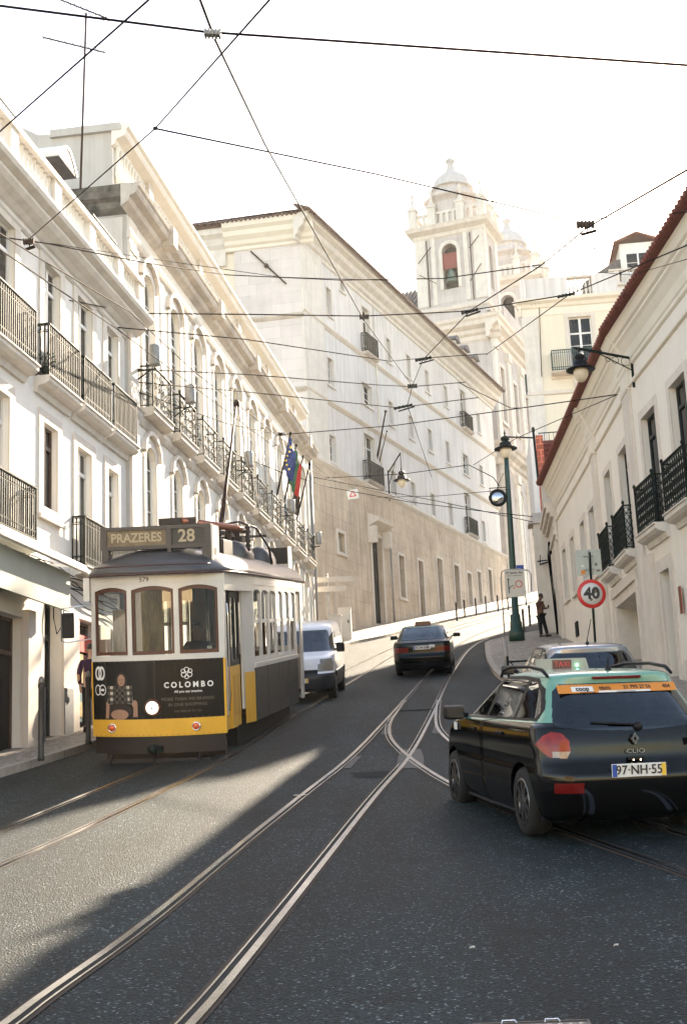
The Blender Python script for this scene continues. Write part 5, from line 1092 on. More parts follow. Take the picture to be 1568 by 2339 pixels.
# roof furniture
RB = mat('weathered_roof_boards', (.03, .024, .022), .8, var=.3, vscale=5, stretch=(1, 6, 1))
mb = MB(); mb.box(-.62, .55, .55, 7.6, 3.62, 3.67)
for y in (.8, 2.5, 4.2, 5.9, 7.3): mb.box(-.58, -.54, y, y + .05, 3.4, 3.62); mb.box(.47, .51, y, y + .05, 3.4, 3.62)
mb.build('roof_boards', RB, TR)
mb = MB(); mb.bbox(.55, .95, .9, 1.7, 3.3, 3.62, .03); mb.build('resistor_box', RB, TR)
mb = MB()
for y in (3.2, 5.6): mb.lathe([(.02, -.45), (.3, -.44), (.34, -.3), (.34, .3), (.3, .44), (.02, .45)], 14, (.72, y, 3.36), 1, sx=1.0, sy=.8)
mb.each('roof_vent', TRF, TR)
mb = MB(); mb.box(-.1, .62, 4.2, 4.5, 3.67, 3.85); mb.bar((-.2, 3.4, 3.9), (-.2, 6.0, 3.9), .05, .08); mb.bar((.35, 3.4, 3.9), (.35, 6.0, 3.9), .05, .08); mb.bar((-.55, 3.35, 3.88), (.9, 3.35, 3.88), .06, .06); mb.bar((-.4, 5.9, 3.95), (.8, 5.9, 3.95), .05, .05)
for x, y, h in ((-.45, 2.3, .5), (-.15, 2.3, .55), (.15, 2.3, .5), (.62, 3.0, .55), (.95, 3.1, .5), (.62, 3.7, .5), (.3, 2.6, .4), (-.5, 3.4, .45)):
    mb.lathe([(.03, 0), (.05, .02)] + [(.035 + .022 * (k % 2), .05 + k * (h - .1) / 9) for k in range(10)] + [(.02, h)], 8, (x, y, 3.5))
mb.bar((-.5, 2.2, 4.05), (.2, 2.2, 4.05), .16, .12); mb.bar((-.45, 2.2, 3.7), (-.1, 2.2, 4.02), .04, .04); mb.bar((.15, 2.2, 3.7), (-.1, 2.2, 4.02), .04, .04)
mb.tube([(-.9, 2.6, 3.75), (-.8, 2.6, 3.92), (-.4, 2.55, 3.97), (.0, 2.5, 3.9)], .02, 6); mb.tube([(.45, 2.9, 4.0), (.8, 3.0, 4.05), (1.05, 3.4, 3.95), (1.15, 4.2, 3.6), (1.12, 4.6, 3.3)], .022, 6); mb.tube([(.5, 3.1, 3.55), (.55, 3.1, 3.95), (.75, 3.1, 4.0), (.8, 3.1, 3.6)], .025, 6)
mb.build('roof_gear', mat('dark_roof_gear', (.02, .011, .009), .6, var=.3, vscale=9), TR)
mb = MB(); mb.tube([(-.05, 2.1, 4.05), (.75, 2.9, 3.93), (.85, 3.0, 3.9)], .062, 10); mb.tube([(-.05, 2.25, 3.88), (.4, 2.6, 3.78)], .045, 8); mb.build('pole_base_tube', mat('copper_red_tube', (.30, .12, .08), .3, metal=.6), TR)
mb = MB(); mb.box(-.93, .93, 7.9, 8.15, 3.44, 3.8); mb.mi = 1; mb.box(.931, .955, 7.7, 8.15, 3.1, 3.82); mb.build('rear_sign_box', [RB, TW], TR)
# trolley pole up to the wire
tip = TR.matrix_world.inverted() @ at_y(540, 924, 29.4)
mb = MB(); s_ = Vector((.35, 3.4, 3.85)); mb.tube([s_, s_.lerp(tip, .33), s_.lerp(tip, .66), tip], [.045, .038, .03, .022], 8); mb.lathe([(.02, -.06), (.07, -.04), (.07, .06), (.03, .12)], 8, tip)
mb.tube([tip + Vector((.02, 0, 0)), tip.lerp(Vector((.6, 7.6, 3.4)), .5) + Vector((0, 0, -.2)), (.6, 7.6, 3.4)], .008, 4); mb.build('trolley_pole', mat('dark_red_trolley_pole', (.03, .012, .010), .7, spec=.15), TR)
# wing mirror
mb = MB(); mb.tube([(-1.08, -.02, 2.56), (-1.5, -.12, 2.52), (-1.58, -.12, 2.5), (-1.58, -.12, 1.98), (-1.5, -.12, 1.95), (-1.1, -.02, 2.0)], .014, 6); mb.build('mirror_arm', MT['chrome'], TR)
mb = MB(); mb.bbox(-1.56, -1.36, -.16, -.10, 2.02, 2.44, .05); mb.build('wing_mirror', MT['blackp'], TR)
mb = MB(); mb.box(-1.22, -1.12, -.05, .02, 2.62, 3.0); mb.build('side_board', TW, TR)
# ================================================================== cars: origin at the rear centre on the ground, Y forward
def cr(p0, p1, p2, p3, t): return .5 * ((2 * p1) + (-p0 + p2) * t + (2 * p0 - 5 * p1 + 4 * p2 - p3) * t * t + (-p0 + 3 * p1 - 3 * p2 + p3) * t**3)
def interp_levels(L, sub):
    out = []
    for i in range(len(L) - 1):
        a, b, c, d = L[max(0, i - 1)], L[i], L[i + 1], L[min(len(L) - 1, i + 2)]
        n = max(2, int(sub * (abs(c[0] - b[0]) + .35 * abs(c[3] - b[3]) + .35 * abs(c[2] - b[2]) + .5 * abs(c[1] - b[1])) + 1))
        for k in range(n):
            t = k / n; out.append([cr(a[j], b[j], c[j], d[j], t) if abs(c[j] - b[j]) > 1e-6 else b[j] for j in range(len(b))])
    return out + [list(L[-1])]
def outline(lv, Ls, ns, nc, nr):
    z, w_, yr, yf, rr_, rf, drop, cwr = lv
    rr_ = min(rr_, w_ * .95, (yf - yr) * .45); rf = min(rf, w_ * .95, (yf - yr) * .45); pts = []
    for i in range(nr): pts.append(((w_ - rr_) * i / nr, yr))
    for i in range(nc): t = R(-90 + 90 * i / nc); pts.append((w_ - rr_ + rr_ * math.cos(t), yr + rr_ + rr_ * math.sin(t)))
    for i in range(ns): pts.append((w_, yr + rr_ + (yf - rf - yr - rr_) * i / ns))
    for i in range(nc): t = R(90 * i / nc); pts.append((w_ - rf + rf * math.cos(t), yf - rf + rf * math.sin(t)))
    for i in range(nr + 1): pts.append(((w_ - rf) * (1 - i / nr), yf))
    out = []
    for x, y in pts:
        xr = x / max(w_, .01); yy = y + (cwr * (xr * xr) if y < (yr + yf) / 2 else -1.3 * cwr * (xr * xr))
        tp = 1 - .055 * max(0, (y - .55 * Ls) / (.45 * Ls)) ** 2 - .03 * max(0, (.35 * Ls - y) / (.35 * Ls)) ** 2
        t = min(1, max(0, (y - .66 * Ls) / (.34 * Ls))); out.append((x * tp, yy, z - drop * t * t * (3 - 2 * t) ))
    return out
def car_shell(par, L, Ls, classify, mats, sub=70, ns=200, nc=16, nr=46, names=None):
    LV = interp_levels(L, sub); O = [outline(l, Ls, ns, nc, nr) for l in LV]; m = len(O[0]); parts = {}
    for i in range(len(O) - 1):
        for j in range(m - 1):
            q = [O[i][j], O[i][j + 1], O[i + 1][j + 1], O[i + 1][j]]
            cx = sum(p[0] for p in q) / 4; cy = sum(p[1] for p in q) / 4; cz = sum(p[2] for p in q) / 4
            for s in (1, -1):
                k = classify(cx, cy, cz, s)
                if k: parts.setdefault(k, []).append((i, j, s))
    res = {}
    for k, fl in parts.items():
        mb = MB(); idx = {}
        def vid(i, j, s):
            key = (i, j, s if O[i][j][0] > 1e-5 else 0)
            if key not in idx: idx[key] = len(mb.v); p = O[i][j]; mb.v.append((s * p[0], p[1], p[2]))
            return idx[key]
        for i, j, s in fl:
            q = [vid(i, j, s), vid(i, j + 1, s), vid(i + 1, j + 1, s), vid(i + 1, j, s)]
            if s < 0: q = q[::-1]
            mb.f.append(q); mb.m.append(0); mb.sm.append(True)
        res[k] = mb.build(k, mats[k], par)
    for k, o in res.items(): o.name = k.replace('_left', '').replace('_right', '')
    return res
def inpoly(x, y, P):
    c = False; j = len(P) - 1
    for i in range(len(P)):
        if (P[i][1] > y) != (P[j][1] > y) and x < (P[j][0] - P[i][0]) * (y - P[i][1]) / (P[j][1] - P[i][1]) + P[i][0]: c = not c
        j = i
    return c
ALLOY = mat('alloy_wheel', (.16, .16, .165), .35, metal=.9, var=.15, vscale=20)
def wheels(par, axles, tr, r=.31, spokes=9, rim=None, wdt=.2):
    for y in axles:
        for s in (-1, 1):
            mb = MB(); c = (s * tr, y, r); mb.lathe([(r * .62, -wdt / 2), (r * .93, -wdt / 2), (r, -wdt * .3), (r, wdt * .3), (r * .93, wdt / 2), (r * .66, wdt / 2), (r * .62, wdt * .3)], 32, c, 0, caps=False); t = mb.build('wheel', MT['black'], par)
            mb = MB(); o = s * wdt * .42; mb.lathe([(.01, -.01), (.06, -.012), (.06, .012), (.01, .01)], 12, (c[0] + o, y, r), 0)
            mb.lathe([(r * .60, -.02), (r * .67, -.02), (r * .67, .02), (r * .60, .02)], 32, (c[0] + o, y, r), 0, caps=False); mb.lathe([(.005, -.01), (r * .61, -.01), (r * .61, .0), (.005, .0)], 24, (c[0] + o - s * .06, y, r), 0) if rim else None
            for k in range(spokes): a = 2 * math.pi * k / spokes; mb.bar((c[0] + o, y + .05 * math.cos(a), r + .05 * math.sin(a)), (c[0] + o, y + r * .62 * math.cos(a), r + r * .62 * math.sin(a)), .03, .035)
            mb.build('rim', ALLOY if not rim else rim, t)
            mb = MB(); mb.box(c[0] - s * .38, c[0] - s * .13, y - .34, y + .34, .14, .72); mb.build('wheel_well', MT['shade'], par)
DGL = glass('tinted_car_glass', (.10, .13, .15), .06); LGL = glass('car_glass', (.32, .38, .40), .08)
SEAT = mat('dark_seat_fabric', (.010, .012, .02), .9, var=.2, vscale=20)
def seats(par, rows, w_=.5, zt=1.12):
    for y in rows:
        for s in (-1, 1):
            mb = MB(); mb.bbox(s * .36 - .23, s * .36 + .23, y, y + .5, .45, .6, .04); mb.bbox(s * .36 - .22, s * .36 + .22, y - .1, y + .04, .55, zt - .15, .05); mb.bbox(s * .36 - .12, s * .36 + .12, y - .09, y + .0, zt - .12, zt + .08, .04); mb.build('seat', SEAT, par)
BLK = mat('gloss_black_paint', (.003, .003, .0032), .10, coat=.0, spec=.28); MINT = mat('mint_green_roof_paint', (.12, .29, .225), .22, coat=.5, var=.05, vscale=4)
TAIL = mat('red_tail_lamp', (.30, .018, .006), .15, coat=.15, vscale=7, col2=(.15, .003, .002), spec=.3); REDD = mat('dark_red_reflector', (.10, .004, .003), .2, spec=.3)
PLW = mat('plate_white', (.62, .62, .60), .45); PLB = mat('plate_blue', (.02, .06, .30), .45); PLY = mat('plate_yellow_tab', (.70, .45, .04), .45); ORG = mat('orange_banner', (.55, .20, .02), .5)
def plate_(par, c, nrm, body, w_=.52, h=.11, yellow=True, sc=1.0):
    """number plate facing -Y (rear) at c"""
    mb = MB(); x, y, z = c; mb.bbox(x - w_ / 2, x + w_ / 2, y - .008, y + .004, z - h / 2, z + h / 2, .004); mb.mi = 1; mb.box(x - w_ / 2 + .004, x - w_ / 2 + .045, y - .011, y - .0082, z - h / 2 + .004, z + h / 2 - .004)
    if yellow: mb.mi = 2; mb.box(x + w_ / 2 - .045, x + w_ / 2 - .004, y - .011, y - .0082, z - h / 2 + .004, z + h / 2 - .004)
    p = mb.build('number_plate', [PLW, PLB, PLY], par); text('plate_text', body, h * .98, PK, p, Matrix(((1, 0, 0, x), (0, 0, -1, y - .0125), (0, 1, 0, z), (0, 0, 0, 1))), sx=.95, bold=.001)
    return p
RVL = mat('clear_reverse_lamp', (.30, .22, .17), .15, coat=.4, var=.4, vscale=30)
# ---- estate taxi -------------------------------------------------------------------------------------------------
#        z     w    yr   yf   rr   rf  drop crown
EST = [(.17, .74, .22, 3.98, .20, .45, 0, .05), (.24, .80, .08, 4.08, .24, .50, 0, .06), (.40, .845, .0, 4.15, .26, .55, 0, .07), (.56, .855, -.01, 4.16, .26, .55, 0, .07), (.64, .85, .03, 4.14, .24, .52, .02, .06), (.72, .85, .07, 4.10, .24, .5, .04, .06),
       (.86, .86, .09, 4.02, .26, .5, .10, .07), (.97, .855, .12, 3.90, .28, .5, .16, .07), (1.00, .84, .135, 3.75, .28, .5, .15, .07), (1.03, .80, .15, 3.12, .28, .45, .06, .07), (1.06, .78, .17, 3.02, .28, .42, 0, .07), (1.2, .715, .28, 2.72, .26, .38, 0, .07), (1.36, .645, .42, 2.36, .22, .32, 0, .07),
       (1.43, .60, .42, 2.16, .2, .3, 0, .07), (1.465, .53, .47, 2.0, .2, .28, 0, .06), (1.485, .38, .62, 1.85, .18, .2, 0, .04), (1.495, .18, .9, 1.65, .1, .1, 0, .02), (1.498, .01, 1.2, 1.4, .005, .005, 0, 0)]
def rrect(x, z, hw_b, hw_t, z0, z1, r=.07):
    f = (z - z0) / (z1 - z0)
    if f < 0 or f > 1: return False
    hw = hw_b + (hw_t - hw_b) * f; e = min(z - z0, z1 - z)
    if e < r: hw -= r - math.sqrt(max(0, r * r - (r - e) ** 2))
    return abs(x) < hw
def est_class(roofc='roof_paint', side_trim=True):
    DLO = [(2.98, 1.02), (.50, 1.07), (.46, 1.12), (.62, 1.30), (.80, 1.385), (1.3, 1.415), (2.05, 1.40), (2.30, 1.35)]
    TRM = [(3.08, 1.0), (.44, 1.045), (.41, 1.13), (.58, 1.33), (.78, 1.42), (1.3, 1.445), (2.1, 1.43), (2.36, 1.37)]
    def f(x, y, z, s):
        for ya in (.76, 3.33):
            if (y - ya) ** 2 + (z - .31) ** 2 < .355 ** 2 and x > .55 and z < .7: return None
        if y < .5 and x > .5 and .7 < z < .98:
            tt = y - (.86 - x) - .06
            if inpoly(tt, z, [(-.20, .73), (-.235, .79), (-.215, .88), (-.13, .945), (0, .96), (.10, .93), (.2, .875), (.245, .845), (.15, .80), (.02, .74)]):
                if z < .785 and tt < -.03 and (tt + .03) < 0: return ('reverse_lamp_right' if s > 0 else 'reverse_lamp_left')
                return 'tail_lamp_right' if s > 0 else 'tail_lamp_left'
        if x > .45 and inpoly(y, z, DLO) and y > .43:
            if (1.98 < y + (z - 1) * .25 < 2.07) or (1.04 < y + (z - 1) * .1 < 1.13): return 'window_trim'
            return 'side_glass_right' if s > 0 else 'side_glass_left'
        if x > .45 and inpoly(y, z, TRM) and y > .43: return 'window_trim'
        if y < .50 and x < .8 and rrect(x, z, .69, .575, .955 - .0 + .05 * (x / .7) ** 2 + .0, 1.37, .06): return 'rear_window'
        if y > 2.2 and z > 1.05 and rrect(x, z, .72, .58, 1.06, 1.40, .05): return 'windscreen'
        if z < .52 and z > .435 and .50 < x < .74 and y < .4: return 'reflector_right' if s > 0 else 'reflector_left'
        if z > .985 + .055 * (1 - min(1, y / 3)) and y < 3.1: return roofc
        if z < .36: return 'lower_bumper'
        return 'body'
    return f
def estate(name, label, cat, M0, body, roof, glass_r=DGL, sub=70, ns=200, nr=46, group=None):
    t = thing(name, label, cat, mat=M0, group=group)
    mt = dict(reverse_lamp_right=RVL, reverse_lamp_left=RVL, tail_lamp_right=TAIL, tail_lamp_left=TAIL, window_trim=MT['blackp'], side_glass_right=DGL, side_glass_left=DGL, rear_window=glass_r, windscreen=LGL, reflector_right=REDD, reflector_left=REDD, roof_paint=roof, lower_bumper=body, body=body)
    res = car_shell(t, EST, 4.2, est_class(), mt, sub, ns, 16 if ns < 300 else 46, nr)
    for k, o in res.items(): o.name = k.replace('_left', '').replace('_right', '')
    wheels(t, (.76, 3.33), .735); seats(t, (1.2, 2.05))
    mb = MB(); mb.box(-.75, .75, .45, 3.6, .16, .3); mb.bbox(-.7, .7, 2.75, 3.1, .7, .98, .05); mb.box(-.66, .66, .45, 1.05, .6, .9); mb.build('interior', SEAT, t)
    mb = MB(); mb.lathe([(.17, -.02), (.19, -.02), (.19, .01), (.17, .01)], 20, (-.36, 2.62, .95), 1); mb.build('steering_wheel', MT['blackp'], t)
    for s in (-1, 1):
        mb = MB(); c = (s * .98, 2.66, 1.06); mb.bbox(c[0] - .11, c[0] + .11, c[1] - .06, c[1] + .1, c[2] - .075, c[2] + .075, .045); mb.bar((s * .82, 2.72, 1.02), (s * .92, 2.7, 1.04), .05, .05); m = mb.build('door_mirror', MT['blackp'], t)
        mb = MB(); mb.bbox(c[0] - .09, c[0] + .09, c[1] - .066, c[1] - .061, c[2] - .055, c[2] + .055, .002); mb.build('mirror_glass', mat('dark_mirror_glass', (.02, .022, .024), .15), m)
        for y in (1.35, 2.35): mb = MB(); mb.bbox(s * .862 - .02, s * .862 + .02, y - .1, y + .1, .885, .92, .01); mb.build('door_handle', body, t)
    mb = MB(); mb.lathe([(.035, 0), (.03, .02), (.008, .06), (.006, .1)], 10, (0, .62, 1.475)); mb.tube([(0, .62, 1.55), (.06, .52, 1.86)] if name != 'taxi' else [(0, .62, 1.53), (0, .6, 1.6)], .006, 5); mb.build('aerial', MT['blackp'], t)
    return t
rp = at_g(1208, 1906); TXM = frame_y((2.47, 11.62, G(2.2, 11.6) + .0), -9.5, 5.3, 0)
TX = estate('taxi', 'black estate taxi with a mint green roof and orange window banner, seen from behind', 'taxi', TXM, BLK, MINT, DGL, 120, 330, 80)
# roof rails, taxi sign, spoiler lamp
for s in (-1, 1):
    mb = MB(); mb.tube([(s * .60, .58, 1.44), (s * .605, .72, 1.50), (s * .605, 1.1, 1.53), (s * .60, 1.7, 1.53), (s * .59, 2.05, 1.50), (s * .57, 2.2, 1.43)], [.014, .018, .016, .016, .018, .014], 8); mb.build('roof_rail', MT['blackp'], TX)
mb = MB(); mb.prism([(-.27, 1.485), (.27, 1.485), (.24, 1.60), (-.24, 1.60)], 1, 1.88, 2.02); sg = mb.build('taxi_sign', mat('sign_cream_plastic', (.34, .34, .29), .4, var=.1, vscale=10), TX)
mb = MB(); mb.box(-.12, .08, 1.872, 1.879, 1.495, 1.585); mb.build('sign_panel', mat('sign_brown_panel', (.10, .04, .035), .4), sg); text('sign_text', 'TAXI', .075, mat('sign_red_letters', (.6, .06, .05), .4), sg, Matrix(((1, 0, 0, -.02), (0, 0, -1, 1.868), (0, 1, 0, 1.54), (0, 0, 0, 1))))
mb = MB(); mb.ball((.14, 1.87, 1.53), .014, 6); mb.build('sign_lamp', mat('lit_green_lamp', (.1, .6, .3), .4, emis=((.2, 1, .5), 2.5)), sg)
mb = MB(); mb.bbox(-.23, .23, .40, .44, 1.405, 1.432, .008); mb.build('brake_lamp', REDD, TX)
# orange banner inside the top of the rear window and its writing (printed on the sloping glass)
def rw(x, z, e=.006):                                          # point on the rear glass
    P = [(.97, .12), (1.0, .135), (1.06, .17), (1.2, .28), (1.36, .42), (1.40, .42)]
    for (za, ya), (zb, yb) in zip(P[:-1], P[1:]):
        if za <= z <= zb: y = ya + (yb - ya) * (z - za) / (zb - za); break
    else: y = .42
    return (x, y + .07 * (x / .7) ** 2 - e, z)
mb = MB(); mb.grid(lambda i, j: rw(-.565 + 1.13 * i / 24, 1.285 + .075 * j / 4), 24, 4); mb.build('rear_banner', ORG, TX)
mb = MB(); mb.grid(lambda i, j: rw(-.44 + .2 * i / 6, 1.298 + .045 * j / 2, .008), 6, 2); mb.grid(lambda i, j: rw(-.2 + .5 * i / 8, 1.286 + .016 * j, .008), 8, 1); mb.build('banner_white_field', PLW, TX)
def rtext(b, size, x, z, m_, al='CENTER', bold=.001):
    o = text('banner_text', b, size, m_, TX, Matrix.Identity(4), al, 0, 1.05, bold)
    for v in o.data.vertices: v.co = Vector(rw(v.co.x + x, v.co.y * .92 + z, .011))
rtext('coop', .058, -.34, 1.322, PK, bold=.002); rtext('táxis', .055, -.13, 1.326, PK); rtext('21 793 27 56', .048, .18, 1.328, PK); rtext('404', .05, .47, 1.325, PK); rtext('www.autocoope.pt', .022, .06, 1.294, PK, bold=0); rtext('Lisboa   Portugal', .02, -.3, 1.292, PK, bold=0)
mb = MB(); mb.tube([rw(.05, 1.0, .015), rw(.0, 1.005, .022), rw(-.36, 1.03, .018)], .011, 6); mb.lathe([(.01, -.02), (.04, -.015), (.04, .015), (.01, .02)], 10, (.06, .115, .985), 1); mb.build('rear_wiper', MT['blackp'], TX)
# badge, model name, lamps detail, plate
mb = MB(); D = [(0, .055), (.036, 0), (0, -.055), (-.036, 0)]; Di = [(0, .026), (.014, 0), (0, -.026), (-.014, 0)]
for i in range(4): a, b = D[i], D[(i + 1) % 4]; c, d = Di[(i + 1) % 4], Di[i]; mb.prism([a, b, c, d] if False else [(a[0] + .0, a[1] + .885), (b[0], b[1] + .885), (c[0], c[1] + .885), (d[0], d[1] + .885)], 1, .045, .075)
mb.build('diamond_badge', MT['chrome'], TX)
text('model_text', 'CLIO', .052, MT['alum'], TX, Matrix(((1, 0, 0, 0), (0, 0, -1, .045), (0, 1, 0, .775), (0, 0, 0, 1))), sx=1.5)
plate_(TX, (0, -.002, .615), None, '97·NH·55', .50, .115)
text('dealer_text', 'AREEIRO   LUMIAR', .022, MT['alum'], TX, Matrix(((1, 0, 0, 0), (0, 0, -1, -.006), (0, 1, 0, .545), (0, 0, 0, 1))))
mb = MB(); mb.bbox(-.08, .08, .03, .06, .70, .725, .006); mb.build('boot_handle', MT['blackp'], TX)
for x in (-.03, .035): mb = MB(); mb.ball((x, .03, .70), .007, 5); mb.build('plate_lamp', mat('lit_plate_lamp', (.9, .8, .6), .4, emis=((1, .8, .5), 2)), TX)
mb = MB(); mb.bbox(.52, .64, .03, .04, .82, .90, .003); st_ = mb.build('boot_sticker', PLW, TX); text('sticker_text', '313', .05, PK, st_, Matrix(((1, 0, 0, .58), (0, 0, -1, .028), (0, 1, 0, .87), (0, 0, 0, 1))))
for s in (-1,):
    mb = MB(); mb.box(-.872, -.864, 3.0, 3.12, .86, .94); mb.build('side_sticker', PLW, TX)
# ---- silver hatchback parked beyond --------------------------------------------------------------------------------
SIL = mat('silver_paint', (.26, .28, .32), .25, metal=.5, coat=.6)
HB = estate('parked_car', 'silver hatchback with a roof aerial parked by the right pavement, just beyond the black taxi', 'car', frame_y((3.62, 19.3, G(3.7, 19.3)), 0, 7), SIL, SIL, LGL, 45, 120, 30)
plate_(HB, (0, .03, .615), None, '28·BX·61', .50, .115)
# dark parked car cut by the right edge
DK = estate('parked_car', 'dark parked car cut off by the right edge of the picture, behind the black taxi', 'car', frame_y((5.25, 14.9, G(5.2, 14.9)), 16, 4), BLK, BLK, DGL, 40, 110, 26)
# ---- dark saloon going uphill -----------------------------------------------------------------------------------------
SAL = [(.18, .74, .2, 4.3, .2, .45, 0, .05), (.26, .81, .05, 4.4, .22, .5, 0, .06), (.42, .845, -.02, 4.48, .22, .5, 0, .07), (.56, .85, -.02, 4.48, .22, .5, 0, .07), (.66, .85, .04, 4.44, .2, .5, .03, .06), (.86, .85, .06, 4.36, .2, .5, .12, .06), (.96, .835, .09, 4.2, .2, .5, .18, .05), (.99, .80, .16, 3.6, .2, .45, .14, .04), (1.0, .77, .62, 3.2, .2, .4, .06, .06),
       (1.03, .755, .74, 3.1, .22, .4, 0, .07), (1.2, .69, 1.02, 2.8, .2, .35, 0, .06), (1.33, .64, 1.26, 2.5, .2, .3, 0, .05), (1.385, .58, 1.38, 2.32, .2, .28, 0, .04), (1.405, .40, 1.55, 2.15, .15, .2, 0, .03), (1.41, .01, 1.8, 1.95, .005, .005, 0, 0)]
def sal_class(x, y, z, s):
    for ya in (.95, 3.55):
        if (y - ya) ** 2 + (z - .30) ** 2 < .35 ** 2 and x > .55 and z < .7: return None
    if .70 < z < .845 and .40 < x < .80 and y < .3: return 'tail_lamp_right' if s > 0 else 'tail_lamp_left'
    if x > .45 and inpoly(y, z, [(3.05, 1.03), (.95, 1.05), (1.25, 1.30), (1.5, 1.345), (2.25, 1.345), (2.45, 1.31)]): return 'window_trim' if 1.95 < y < 2.03 else 'side_glass'
    if y < 1.4 and z > 1.03 and rrect(x, z, .66, .56, 1.04, 1.35, .04): return 'rear_window'
    if y > 2.3 and z > 1.03 and rrect(x, z, .70, .58, 1.05, 1.36, .04): return 'windscreen'
    if z > 1.36: return 'roof_paint'
    if z < .38: return 'lower_bumper'
    return 'body'
sg_ = at_g(977, 1542); sy_ = 38.0
SD = thing('saloon_car', 'dark saloon taxi with door mirrors driving uphill in the middle of the road', 'car', mat=frame_y((2.08, 37.4, G(2.08, 37.4)), 6, 8.5))
DGN = mat('blackish_green_paint', (.003, .004, .004), .15, spec=.25); car_shell(SD, SAL, 4.5, sal_class, dict(tail_lamp_right=REDD, tail_lamp_left=REDD, window_trim=MT['blackp'], side_glass=LGL, rear_window=glass('clear_rear_glass', (.55, .68, .72), .09), windscreen=glass('clear_windscreen', (.8, .88, .9), .05), roof_paint=mat('dull_green_roof_paint', (.03, .08, .07), .25, spec=.4), lower_bumper=MT['blackp'], body=DGN), 40, 110, 12, 26)
wheels(SD, (.95, 3.55), .73, .30); seats(SD, (1.55, 2.35), zt=1.14); mb = MB(); mb.box(-.72, .72, .8, 3.5, .16, .3); mb.bbox(-.7, .7, 2.8, 3.1, .7, .97, .05); mb.build('interior', SEAT, SD)
for s in (-1, 1): mb = MB(); mb.bbox(s * .97 - .11, s * .97 + .11, 2.70, 2.82, .98, 1.10, .03); mb.bar((s * .8, 2.76, 1.0), (s * .9, 2.76, 1.03), .04, .04); mb.build('door_mirror', MT['blackp'], SD)
plate_(SD, (0, .025, .83), None, '34-34-NM', .50, .11, False); mb = MB(); mb.bbox(.22, .38, .025, .04, .82, .90, .003); mb.build('boot_sticker', PLW, SD)
mb = MB(); mb.prism([(-.25, 1.41), (.25, 1.41), (.22, 1.53), (-.22, 1.53)], 1, 1.7, 1.86); mb.build('taxi_sign', mat('brown_roof_sign', (.16, .09, .06), .5), SD)
# ---- white van coming down behind the tram ---------------------------------------------------------------------------
VAN = [(.22, .76, .1, 4.05, .12, .4, 0, .03), (.30, .84, .02, 4.18, .14, .45, 0, .04), (.50, .87, 0, 4.24, .14, .45, 0, .05), (.64, .88, 0, 4.22, .14, .42, 0, .05), (.70, .87, .0, 4.16, .12, .42, 0, .05), (.92, .87, .0, 4.05, .12, .42, 0, .05), (1.05, .86, .0, 3.92, .12, .42, .02, .05), (1.12, .85, .0, 3.6, .12, .4, .0, .05), (1.16, .845, .0, 3.5, .12, .38, 0, .05),
       (1.45, .80, .02, 3.18, .12, .32, 0, .05), (1.68, .755, .04, 2.95, .12, .28, 0, .05), (1.76, .72, .06, 2.8, .12, .25, 0, .04), (1.82, .64, .1, 2.6, .12, .22, 0, .03), (1.86, .4, .3, 2.3, .1, .15, 0, .02), (1.87, .01, 1.2, 1.4, .005, .005, 0, 0)]
def van_class(x, y, z, s):
    for ya in (.75, 3.4):
        if (y - ya) ** 2 + (z - .32) ** 2 < .37 ** 2 and x > .55 and z < .75: return None
    if y > 3.7 and .70 < z < 1.0 and .50 + (z - .7) * .05 < x < .83: return 'headlamp_right' if s > 0 else 'headlamp_left'
    if y > 3.7 and .655 < z < .76 and x < .48: return 'grille'
    if x > .5 and 2.15 < y < 3.42 and inpoly(y, z, [(3.3, 1.17), (2.2, 1.14), (2.2, 1.60), (2.75, 1.60), (2.95, 1.52)]): return 'side_glass'
    if y > 2.7 and rrect(x, z, .77, .66, 1.15, 1.67, .05): return 'windscreen'
    if z < .66: return 'bumper'
    return 'body'
mat('grey_headlamp', (.20, .19, .16), .1, coat=1, var=.4, vscale=9)
VN = thing('van', 'white delivery van with a dark bumper driving down behind the yellow tram', 'van', mat=frame_y((-.98, 35.3, G(-.9, 35.3)), 184.0, -8.2))
WHP = mat('white_van_paint', (.66, .68, .74), .3, coat=.6, var=.06, vscale=4); car_shell(VN, VAN, 4.3, van_class, dict(headlamp_left=mat('grey_headlamp', (.20, .19, .16), .1, coat=1, var=.4, vscale=9), headlamp_right=MATS['grey_headlamp'], grille=MT['blackp'], side_glass=LGL, windscreen=glass('dark_windscreen', (.05, .08, .10), .10), bumper=mat('dark_blue_bumper', (.012, .016, .026), .5), body=WHP), 40, 110, 12, 26)
wheels(VN, (.75, 3.4), .76, .31); mb = MB(); mb.box(-.72, .72, .2, 3.5, .2, .35); mb.bbox(-.7, .7, 3.2, 3.5, .8, 1.1, .05); mb.build('interior', SEAT, VN); seats(VN, (2.4,), zt=1.5)
for s in (-1, 1): mb = MB(); mb.bbox(s * 1.0 - .10, s * 1.0 + .10, 3.28, 3.4, 1.12, 1.35, .04); mb.bar((s * .84, 3.34, 1.18), (s * .92, 3.34, 1.2), .06, .05); mb.build('door_mirror', MT['blackp'], VN)
mb = MB(); mb.lathe([(.03, 0), (.01, .05)], 8, (.3, 2.75, 1.79)); mb.tube([(.3, 2.75, 1.82), (.34, 2.6, 2.15)], .006, 5); mb.build('aerial', MT['blackp'], VN)
vp = bpy.data.objects.new('number_plate', None); bpy.data.objects.remove(vp)
mb = MB(); mb.bbox(-.26, .26, 4.245, 4.255, .45, .56, .003); mb.mi = 1; mb.box(-.257, -.21, 4.2552, 4.258, .455, .555); vpl = mb.build('number_plate', [PLW, PLY], VN); text('plate_text', '45·FL·12', .1, PK, vpl, Matrix(((-1, 0, 0, 0), (0, 0, 1, 4.259), (0, 1, 0, .505), (0, 0, 0, 1))))
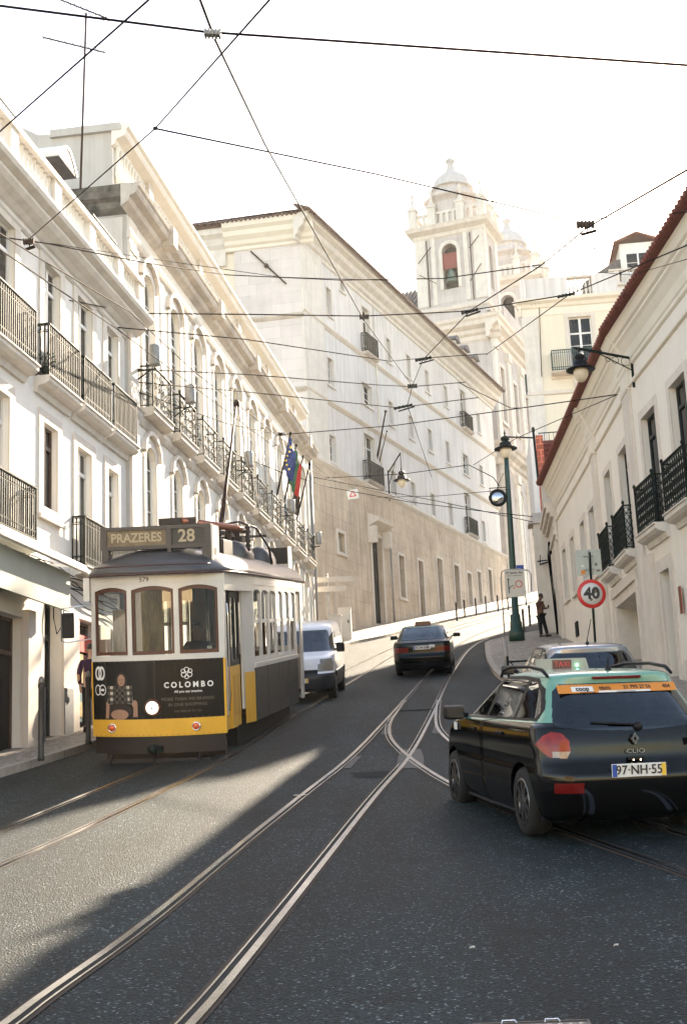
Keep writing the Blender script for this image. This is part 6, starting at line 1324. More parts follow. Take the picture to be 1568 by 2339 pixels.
mb = MB(); mb.lathe([(.01, .03), (.06, .028), (.065, .01), (.01, .0)], 16, (0, 4.2, .72), 1, sx=.5, sy=1.5); mb.build('oval_badge', PLB, VN)
# ================================================================== overhead wires
def at_h(u, v, h):
    d = ray(u, v); t = 2.0
    while t < 200:
        if d.z * t > G(d.x * t, t) + h: return d * t
        t += .02
    return d * 60
def wire(label, px, r=.008, sag=0.0, m='wire', knots=None, name='overhead_wire', cat='wire'):
    P = [at_y(u, v, y) for u, v, y in px]; Q = []
    for a, b in zip(P[:-1], P[1:]):
        for k in range(8): q = a.lerp(b, k / 8); q.z -= sag * 4 * (k / 8) * (1 - k / 8); Q.append(q)
    Q.append(P[-1]); mb = MB(); my = sum(p[2] for p in px) / len(px); mb.tube(Q, r * (1.55 if my < 20 else 1.35), 6)
    for (u, v, y, s_) in (knots or []): c = at_y(u, v, y); mb.ball(c, s_, 6, .7)
    return tag(mb.build(name, MT[m]), label, cat)
wire('thick span wire crossing the top of the sky from left to right', [(-40, 8, 9.2), (470, 73, 9.3), (1640, 154, 9.6)], .0065)
wire('steep wire crossing the upper left corner past the aerial', [(-30, 327, 11.5), (345, -5, 7.6)], .005)
wire('thin wire from the top of the sky down left to the first roof cornice', [(622, -8, 8.2), (355, 293, 13.5), (66, 547, 21.5)], .0055, knots=[(355, 293, 13.5, .03)])
wire('long contact wire running from the top edge down to the middle of the street', [(453, -12, 8.9), (490, 88, 9.6), (605, 330, 13.2), (830, 730, 28), (941, 882, 46)], .0085)
wire('span wire from the upper left knot to the insulator box above the right roof', [(357, 294, 13.5), (860, 398, 17), (1325, 508, 22)], .007)
wire('short span wire from the insulator box to the right edge', [(1348, 500, 22), (1500, 490, 19), (1640, 478, 17)], .006)
wire('contact wire coming down from the right edge under the insulator box', [(1640, 345, 13.5), (1568, 388, 15), (1340, 520, 22), (1235, 606, 27), (1075, 708, 35), (965, 822, 44)], .011)
wire('lower contact wire running down from the right edge beneath the dormer', [(1640, 532, 18), (1568, 560, 20), (1300, 672, 29), (1110, 810, 42)], .009)
wire('wire sagging across the cream facade and the pale stone corner', [(-20, 538, 22), (108, 556, 23.5), (330, 600, 27), (520, 628, 33), (780, 640, 34), (1010, 636, 32), (1232, 605, 27)], .010)
wire('fine double wire beside the sagging wire over the stone corner', [(115, 556, 23.5), (420, 602, 30), (640, 633, 33), (900, 641, 33)], .006)
wire('nearly level wire between the grey clamp at the cream corner and the tower', [(300, 716, 29.5), (565, 718, 31), (830, 722, 33), (1040, 712, 34.5), (1078, 708, 35), (1296, 673, 29)], .012)
wire('wire sloping from the first roof wall to the clamp at the cream corner', [(-10, 645, 24), (160, 686, 26), (296, 713, 29.5)], .009)
wire('thin wire sloping across the stone end wall below the clamp', [(270, 748, 29), (560, 775, 33), (890, 825, 40), (965, 818, 44), (1112, 808, 42)], .011)
wire('dark wire sloping from the second balcony over the stone facade', [(300, 843, 30), (560, 855, 36), (860, 879, 43), (941, 883, 46), (1062, 873, 47)], .012)
wire('lower dark wire over the stone facade ending at the hanging clamp', [(300, 872, 30), (560, 895, 37), (905, 931, 46), (935, 928, 46), (1092, 908, 47)], .012)
wire('wire rising gently from the flags to the right-hand wall bracket', [(300, 890, 30), (520, 968, 38), (640, 993, 44), (900, 972, 42), (1190, 932, 36), (1408, 901, 31)], .011, knots=[(640, 992, 44, .1)])
wire('thin stay from the right wall bracket down to the lamp post top', [(1405, 903, 31), (1180, 1000, 42), (1080, 1062, 52)], .008)
wire('pale contact wire slanting along the left houses from the upper left', [(-20, 520, 17), (66, 575, 19), (296, 712, 26), (440, 846, 32), (631, 993, 42), (752, 1090, 54), (800, 1118, 62)], .009, m='wire')
wire('second pale contact wire slanting down across the cornice and arched windows', [(-20, 556, 18), (30, 590, 19), (268, 752, 26), (540, 956, 38), (690, 1068, 50), (800, 1108, 62), (960, 1150, 75)], .009)
wire('bright cable running along under the balconies towards the warning sign', [(322, 935, 30.8), (440, 998, 36), (640, 1078, 48), (752, 1113, 56), (930, 1146, 58), (1120, 1170, 48), (1215, 1180, 47)], .012, m='wire')
wire('lower bright cable from the far facade to the red roofed house', [(715, 1090, 56), (860, 1118, 55), (1000, 1145, 52), (1215, 1192, 50)], .011)
wire('thin span wire holding the street lamp over the stone base', [(740, 1092, 57), (918, 1083, 55), (1070, 1062, 50), (1125, 1090, 48.5), (1140, 1110, 48.3)], .012)
wire('wire across the narrow windows of the stone building up to the tower foot', [(1045, 873, 47), (1104, 902, 44), (1165, 932, 42), (1190, 932, 36)], .010)
wire('faint wire between the stone facade and the green lamp post', [(860, 1136, 62), (1000, 1133, 56), (1160, 1118, 48.5)], .010)
wire('vertical hanger wire below the contact wire crossing', [(941, 882, 46), (930, 926, 46), (985, 1090, 60)], .009)
wire('hanger wire joining the two contact wires in mid street', [(965, 822, 44), (940, 884, 46)], .009)
wire('thin wire curving from the insulator box towards the far roof', [(1215, 610, 28), (1320, 618, 27), (1440, 628, 24), (1568, 592, 20)], .005)
wire('faint telephone wire between the two towers and the right roof', [(1290, 600, 60), (1420, 540, 50), (1568, 470, 40)], .008)
def clamp(label, u, v, y, w_, h_, az=90, tilt=0, m='alum', legs=False):
    c = at_y(u, v, y); mb = MB(); mb.T = Matrix.Translation(c) @ Matrix.Rotation(R(tilt), 4, 'Y')
    for k in range(5): x = -w_ / 2 + w_ * k / 4; mb.bbox(x - w_ * .09, x + w_ * .09, -.04, .04, -h_ / 2, h_ / 2, .008)
    mb.bbox(-w_ / 2, w_ / 2, -.03, .03, -h_ * .35, h_ * .35, .01)
    if legs: mb.mi = 1; mb.bar((w_ * .1, 0, -h_ / 2), (w_ * .1, 0, -h_ * 1.1), .02, .02); mb.bar((-w_ * .35, 0, -h_ * 1.5), (w_ * .7, 0, -h_ * .95), .05, .04)
    return tag(mb.build('wire_insulator', [MT[m], MT['wire']]), label, 'insulator')
clamp('ribbed grey insulator on the thick span wire at the top of the picture', 486, 77, 9.3, .115, .055, tilt=5)
clamp('rusty insulator box hanging over the right-hand roof line', 1336, 513, 22, .27, .13, m='rust', legs=True)
clamp('ribbed grey insulator at the corner where the cream building begins', 297, 716, 29.5, .28, .14, legs=True)
clamp('small ribbed insulator on the wire in front of the tower window', 831, 724, 28, .18, .1, m='rust')
clamp('slender wire clamp in front of the church cornice', 1072, 711, 35, .42, .08, tilt=-12, m='iron', legs=True)
clamp('slender wire clamp on the lower contact wire over the yellow house', 1292, 674, 29, .36, .06, tilt=-10, m='iron')
clamp('dark wire clamp in mid street above the narrow windows', 966, 820, 44, .5, .1, tilt=-8, m='iron', legs=True)
clamp('dark wire knot where the long contact wire ends in mid street', 941, 882, 46, .3, .16, m='iron')
clamp('dark wire clamp hanging just below the mid street knot', 920, 929, 46, .6, .09, tilt=-10, m='iron', legs=True)
clamp('dark crossing clamp on the wire in front of the first cornice', 66, 552, 21.5, .16, .1, m='rust', legs=True)
clamp('small porcelain insulator on the wire above the four flagpoles', 641, 992, 44, .3, .14)
# ================================================================== hanging things: warning sign, street lamps, mirror
c = at_y(805, 1129, 60); t = thing('warning_sign', 'small white square sign with a red triangle hanging on wires over the street', 'sign', mat=Matrix.Translation(c) @ Matrix.Rotation(R(-6), 4, 'Y'))
mb = MB(); mb.bbox(-.27, .27, -.02, .02, -.23, .23, .01); mb.build('sign_plate', PLW, t)
mb = MB()
for a, b in (((-.15, -.1), (.15, -.1)), ((.15, -.1), (0, .15)), ((0, .15), (-.15, -.1))): mb.bar((a[0], -.027, a[1]), (b[0], -.027, b[1]), .02, .045)
RED = mat('traffic_red', (.55, .03, .025), .4); mb.build('red_triangle', RED, t)
LAMPG = mat('milky_lamp_glass', (.72, .62, .45), .3, coat=.3)
def lantern(t, c, s, m='blackp', bowl='milky'):
    """street lantern hanging at c (top of the cap)"""
    mb = MB(); P = [(.01, .30), (.02, .22), (.045, .16), (.02, .1), (.05, .06), (.14, .02), (.17, -.02), (.17, -.10), (.12, -.14), (.13, -.17), (.22, -.22), (.23, -.32), (.25, -.36), (.44, -.44), (.45, -.47), (.2, -.44), (.02, -.4)]
    mb.lathe([(r_ * s, z * s) for r_, z in P], 20, c); mb.build('lamp_hood', MT[m], t)
    mb = MB(); P = [(.2, -.44), (.235, -.52), (.22, -.64), (.16, -.76), (.1, -.83), (.02, -.85)]; mb.lathe([(r_ * s, z * s) for r_, z in P], 18, c); mb.build('lamp_bowl', LAMPG, t)
# bracket lamp on the cream house
a = at_y(1423, 830, 30.3); a = Vector((7.22, a.y, a.z)); c = at_y(1322, 812, 29.6)
t = thing('street_lamp', 'dark bell-shaped lantern on a scrolled iron bracket fixed to the right-hand cream house', 'street lamp', loc=a)
lantern(t, c - a, .78)
d = c - a; mb = MB(); mb.bar((0, 0, .12), (d.x * 1.08, d.y * 1.08, .20), .045, .05); mb.bar((0, 0, .28), (0, 0, -.62), .05, .06); mb.bar((-.02, 0, -.18), (d.x * .62, d.y * .62, .13), .02, .02)
mb.bar((d.x, d.y, d.z + .1), (d.x, d.y, .2), .03, .03)
for k, rr_ in ((.12, .11), (.32, .085), (.46, .06)): mb.tube([(d.x * k + d.x / abs(d.x) * rr_ * math.cos(q), d.y * k, .02 + rr_ * math.sin(q)) for q in [i * .6 for i in range(10)]], .008, 4, True)
mb.build('bracket', MT['iron'], t)
# lamp over the stone base, bracket on the facade
wl = B3.matrix_world @ Vector((3.4, -.02, 0)); a = at_y(878, 1090, 70.5); a = Vector((wl.x + .3, wl.y, a.z)); c = at_y(916, 1078, 67)
t = thing('street_lamp', 'lantern with a glowing bowl on a bracket from the pale stone facade', 'street lamp', loc=a)
lantern(t, c - a, 1.0); d = c - a; mb = MB(); mb.bar((0, 0, .6), (0, 0, -1.2), .08, .08); mb.bar((0, 0, .45), (d.x, d.y, .45), .06, .06); mb.bar((0, 0, -.3), (d.x * .6, d.y * .6, .42), .03, .03); mb.bar((d.x, d.y, .45), (d.x, d.y, d.z + .2), .04, .04); mb.build('bracket', MT['iron'], t)
# green lamp post
base = at_g(1180, 1464, .13); top = at_y(1155, 1040, base.y)
t = thing('lamp_post', 'tall green lamp post carrying a dark lantern on the right pavement', 'street lamp', loc=base); H = top.z - base.z; lean = (top - base)
mb = MB(); f = lambda k: (lean.x * k, 0, H * k); mb.tube([f(0), f(.02), f(.1), f(.105), f(.5), f(.9), f(1.0)], [.27, .26, .22, .135, .12, .10, .09], 14)
mb.lathe([(.30, 0), (.30, .35), (.24, .42), (.2, .5), (.19, 1.0)], 12, (0, 0, 0)); mb.build('post', MT['post'], t)
lantern(t, Vector((lean.x, 0, H + .72)), 1.0, 'iron')
ab = at_y(1218, 1000, base.y + .3) - base; mb = MB(); mb.bar((lean.x, 0, H + .74), (ab.x, .3, ab.z), .05, .05); mb.bar((ab.x, .3, ab.z + .25), (ab.x + .05, .3, ab.z - 1.9), .08, .08); mb.ball((ab.x, .3, ab.z + .32), .07, 6, 1.8); mb.bar((ab.x + .05, .3, ab.z - 1.7), (ab.x + .35, .3, ab.z - 1.7), .04, .04); mb.build('bracket', MT['iron'], t)
c = at_y(1136, 1137, base.y - .2)
t2 = thing('traffic_mirror', 'round convex mirror in a black ring hanging beside the green lamp post', 'mirror', loc=c)
mb = MB(); mb.tube([(.29 * math.cos(i * .2618), 0, .29 * math.sin(i * .2618)) for i in range(24)], .062, 8, True); mb.build('mirror_ring', MT['black'], t2)
mb = MB(); mb.grid(lambda i, j: (.27 * (i / 6) * math.cos(j * .3142), -.06 * (1 - (i / 6) ** 2), .27 * (i / 6) * math.sin(j * .3142)), 6, 20); mb.build('mirror_glass', mat('convex_mirror', (.45, .46, .47), .06, metal=1.0), t2)
mb = MB(); mb.bar((.0, .05, .3), (.05, .05, .52), .03, .03); mb.bar((.05, .05, .52), (.32, .15, 1.0), .02, .02); mb.bar((-.3, .05, .40), (.34, .1, .42), .03, .03); mb.bar((-.28, .05, .40), (-.28, .05, .0), .02, .02); mb.build('mirror_arm', MT['iron'], t2)
# ================================================================== signs
p = at_g(1357, 1500, .13); tp = at_y(1347, 1255, 26.5); bs = Vector((tp.x + .02, 26.5, G(tp.x, 26.5) + .13))
t = thing('speed_sign', 'round red-rimmed 40 speed limit sign on a thin dark pole with a square plate above', 'road sign', loc=bs)
def rel(u, v, y=26.5): return at_y(u, v, y) - bs
q1 = rel(1358, 1465); q2 = rel(1345, 1262); mb = MB(); ext = q1 + (q1 - q2) * ((q1.z) / (q2.z - q1.z)); mb.tube([(ext.x, 0, 0), (q2.x, 0, q2.z)], .026, 8); mb.build('pole', MT['iron'], t)
c = rel(1349, 1357) + Vector((0, -.04, 0)); Mq = Matrix.Translation(c) @ Matrix.Rotation(R(4), 4, 'Z')
mb = MB(); mb.lathe([(.005, -.012), (.295, -.012), (.3, -.006), (.3, .006), (.005, .006)], 32, (0, 0, 0), 1); sp = mb.build('sign_disc', RED, t, Mq)
mb = MB(); mb.lathe([(.005, -.016), (.225, -.016), (.225, -.013), (.005, -.013)], 32, (0, 0, 0), 1); mb.build('white_field', PLW, sp)
text('sign_number', '40', .33, PK, sp, Matrix(((1, 0, 0, 0), (0, 0, -1, -.0175), (0, 1, 0, .0), (0, 0, 0, 1))), bold=.012)
mb = MB(); mb.lathe([(.005, -.018), (.045, -.018), (.045, -.0172), (.005, -.0172)], 12, (.07, 0, .05), 1); mb.lathe([(.005, -.018), (.03, -.018), (.03, -.0172), (.005, -.0172)], 12, (-.02, 0, -.12), 1); mb.build('round_sticker', PGR, sp)
mb = MB(); c = rel(1344, 1284) + Vector((0, .03, 0)); mb.T = Matrix.Translation(c); mb.bbox(-.26, .26, -.006, .006, -.27, .27, .004); mb.build('plate_back', mat('pale_green_grey_plate', (.42, .45, .40), .5, var=.15, vscale=8), t)
mb = MB(); mb.T = Matrix.Translation(c); mb.bar((-.1, -.03, .13), (.1, -.03, .13), .02, .02); mb.bar((-.1, -.03, -.15), (.1, -.03, -.15), .02, .02); mb.bar((.02, -.02, .23), (.02, -.02, -.27), .06, .03); mb.build('plate_clamp', MT['alum'], t)
mb = MB(); mb.T = Matrix.Translation(c); mb.box(-.18, -.09, -.0105, -.0065, -.25, -.16); mb.mi = 1; mb.box(.12, .17, -.0105, -.0065, -.08, -.02); mb.box(.14, .22, -.0105, -.0065, -.2, -.16); mb.mi = 2; mb.box(-.16, -.1, -.0105, -.0065, -.1, -.05); mb.build('stickers', [ORG, PGR, PLW], t)
# information panel in its frame
by = 34.5; tp = at_y(1172, 1335, by); bs = Vector((at_y(1156, 1500, by).x, by, 0)); bs.z = G(bs.x, by) + .13
t = thing('information_sign', 'beige street direction panel with an arrow and a red circle in a curved metal frame', 'sign', loc=bs)
def rel(u, v, y=by): return at_y(u, v, y) - bs
A = rel(1143, 1304); B = rel(1197, 1300); Cc = rel(1198, 1368); mb = MB(); l0 = rel(1157, 1530)
mb.tube([(l0.x, 0, 0), (rel(1152, 1460).x, 0, rel(1152, 1460).z)], .06, 10); mb.tube([rel(1152, 1460), rel(1143, 1320), rel(1145, 1306), rel(1152, 1302), rel(1185, 1300), rel(1206, 1303), rel(1212, 1312), rel(1213, 1350)], .018, 8); mb.build('frame', mat('pale_frame_metal', (.40, .38, .34), .5, metal=.4, var=.2, vscale=9), t)
c = rel(1175, 1333) + Vector((0, -.02, 0)); mb = MB(); W_ = .27; mb.T = Matrix.Translation(c); mb.bbox(-W_, W_, -.012, .012, -.37, .37, .01); pn = mb.build('panel', mat('beige_sign_panel', (.58, .55, .47), .5, var=.08, vscale=9), t)
TF = lambda x, z: Matrix(((1, 0, 0, c.x + x), (0, 0, -1, c.y - .0135), (0, 1, 0, c.z + z), (0, 0, 0, 1)))
text('panel_text', 'Stª Catarina / Bica', .085, PK, pn, TF(0, .29), sx=.72, bold=.002); text('panel_text', 'acesso condicionado', .055, PK, pn, TF(0, .215), sx=.85)
mb = MB(); mb.T = Matrix.Translation(c); mb.box(-.19, -.165, -.017, -.0125, -.26, .1); mb.prism([(-.21, .1), (-.145, .1), (-.178, .16)], 1, -.017, -.0125); mb.tube([(-.17, -.015, -.14), (-.13, -.015, -.08), (-.04, -.015, -.05)], .010, 5); mb.build('arrow_mark', PK, pn)
mb = MB(); mb.T = Matrix.Translation(c)
for P in ringp(.1, -.02, .075, .1, 20): mb.add([(x, -.0145, z) for x, z in P], [list(range(4))])
for P in disc(-.03, -.12, .022, .022, 10): mb.add([(x, -.0145, z) for x, z in P], [list(range(10))])
mb.build('red_circle', RED, pn)
mb = MB(); cc = rel(1187, 1296) + Vector((0, .05, 0)); mb.T = Matrix.Translation(cc); mb.box(-.1, .1, -.01, .01, -.07, .07); mb.build('blue_plate', PLB, t)
# stub pole in front and low railing near it
bb = at_g(1163, 1575, .13)
t = thing('barrier', 'low dark rail with a stub post on the right pavement behind the silver car', 'barrier', loc=bb)
e = at_g(1240, 1540, .13) - bb; mb = MB(); mb.bar((0, 0, 0), (0, 0, .75), .05, .05); mb.bar((0, 0, .62), (1.0, .5, .68), .04, .04); mb.bar((1.0, .5, 0), (1.0, .5, .72), .05, .05); mb.tube([(.06, 0, .62), (.22, .05, .4), (.45, .12, .36)], .015, 5); mb.build('rails', MT['iron'], t)
# street name post at the foot of the stone building
b_ = Vector((at_y(750, 1420, 56.5).x, 56.5, 0)); b_.z = G(b_.x, 56.5) + .13; tz = at_y(750, 1315, 56.5).z - b_.z
t = thing('signpost', 'grey post with two pointed name boards at the foot of the stone building', 'signpost', loc=b_)
mb = MB(); mb.tube([(0, 0, 0), (0, 0, tz)], .05, 8); mb.ball((0, 0, tz + .03), .06, 6); mb.build('post', MT['alum'], t)
for z, L_ in ((tz - .18, 1.25), (tz - .6, .9)):
    mb = MB(); mb.prism([(-.6, z - .12), (L_ - .12, z - .12), (L_, z), (L_ - .12, z + .12), (-.6, z + .12)], 1, -.05, -.02); mb.build('name_board', mat('weathered_name_board', (.50, .46, .40), .6, var=.15, vscale=5), t)
# utility cabinets
for (u, v, y, w_, h_, d_, lb) in ((788, 1448, 56.8, .55, 1.45, .4, 'taller pale utility cabinet on the pavement by the stone wall'), (766, 1462, 55.6, .5, 1.2, .35, 'shorter grey utility cabinet just left of the taller one')):
    q = at_y(u, v, y); q.z = G(q.x, y) + .1; t = thing('utility_cabinet', lb, 'cabinet', mat=frame_y(q, 5)); mb = MB(); mb.bbox(-w_ / 2, w_ / 2, 0, d_, .12, h_, .02); mb.box(-w_ / 2 + .03, w_ / 2 - .03, .03, d_ - .03, 0, .12); mb.bbox(-w_ / 2 - .03, w_ / 2 + .03, -.03, d_ + .03, h_, h_ + .05, .01); mb.build('body', mat('pale_grey_cabinet', (.58, .55, .50), .55, var=.1, vscale=4, streak=.3), t)
    mb = MB(); mb.box(-w_ / 2 + .05, w_ / 2 - .05, -.012, -.001, .2, h_ - .08); mb.mi = 1; mb.box(w_ / 2 - .14, w_ / 2 - .09, -.03, -.013, h_ * .55, h_ * .65); mb.build('door', [MATS['pale_grey_cabinet'], MT['iron']], t)
# bollards
proto = None
def bollard(x, y, lb, grp, h=.95):
    global proto
    if proto is None:
        proto = thing('bollard', lb, 'bollard', (x, y, G(x, y) + .13), 0, grp)
        mb = MB(); mb.lathe([(.055, 0), (.055, .05), (.048, .07), (.048, .82), (.056, .83), (.056, .87), (.046, .88)], 12); mb.build('post', mat('dark_bollard_paint', (.035, .033, .03), .45, var=.3, vscale=6), proto)
        mb = MB(); mb.lathe([(.046, .88), (.05, .90), (.042, .935), (.02, .955), (.004, .96)], 12); mb.build('cap', mat('worn_bollard_cap', (.2, .18, .16), .4, metal=.5), proto); t = proto
    else:
        t = copy_tree(proto); t['label'] = lb; t['group'] = grp
    t.location = (x, y, G(x, y) + .13); t.scale = (1, 1, h / .95); return t
def bol_px(u, v, lb, grp, h=.95): p = at_g(u, v, .13); return bollard(p.x, p.y, lb, grp, h)
bol_px(94, 1738, 'dark bollard nearest on the left pavement in front of the shop', 'bollards on the left pavement', 1.35); bol_px(202, 1700, 'dark bollard on the left pavement close beside the tram', 'bollards on the left pavement', 1.3)
for k, (u, v, lb) in enumerate(((1043, 1418, 'first bollard of the sunlit uphill row, farthest left'), (1061, 1409, 'second bollard from the left in the sunlit uphill row'), (1087, 1405, 'third bollard of the uphill row along the stone building'), (1110, 1399, 'fourth bollard of the uphill row along the stone building'), (1137, 1397, 'uphill row bollard just left of the information sign'), (1160, 1394, 'uphill row bollard right behind the information sign'), (1177, 1389, 'uphill row bollard just right of the information sign'), (1201, 1383, 'last bollard of the uphill row, next to the walking man'))):
    q = at_g(u, v, .13)
    bollard(q.x, q.y, lb, 'bollards along the uphill pavement', 1.0)
bol_px(1196, 1442, 'dark stub bollard left of the standing man', 'bollards on the right pavement', .95); bol_px(1210, 1429, 'dark stub bollard beside the standing man, the one nearer to him', 'bollards on the right pavement', .95)
# ================================================================== flags and poles
def flagpole(u0, v0, y0, u1, v1, y1, lb, flag=None, r=.035, grp='flagpoles leaning from the cream facade'):
    a, b = at_y(u0, v0, y0), at_y(u1, v1, y1); t = thing('flagpole', lb, 'flagpole', loc=a, group=grp); d = b - a
    mb = MB(); mb.tube([(0, 0, 0), d], [r * 1.2, r * .8], 8); mb.ball(d, r * 1.8, 6); mb.build('pole', mat('dark_flagpole', (.012, .006, .006), .8, spec=.1), t)
    if flag:
        cols, L0, L1, wd = flag; n = 14; mb = MB(); dd = -d.normalized()
        def P(i, j):
            s_ = i / n; f = j / 6; q = d + dd * (L0 * d.length) + dd * (s_ * L1); return q + Vector((wd * f * (.55 + .45 * s_) + .05 * math.sin(f * 9), -.12 * math.sin(f * 8 + s_ * 5), -L1 * .62 * f * (1 - .25 * s_) - .04))
        for k, (m_, j0, j1) in enumerate(cols): mb.mi = k; mb.grid(lambda i, j: P(i, j0 + j), n, j1 - j0)
        mb.build('flag', [c_[0] for c_ in cols], t)
    return t
FB = mat('flag_blue', (.015, .045, .22), .7); FG = mat('flag_green', (.01, .14, .06), .7); FR = mat('flag_red', (.55, .03, .03), .7); FK = mat('flag_black', (.015, .015, .018), .7); FYL = mat('flag_yellow', (.75, .55, .06), .7)
f1 = flagpole(620, 1187, 48.5, 663, 990, 47.3, 'leftmost leaning flagpole with the blue starred flag', ([(FB, 0, 6)], .03, 1.25, .34))
mb = MB(); 
for k in range(6):
    q = at_y(658 + 5 * math.cos(k), 1022 + k * 10, 46.9) - f1.location
    for i in range(1): mb.ball((q.x, q.y, q.z), .045, 4)
mb.build('flag_stars', FYL, f1)
flagpole(637, 1203, 50, 676, 1017, 48.6, 'second leaning flagpole with the green and red flag', ([(FG, 0, 4), (FR, 4, 6)], .03, 1.4, .34))
flagpole(652, 1215, 51.5, 692, 1042, 50, 'third leaning flagpole with a furled black flag', ([(FK, 0, 6)], .38, .9, .2)); flagpole(668, 1228, 53, 707, 1060, 51.4, 'bare leaning flagpole nearest the street corner')
flagpole(858, 1062, 71, 880, 940, 69.5, 'thicker dark pole leaning from the balcony of the stone building', None, .05, 'poles on the stone building'); flagpole(862, 1070, 71.3, 883, 985, 70, 'thinner pole leaning beside the thicker one on the stone building balcony', None, .03, 'poles on the stone building')
# ================================================================== aerials
def aerial(lb, base, top, arms, r=.02):
    a, b = at_y(*base), at_y(*top); t = thing('tv_aerial', lb, 'aerial', loc=a); d = b - a; mb = MB(); mb.tube([(0, 0, 0), d], r, 6); mb.build('mast', MT['alum' if False else 'rust'], t)
    for (u0, v0, u1, v1, n, ln) in arms:
        mb = MB(); p, q = at_y(u0, v0, base[2]) - a, at_y(u1, v1, base[2]) - a; mb.bar(p, q, r * 1.1, r * 1.1)
        for k in range(n): c = p.lerp(q, k / max(1, n - 1)); mb.bar(c + Vector((-ln * .3, -ln, ln * .35)), c + Vector((ln * .3, ln, -ln * .35)), r * .5, r * .5)
        mb.build('antenna', MT['rust'], t)
aerial('tall television aerial mast with two combs rising from the left roofs', (184, 432, 27), (197, 30, 27), [(98, 85, 240, 120, 9, .22), (130, -4, 245, 42, 9, .16)], .026)
aerial('small television aerial above the yellow building roof', (1362, 620, 60), (1350, 530, 60), [(1320, 562, 1384, 572, 6, .3)], .03)
aerial('thin comb aerial on the yellow facade below the roof', (1236, 860, 59.8), (1230, 690, 59.8), [(1214, 700, 1232, 698, 3, .2)], .018)
# ================================================================== balcony plant
c = B1.matrix_world @ Vector((.32, -.16, 8.1)); t = thing('potted_plant', 'small green plant in a pot in the corner of the second upper balcony', 'plant', loc=c)
mb = MB(); mb.lathe([(.07, 0), (.09, .02), (.11, .18), (.12, .2), (.1, .2), (.02, .17)], 12); mb.build('pot', mat('dark_clay_pot', (.06, .05, .045), .8), t)
LEAF = mat('plant_leaf', (.05, .09, .03), .6, var=.4, vscale=12); mb = MB()
for k in range(120):
    a, b_ = random.random() * 6.28, random.random(); rr_ = .17 * math.sqrt(random.random()); p = Vector((rr_ * math.cos(a), rr_ * math.sin(a), .2 + .28 * b_)); d = Vector((random.gauss(0, 1), random.gauss(0, 1), random.gauss(.4, .7))).normalized() * .06; e = d.cross(Vector((random.random(), random.random(), .3))).normalized() * .022
    mb.add([p, p + d * .5 + e, p + d, p + d * .5 - e], [(0, 1, 2, 3)])
mb.build('foliage', LEAF, t)
# ================================================================== people
def skin_mesh(name, joints, edges, parent, m, sub=2):
    me = bpy.data.meshes.new(name); me.from_pydata([j[0] for j in joints], edges, []); o = bpy.data.objects.new(name, me); C.objects.link(o)
    md = o.modifiers.new('s', 'SKIN'); me.skin_vertices[0].data[0].use_root = True
    for i, j in enumerate(joints): r_ = j[1]; me.skin_vertices[0].data[i].radius = (r_, r_) if not isinstance(r_, tuple) else r_
    md.branch_smoothing = .6
    sb_ = o.modifiers.new('u', 'SUBSURF'); sb_.levels = sub; sb_.render_levels = sub
    dg = bpy.context.evaluated_depsgraph_get(); dg.update(); nm = bpy.data.meshes.new_from_object(o.evaluated_get(dg)); bpy.data.objects.remove(o)
    nm.materials.clear(); nm.materials.append(m)
    for p in nm.polygons: p.use_smooth = True
    q = bpy.data.objects.new(name, nm); C.objects.link(q)
    if parent: q.parent = parent
    return q
SKIN1 = mat('tan_skin', (.13, .055, .03), .55, var=.15, vscale=9); SKIN2 = mat('fair_skin', (.45, .27, .19), .55); HAIRD = mat('dark_hair', (.02, .014, .01), .7, bump=.3, bscale=200)
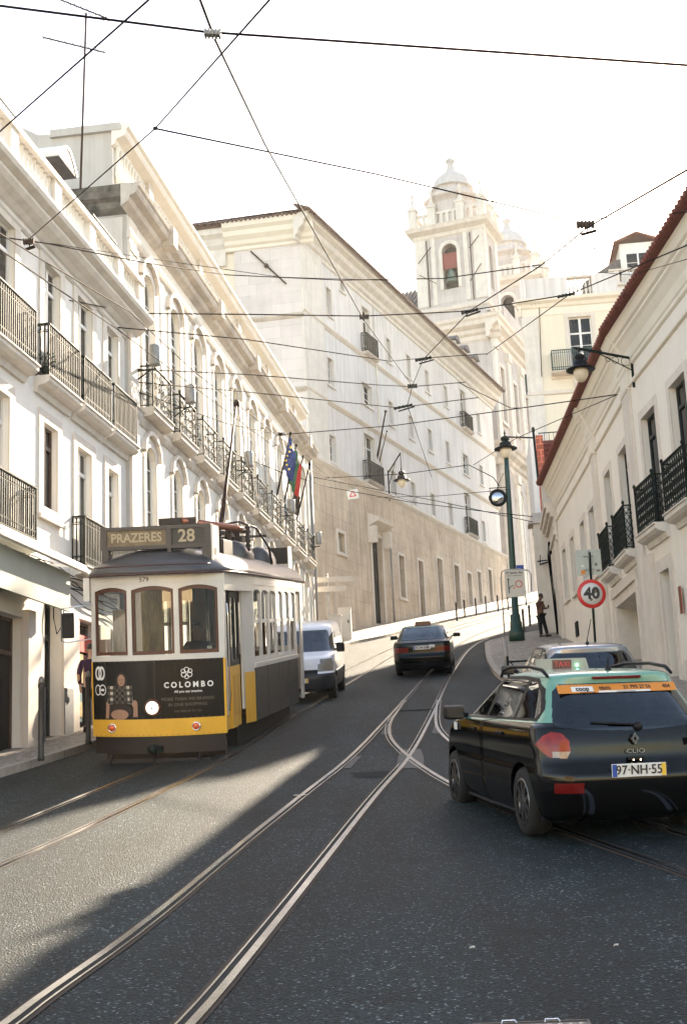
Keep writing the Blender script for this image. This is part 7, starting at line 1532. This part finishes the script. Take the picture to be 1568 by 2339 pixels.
def person(label, M0, skinm, topm, botm, arms, legs, head_t=(0, 0), shirt=True, shoes=None):
    """arms: [(elbow, wrist), (elbow, wrist)] left/right; legs: [(knee, ankle, toe) x2]; all in metres, X right, Y facing"""
    t = thing('person', label, 'person', mat=M0)
    hx, hy = head_t; hc = Vector((hx, .03 + hy, 1.63))
    J = [((0, 0, .95), .15), ((0, .01, 1.15), .125), ((0, .0, 1.36), .145), ((0, .0, 1.46), .075), ((hx * .5, .02 + hy * .5, 1.53), .055), (tuple(hc + Vector((0, .0, -.02))), (.078, .085)), (tuple(hc + Vector((0, -.005, .085))), (.07, .08))]
    E = [(0, 1), (1, 2), (2, 3), (3, 4), (4, 5), (5, 6)]
    for s, (el, wr) in zip((-1, 1), arms):
        b = len(J); d = (Vector(wr) - Vector(el)).normalized(); J += [((s * .17, 0, 1.40), .062), (el, .042), (wr, .028), (tuple(Vector(wr) + d * .09), (.035, .018))]; E += [(2, b), (b, b + 1), (b + 1, b + 2), (b + 2, b + 3)]
        for k in range(4): f0 = Vector(wr) + d * .10 + Vector((s * .012 * (k - 1.5), 0, 0)); J += [(tuple(f0 + d * (.055 + .012 * (k in (1, 2)))), .008)]; E += [(b + 3, len(J) - 1)]
        J += [(tuple(Vector(wr) + d * .06 + Vector((-s * .03, .03, 0))), .010)]; E += [(b + 2, len(J) - 1)]
    for s, (kn, an, to) in zip((-1, 1), legs):
        b = len(J); J += [((s * .09, 0, .88), .095), (kn, .058), (an, .038), (to, (.04, .028))]; E += [(0, b), (b, b + 1), (b + 1, b + 2), (b + 2, b + 3)]
    skin_mesh('body', J, E, t, skinm)
    # trousers and top follow the limbs slightly fuller
    J2 = [((0, 0, .97), .16)]; E2 = []
    for s, (kn, an, to) in zip((-1, 1), legs):
        b = len(J2); an2 = Vector(an) + Vector((0, 0, .03)); J2 += [((s * .085, 0, .86), .115), (kn, .082), (tuple(an2), .072)]; E2 += [(0, b), (b, b + 1), (b + 1, b + 2)]
    skin_mesh('trousers', J2, E2, t, botm)
    if topm:
        J3 = [((0, .005, 1.02), .155), ((0, .01, 1.16), .145), ((0, 0, 1.36), .158), ((0, 0, 1.45), .085)]; E3 = [(0, 1), (1, 2), (2, 3)]
        for s, (el, wr) in zip((-1, 1), arms):
            b = len(J3); J3 += [((s * .18, 0, 1.40), .075), (tuple(Vector(el).lerp(Vector((s * .18, 0, 1.4)), .15 if shirt else .75)), .058 if shirt else .06)]; E3 += [(2, b), (b, b + 1)]
            if shirt: J3 += [(tuple(Vector(wr).lerp(Vector(el), .15)), .042)]; E3 += [(b + 1, b + 2)]
        skin_mesh('shirt', J3, E3, t, topm)
    mb = MB(); n = 10; mb.grid(lambda i, j: tuple(hc + Vector((.088 * math.sin(math.pi * i / 12) * math.cos(j * .5236), -.012 + .100 * math.sin(math.pi * i / 12) * math.sin(j * .5236), .035 + .108 * math.cos(math.pi * i / 12)))), 7, 12, True, keep=lambda i, j: not (i > 3 and 1 <= j <= 4)); mb.build('hair', HAIRD, t)
    mb = MB(); mb.prism([(-.02 + .0, -.03), (.02, -.03), (.004, .025), (-.004, .025)], 1, .085 + hy * 0, .108); o = mb.build('nose', skinm, t); o.matrix_local = Matrix.Translation(hc)
    mb = MB()
    for x in (-.032, .032): mb.ball((x, .083, .012), .011, 5)
    o = mb.build('eyes', PK, t); o.matrix_local = Matrix.Translation(hc)
    mb = MB(); mb.box(-.025, .025, .082, .09, -.052, -.045); o = mb.build('mouth', mat('dull_lip', (.22, .07, .06), .6), t); o.matrix_local = Matrix.Translation(hc)
    mb = MB()
    for x in (-.088, .088): mb.ball((x, -.005, 0), .022, 6, 1.4)
    o = mb.build('ears', skinm, t); o.matrix_local = Matrix.Translation(hc)
    for s, (kn, an, to) in zip((-1, 1), legs):
        mb = MB(); a = Vector(an); b = Vector(to); d = (b - a); mb.bbox(a.x - .05, a.x + .05, a.y - .08, b.y + .05, min(a.z, b.z) - .045, a.z + .02, .03); mb.build('shoe', shoes or MT['black'], t)
    return t
BRT = mat('rust_brown_top', (.07, .028, .018), .9, var=.2, vscale=9); DKT = mat('black_track_trousers', (.006, .006, .008), .8); PUR = mat('purple_shirt', (.04, .01, .05), .85, var=.25, vscale=7)
pb = at_g(1237, 1456, .13)
pm = person('man in a brown top and dark trousers standing against the pale pier reading something', frame_y(pb, 62) @ Matrix.Scale(.97, 4), SKIN1, BRT, DKT, [((-.24, .08, 1.12), (-.10, .33, 1.17)), ((.24, .08, 1.12), (.06, .33, 1.19))], [((-.12, .05, .5), (-.15, .08, .08), (-.16, .2, .04)), ((.10, .10, .5), (.15, .16, .08), (.16, .28, .04))], (0, .07), shirt=False)
mb = MB(); mb.bbox(-.03, .05, .40, .42, 1.20, 1.31, .004); tag(mb.build('mobile_phone', MT['blackp'], None, None), 'small dark phone held by the man at the pier', 'phone').matrix_world = pm.matrix_world.copy()
mb = MB(); mb.box(-.125, -.118, .0, .06, .15, .85); mb.box(-.17, .17, -.13, -.11, .99, 1.03)
qx = Vector((at_y(209, 1640, 26.0).x, 26.0, 0)); qx.z = G(qx.x, 26.0) + .13
person('person in a purple shirt seen from behind between the shop and the tram', frame_y(qx, -12), SKIN2, PUR, DKT, [((-.25, -.02, 1.12), (-.22, .12, .92)), ((.25, -.02, 1.12), (.24, .1, .9))], [((-.1, .02, .5), (-.11, -.02, .08), (-.12, .12, .04)), ((.1, .05, .5), (.1, .08, .08), (.11, .22, .04))])
dm = TR.matrix_world @ Matrix.Translation((.5, .75, -.0)) @ Matrix.Rotation(R(180), 4, 'Z') @ Matrix.Translation((0, 0, .45))
person('tram driver in dark clothes seated behind the right windscreen', dm @ Matrix.Translation((0, 0, 0)), SKIN1, mat('driver_dark_jacket', (.03, .035, .05), .8), DKT, [((-.26, .1, 1.1), (-.12, .34, 1.12)), ((.26, .1, 1.1), (.12, .34, 1.1))], [((-.12, .3, .72), (-.12, .32, .3), (-.12, .42, .26)), ((.12, .3, .72), (.12, .32, .3), (.12, .42, .26))])
pmx = TR.matrix_world @ Matrix.Translation((.82, 3.3, .12)) @ Matrix.Rotation(R(120), 4, 'Z')
person('tram passenger with a bare forearm resting at the first side window', pmx, SKIN2, mat('passenger_beige_shirt', (.35, .28, .22), .8), DKT, [((-.25, .1, 1.2), (-.3, .32, 1.42)), ((.25, .1, 1.2), (.2, .3, 1.3))], [((-.12, .3, .95), (-.12, .32, .6), (-.12, .42, .56)), ((.12, .3, .95), (.12, .32, .6), (.12, .42, .56))])
# ================================================================== unseen house added behind the viewer for warm reflections and fill light
def back_house(lb, loc, az, L_, H, m):
    t = thing('townhouse', lb, 'building', mat=frame_z(loc, az)); hs = [(x, x + 1.1, z, z + 2.1) for x in [1.2 + 2.8 * i for i in range(int(L_ / 2.8))] for z in (1.6, 5.2, 8.8) if z + 2.5 < H]
    mb = MB(); wall(mb, 0, L_, -4, H, hs, .2); mb.box(-.2, L_ + .2, -.4, .1, H, H + .4); mb.quad((0, 0, H), (L_, 0, H), (L_, 8, H), (0, 8, H)); mb.quad((0, 8, -4), (0, 0, -4), (0, 0, H), (0, 8, H)); mb.quad((L_, 0, -4), (L_, 8, -4), (L_, 8, H), (L_, 0, H)); mb.build('wall', m, t)
    mb = MB(); [mb.quad((h[0], .2, h[2]), (h[1], .2, h[2]), (h[1], .2, h[3]), (h[0], .2, h[3])) for h in hs]; mb.build('window_row', MT['wpane'], t)
back_house('unseen ochre townhouse added behind the viewer for warm reflections and fill light', (9, -24, 0), 270 + 4, 22, 12, mat('ochre_plaster', (.62, .47, .28), .9, var=.1, vscale=.6, streak=.2))

# ================================================================== light haze in the street air
HZ = bpy.data.materials.new('thin_warm_haze'); HZ.use_nodes = True; n = HZ.node_tree; n.nodes.clear(); o = n.nodes.new('ShaderNodeOutputMaterial'); v = n.nodes.new('ShaderNodeVolumePrincipled')
v.inputs['Color'].default_value = (.97, .93, .86, 1); v.inputs['Density'].default_value = .00027; v.inputs['Anisotropy'].default_value = .35; n.links.new(v.outputs[0], o.inputs['Volume'])
mb = MB(); mb.box(-320, 320, -60, 620, -12, 75); tag(mb.build('haze', HZ), 'thin warm haze filling the street air', 'haze', kind='stuff')
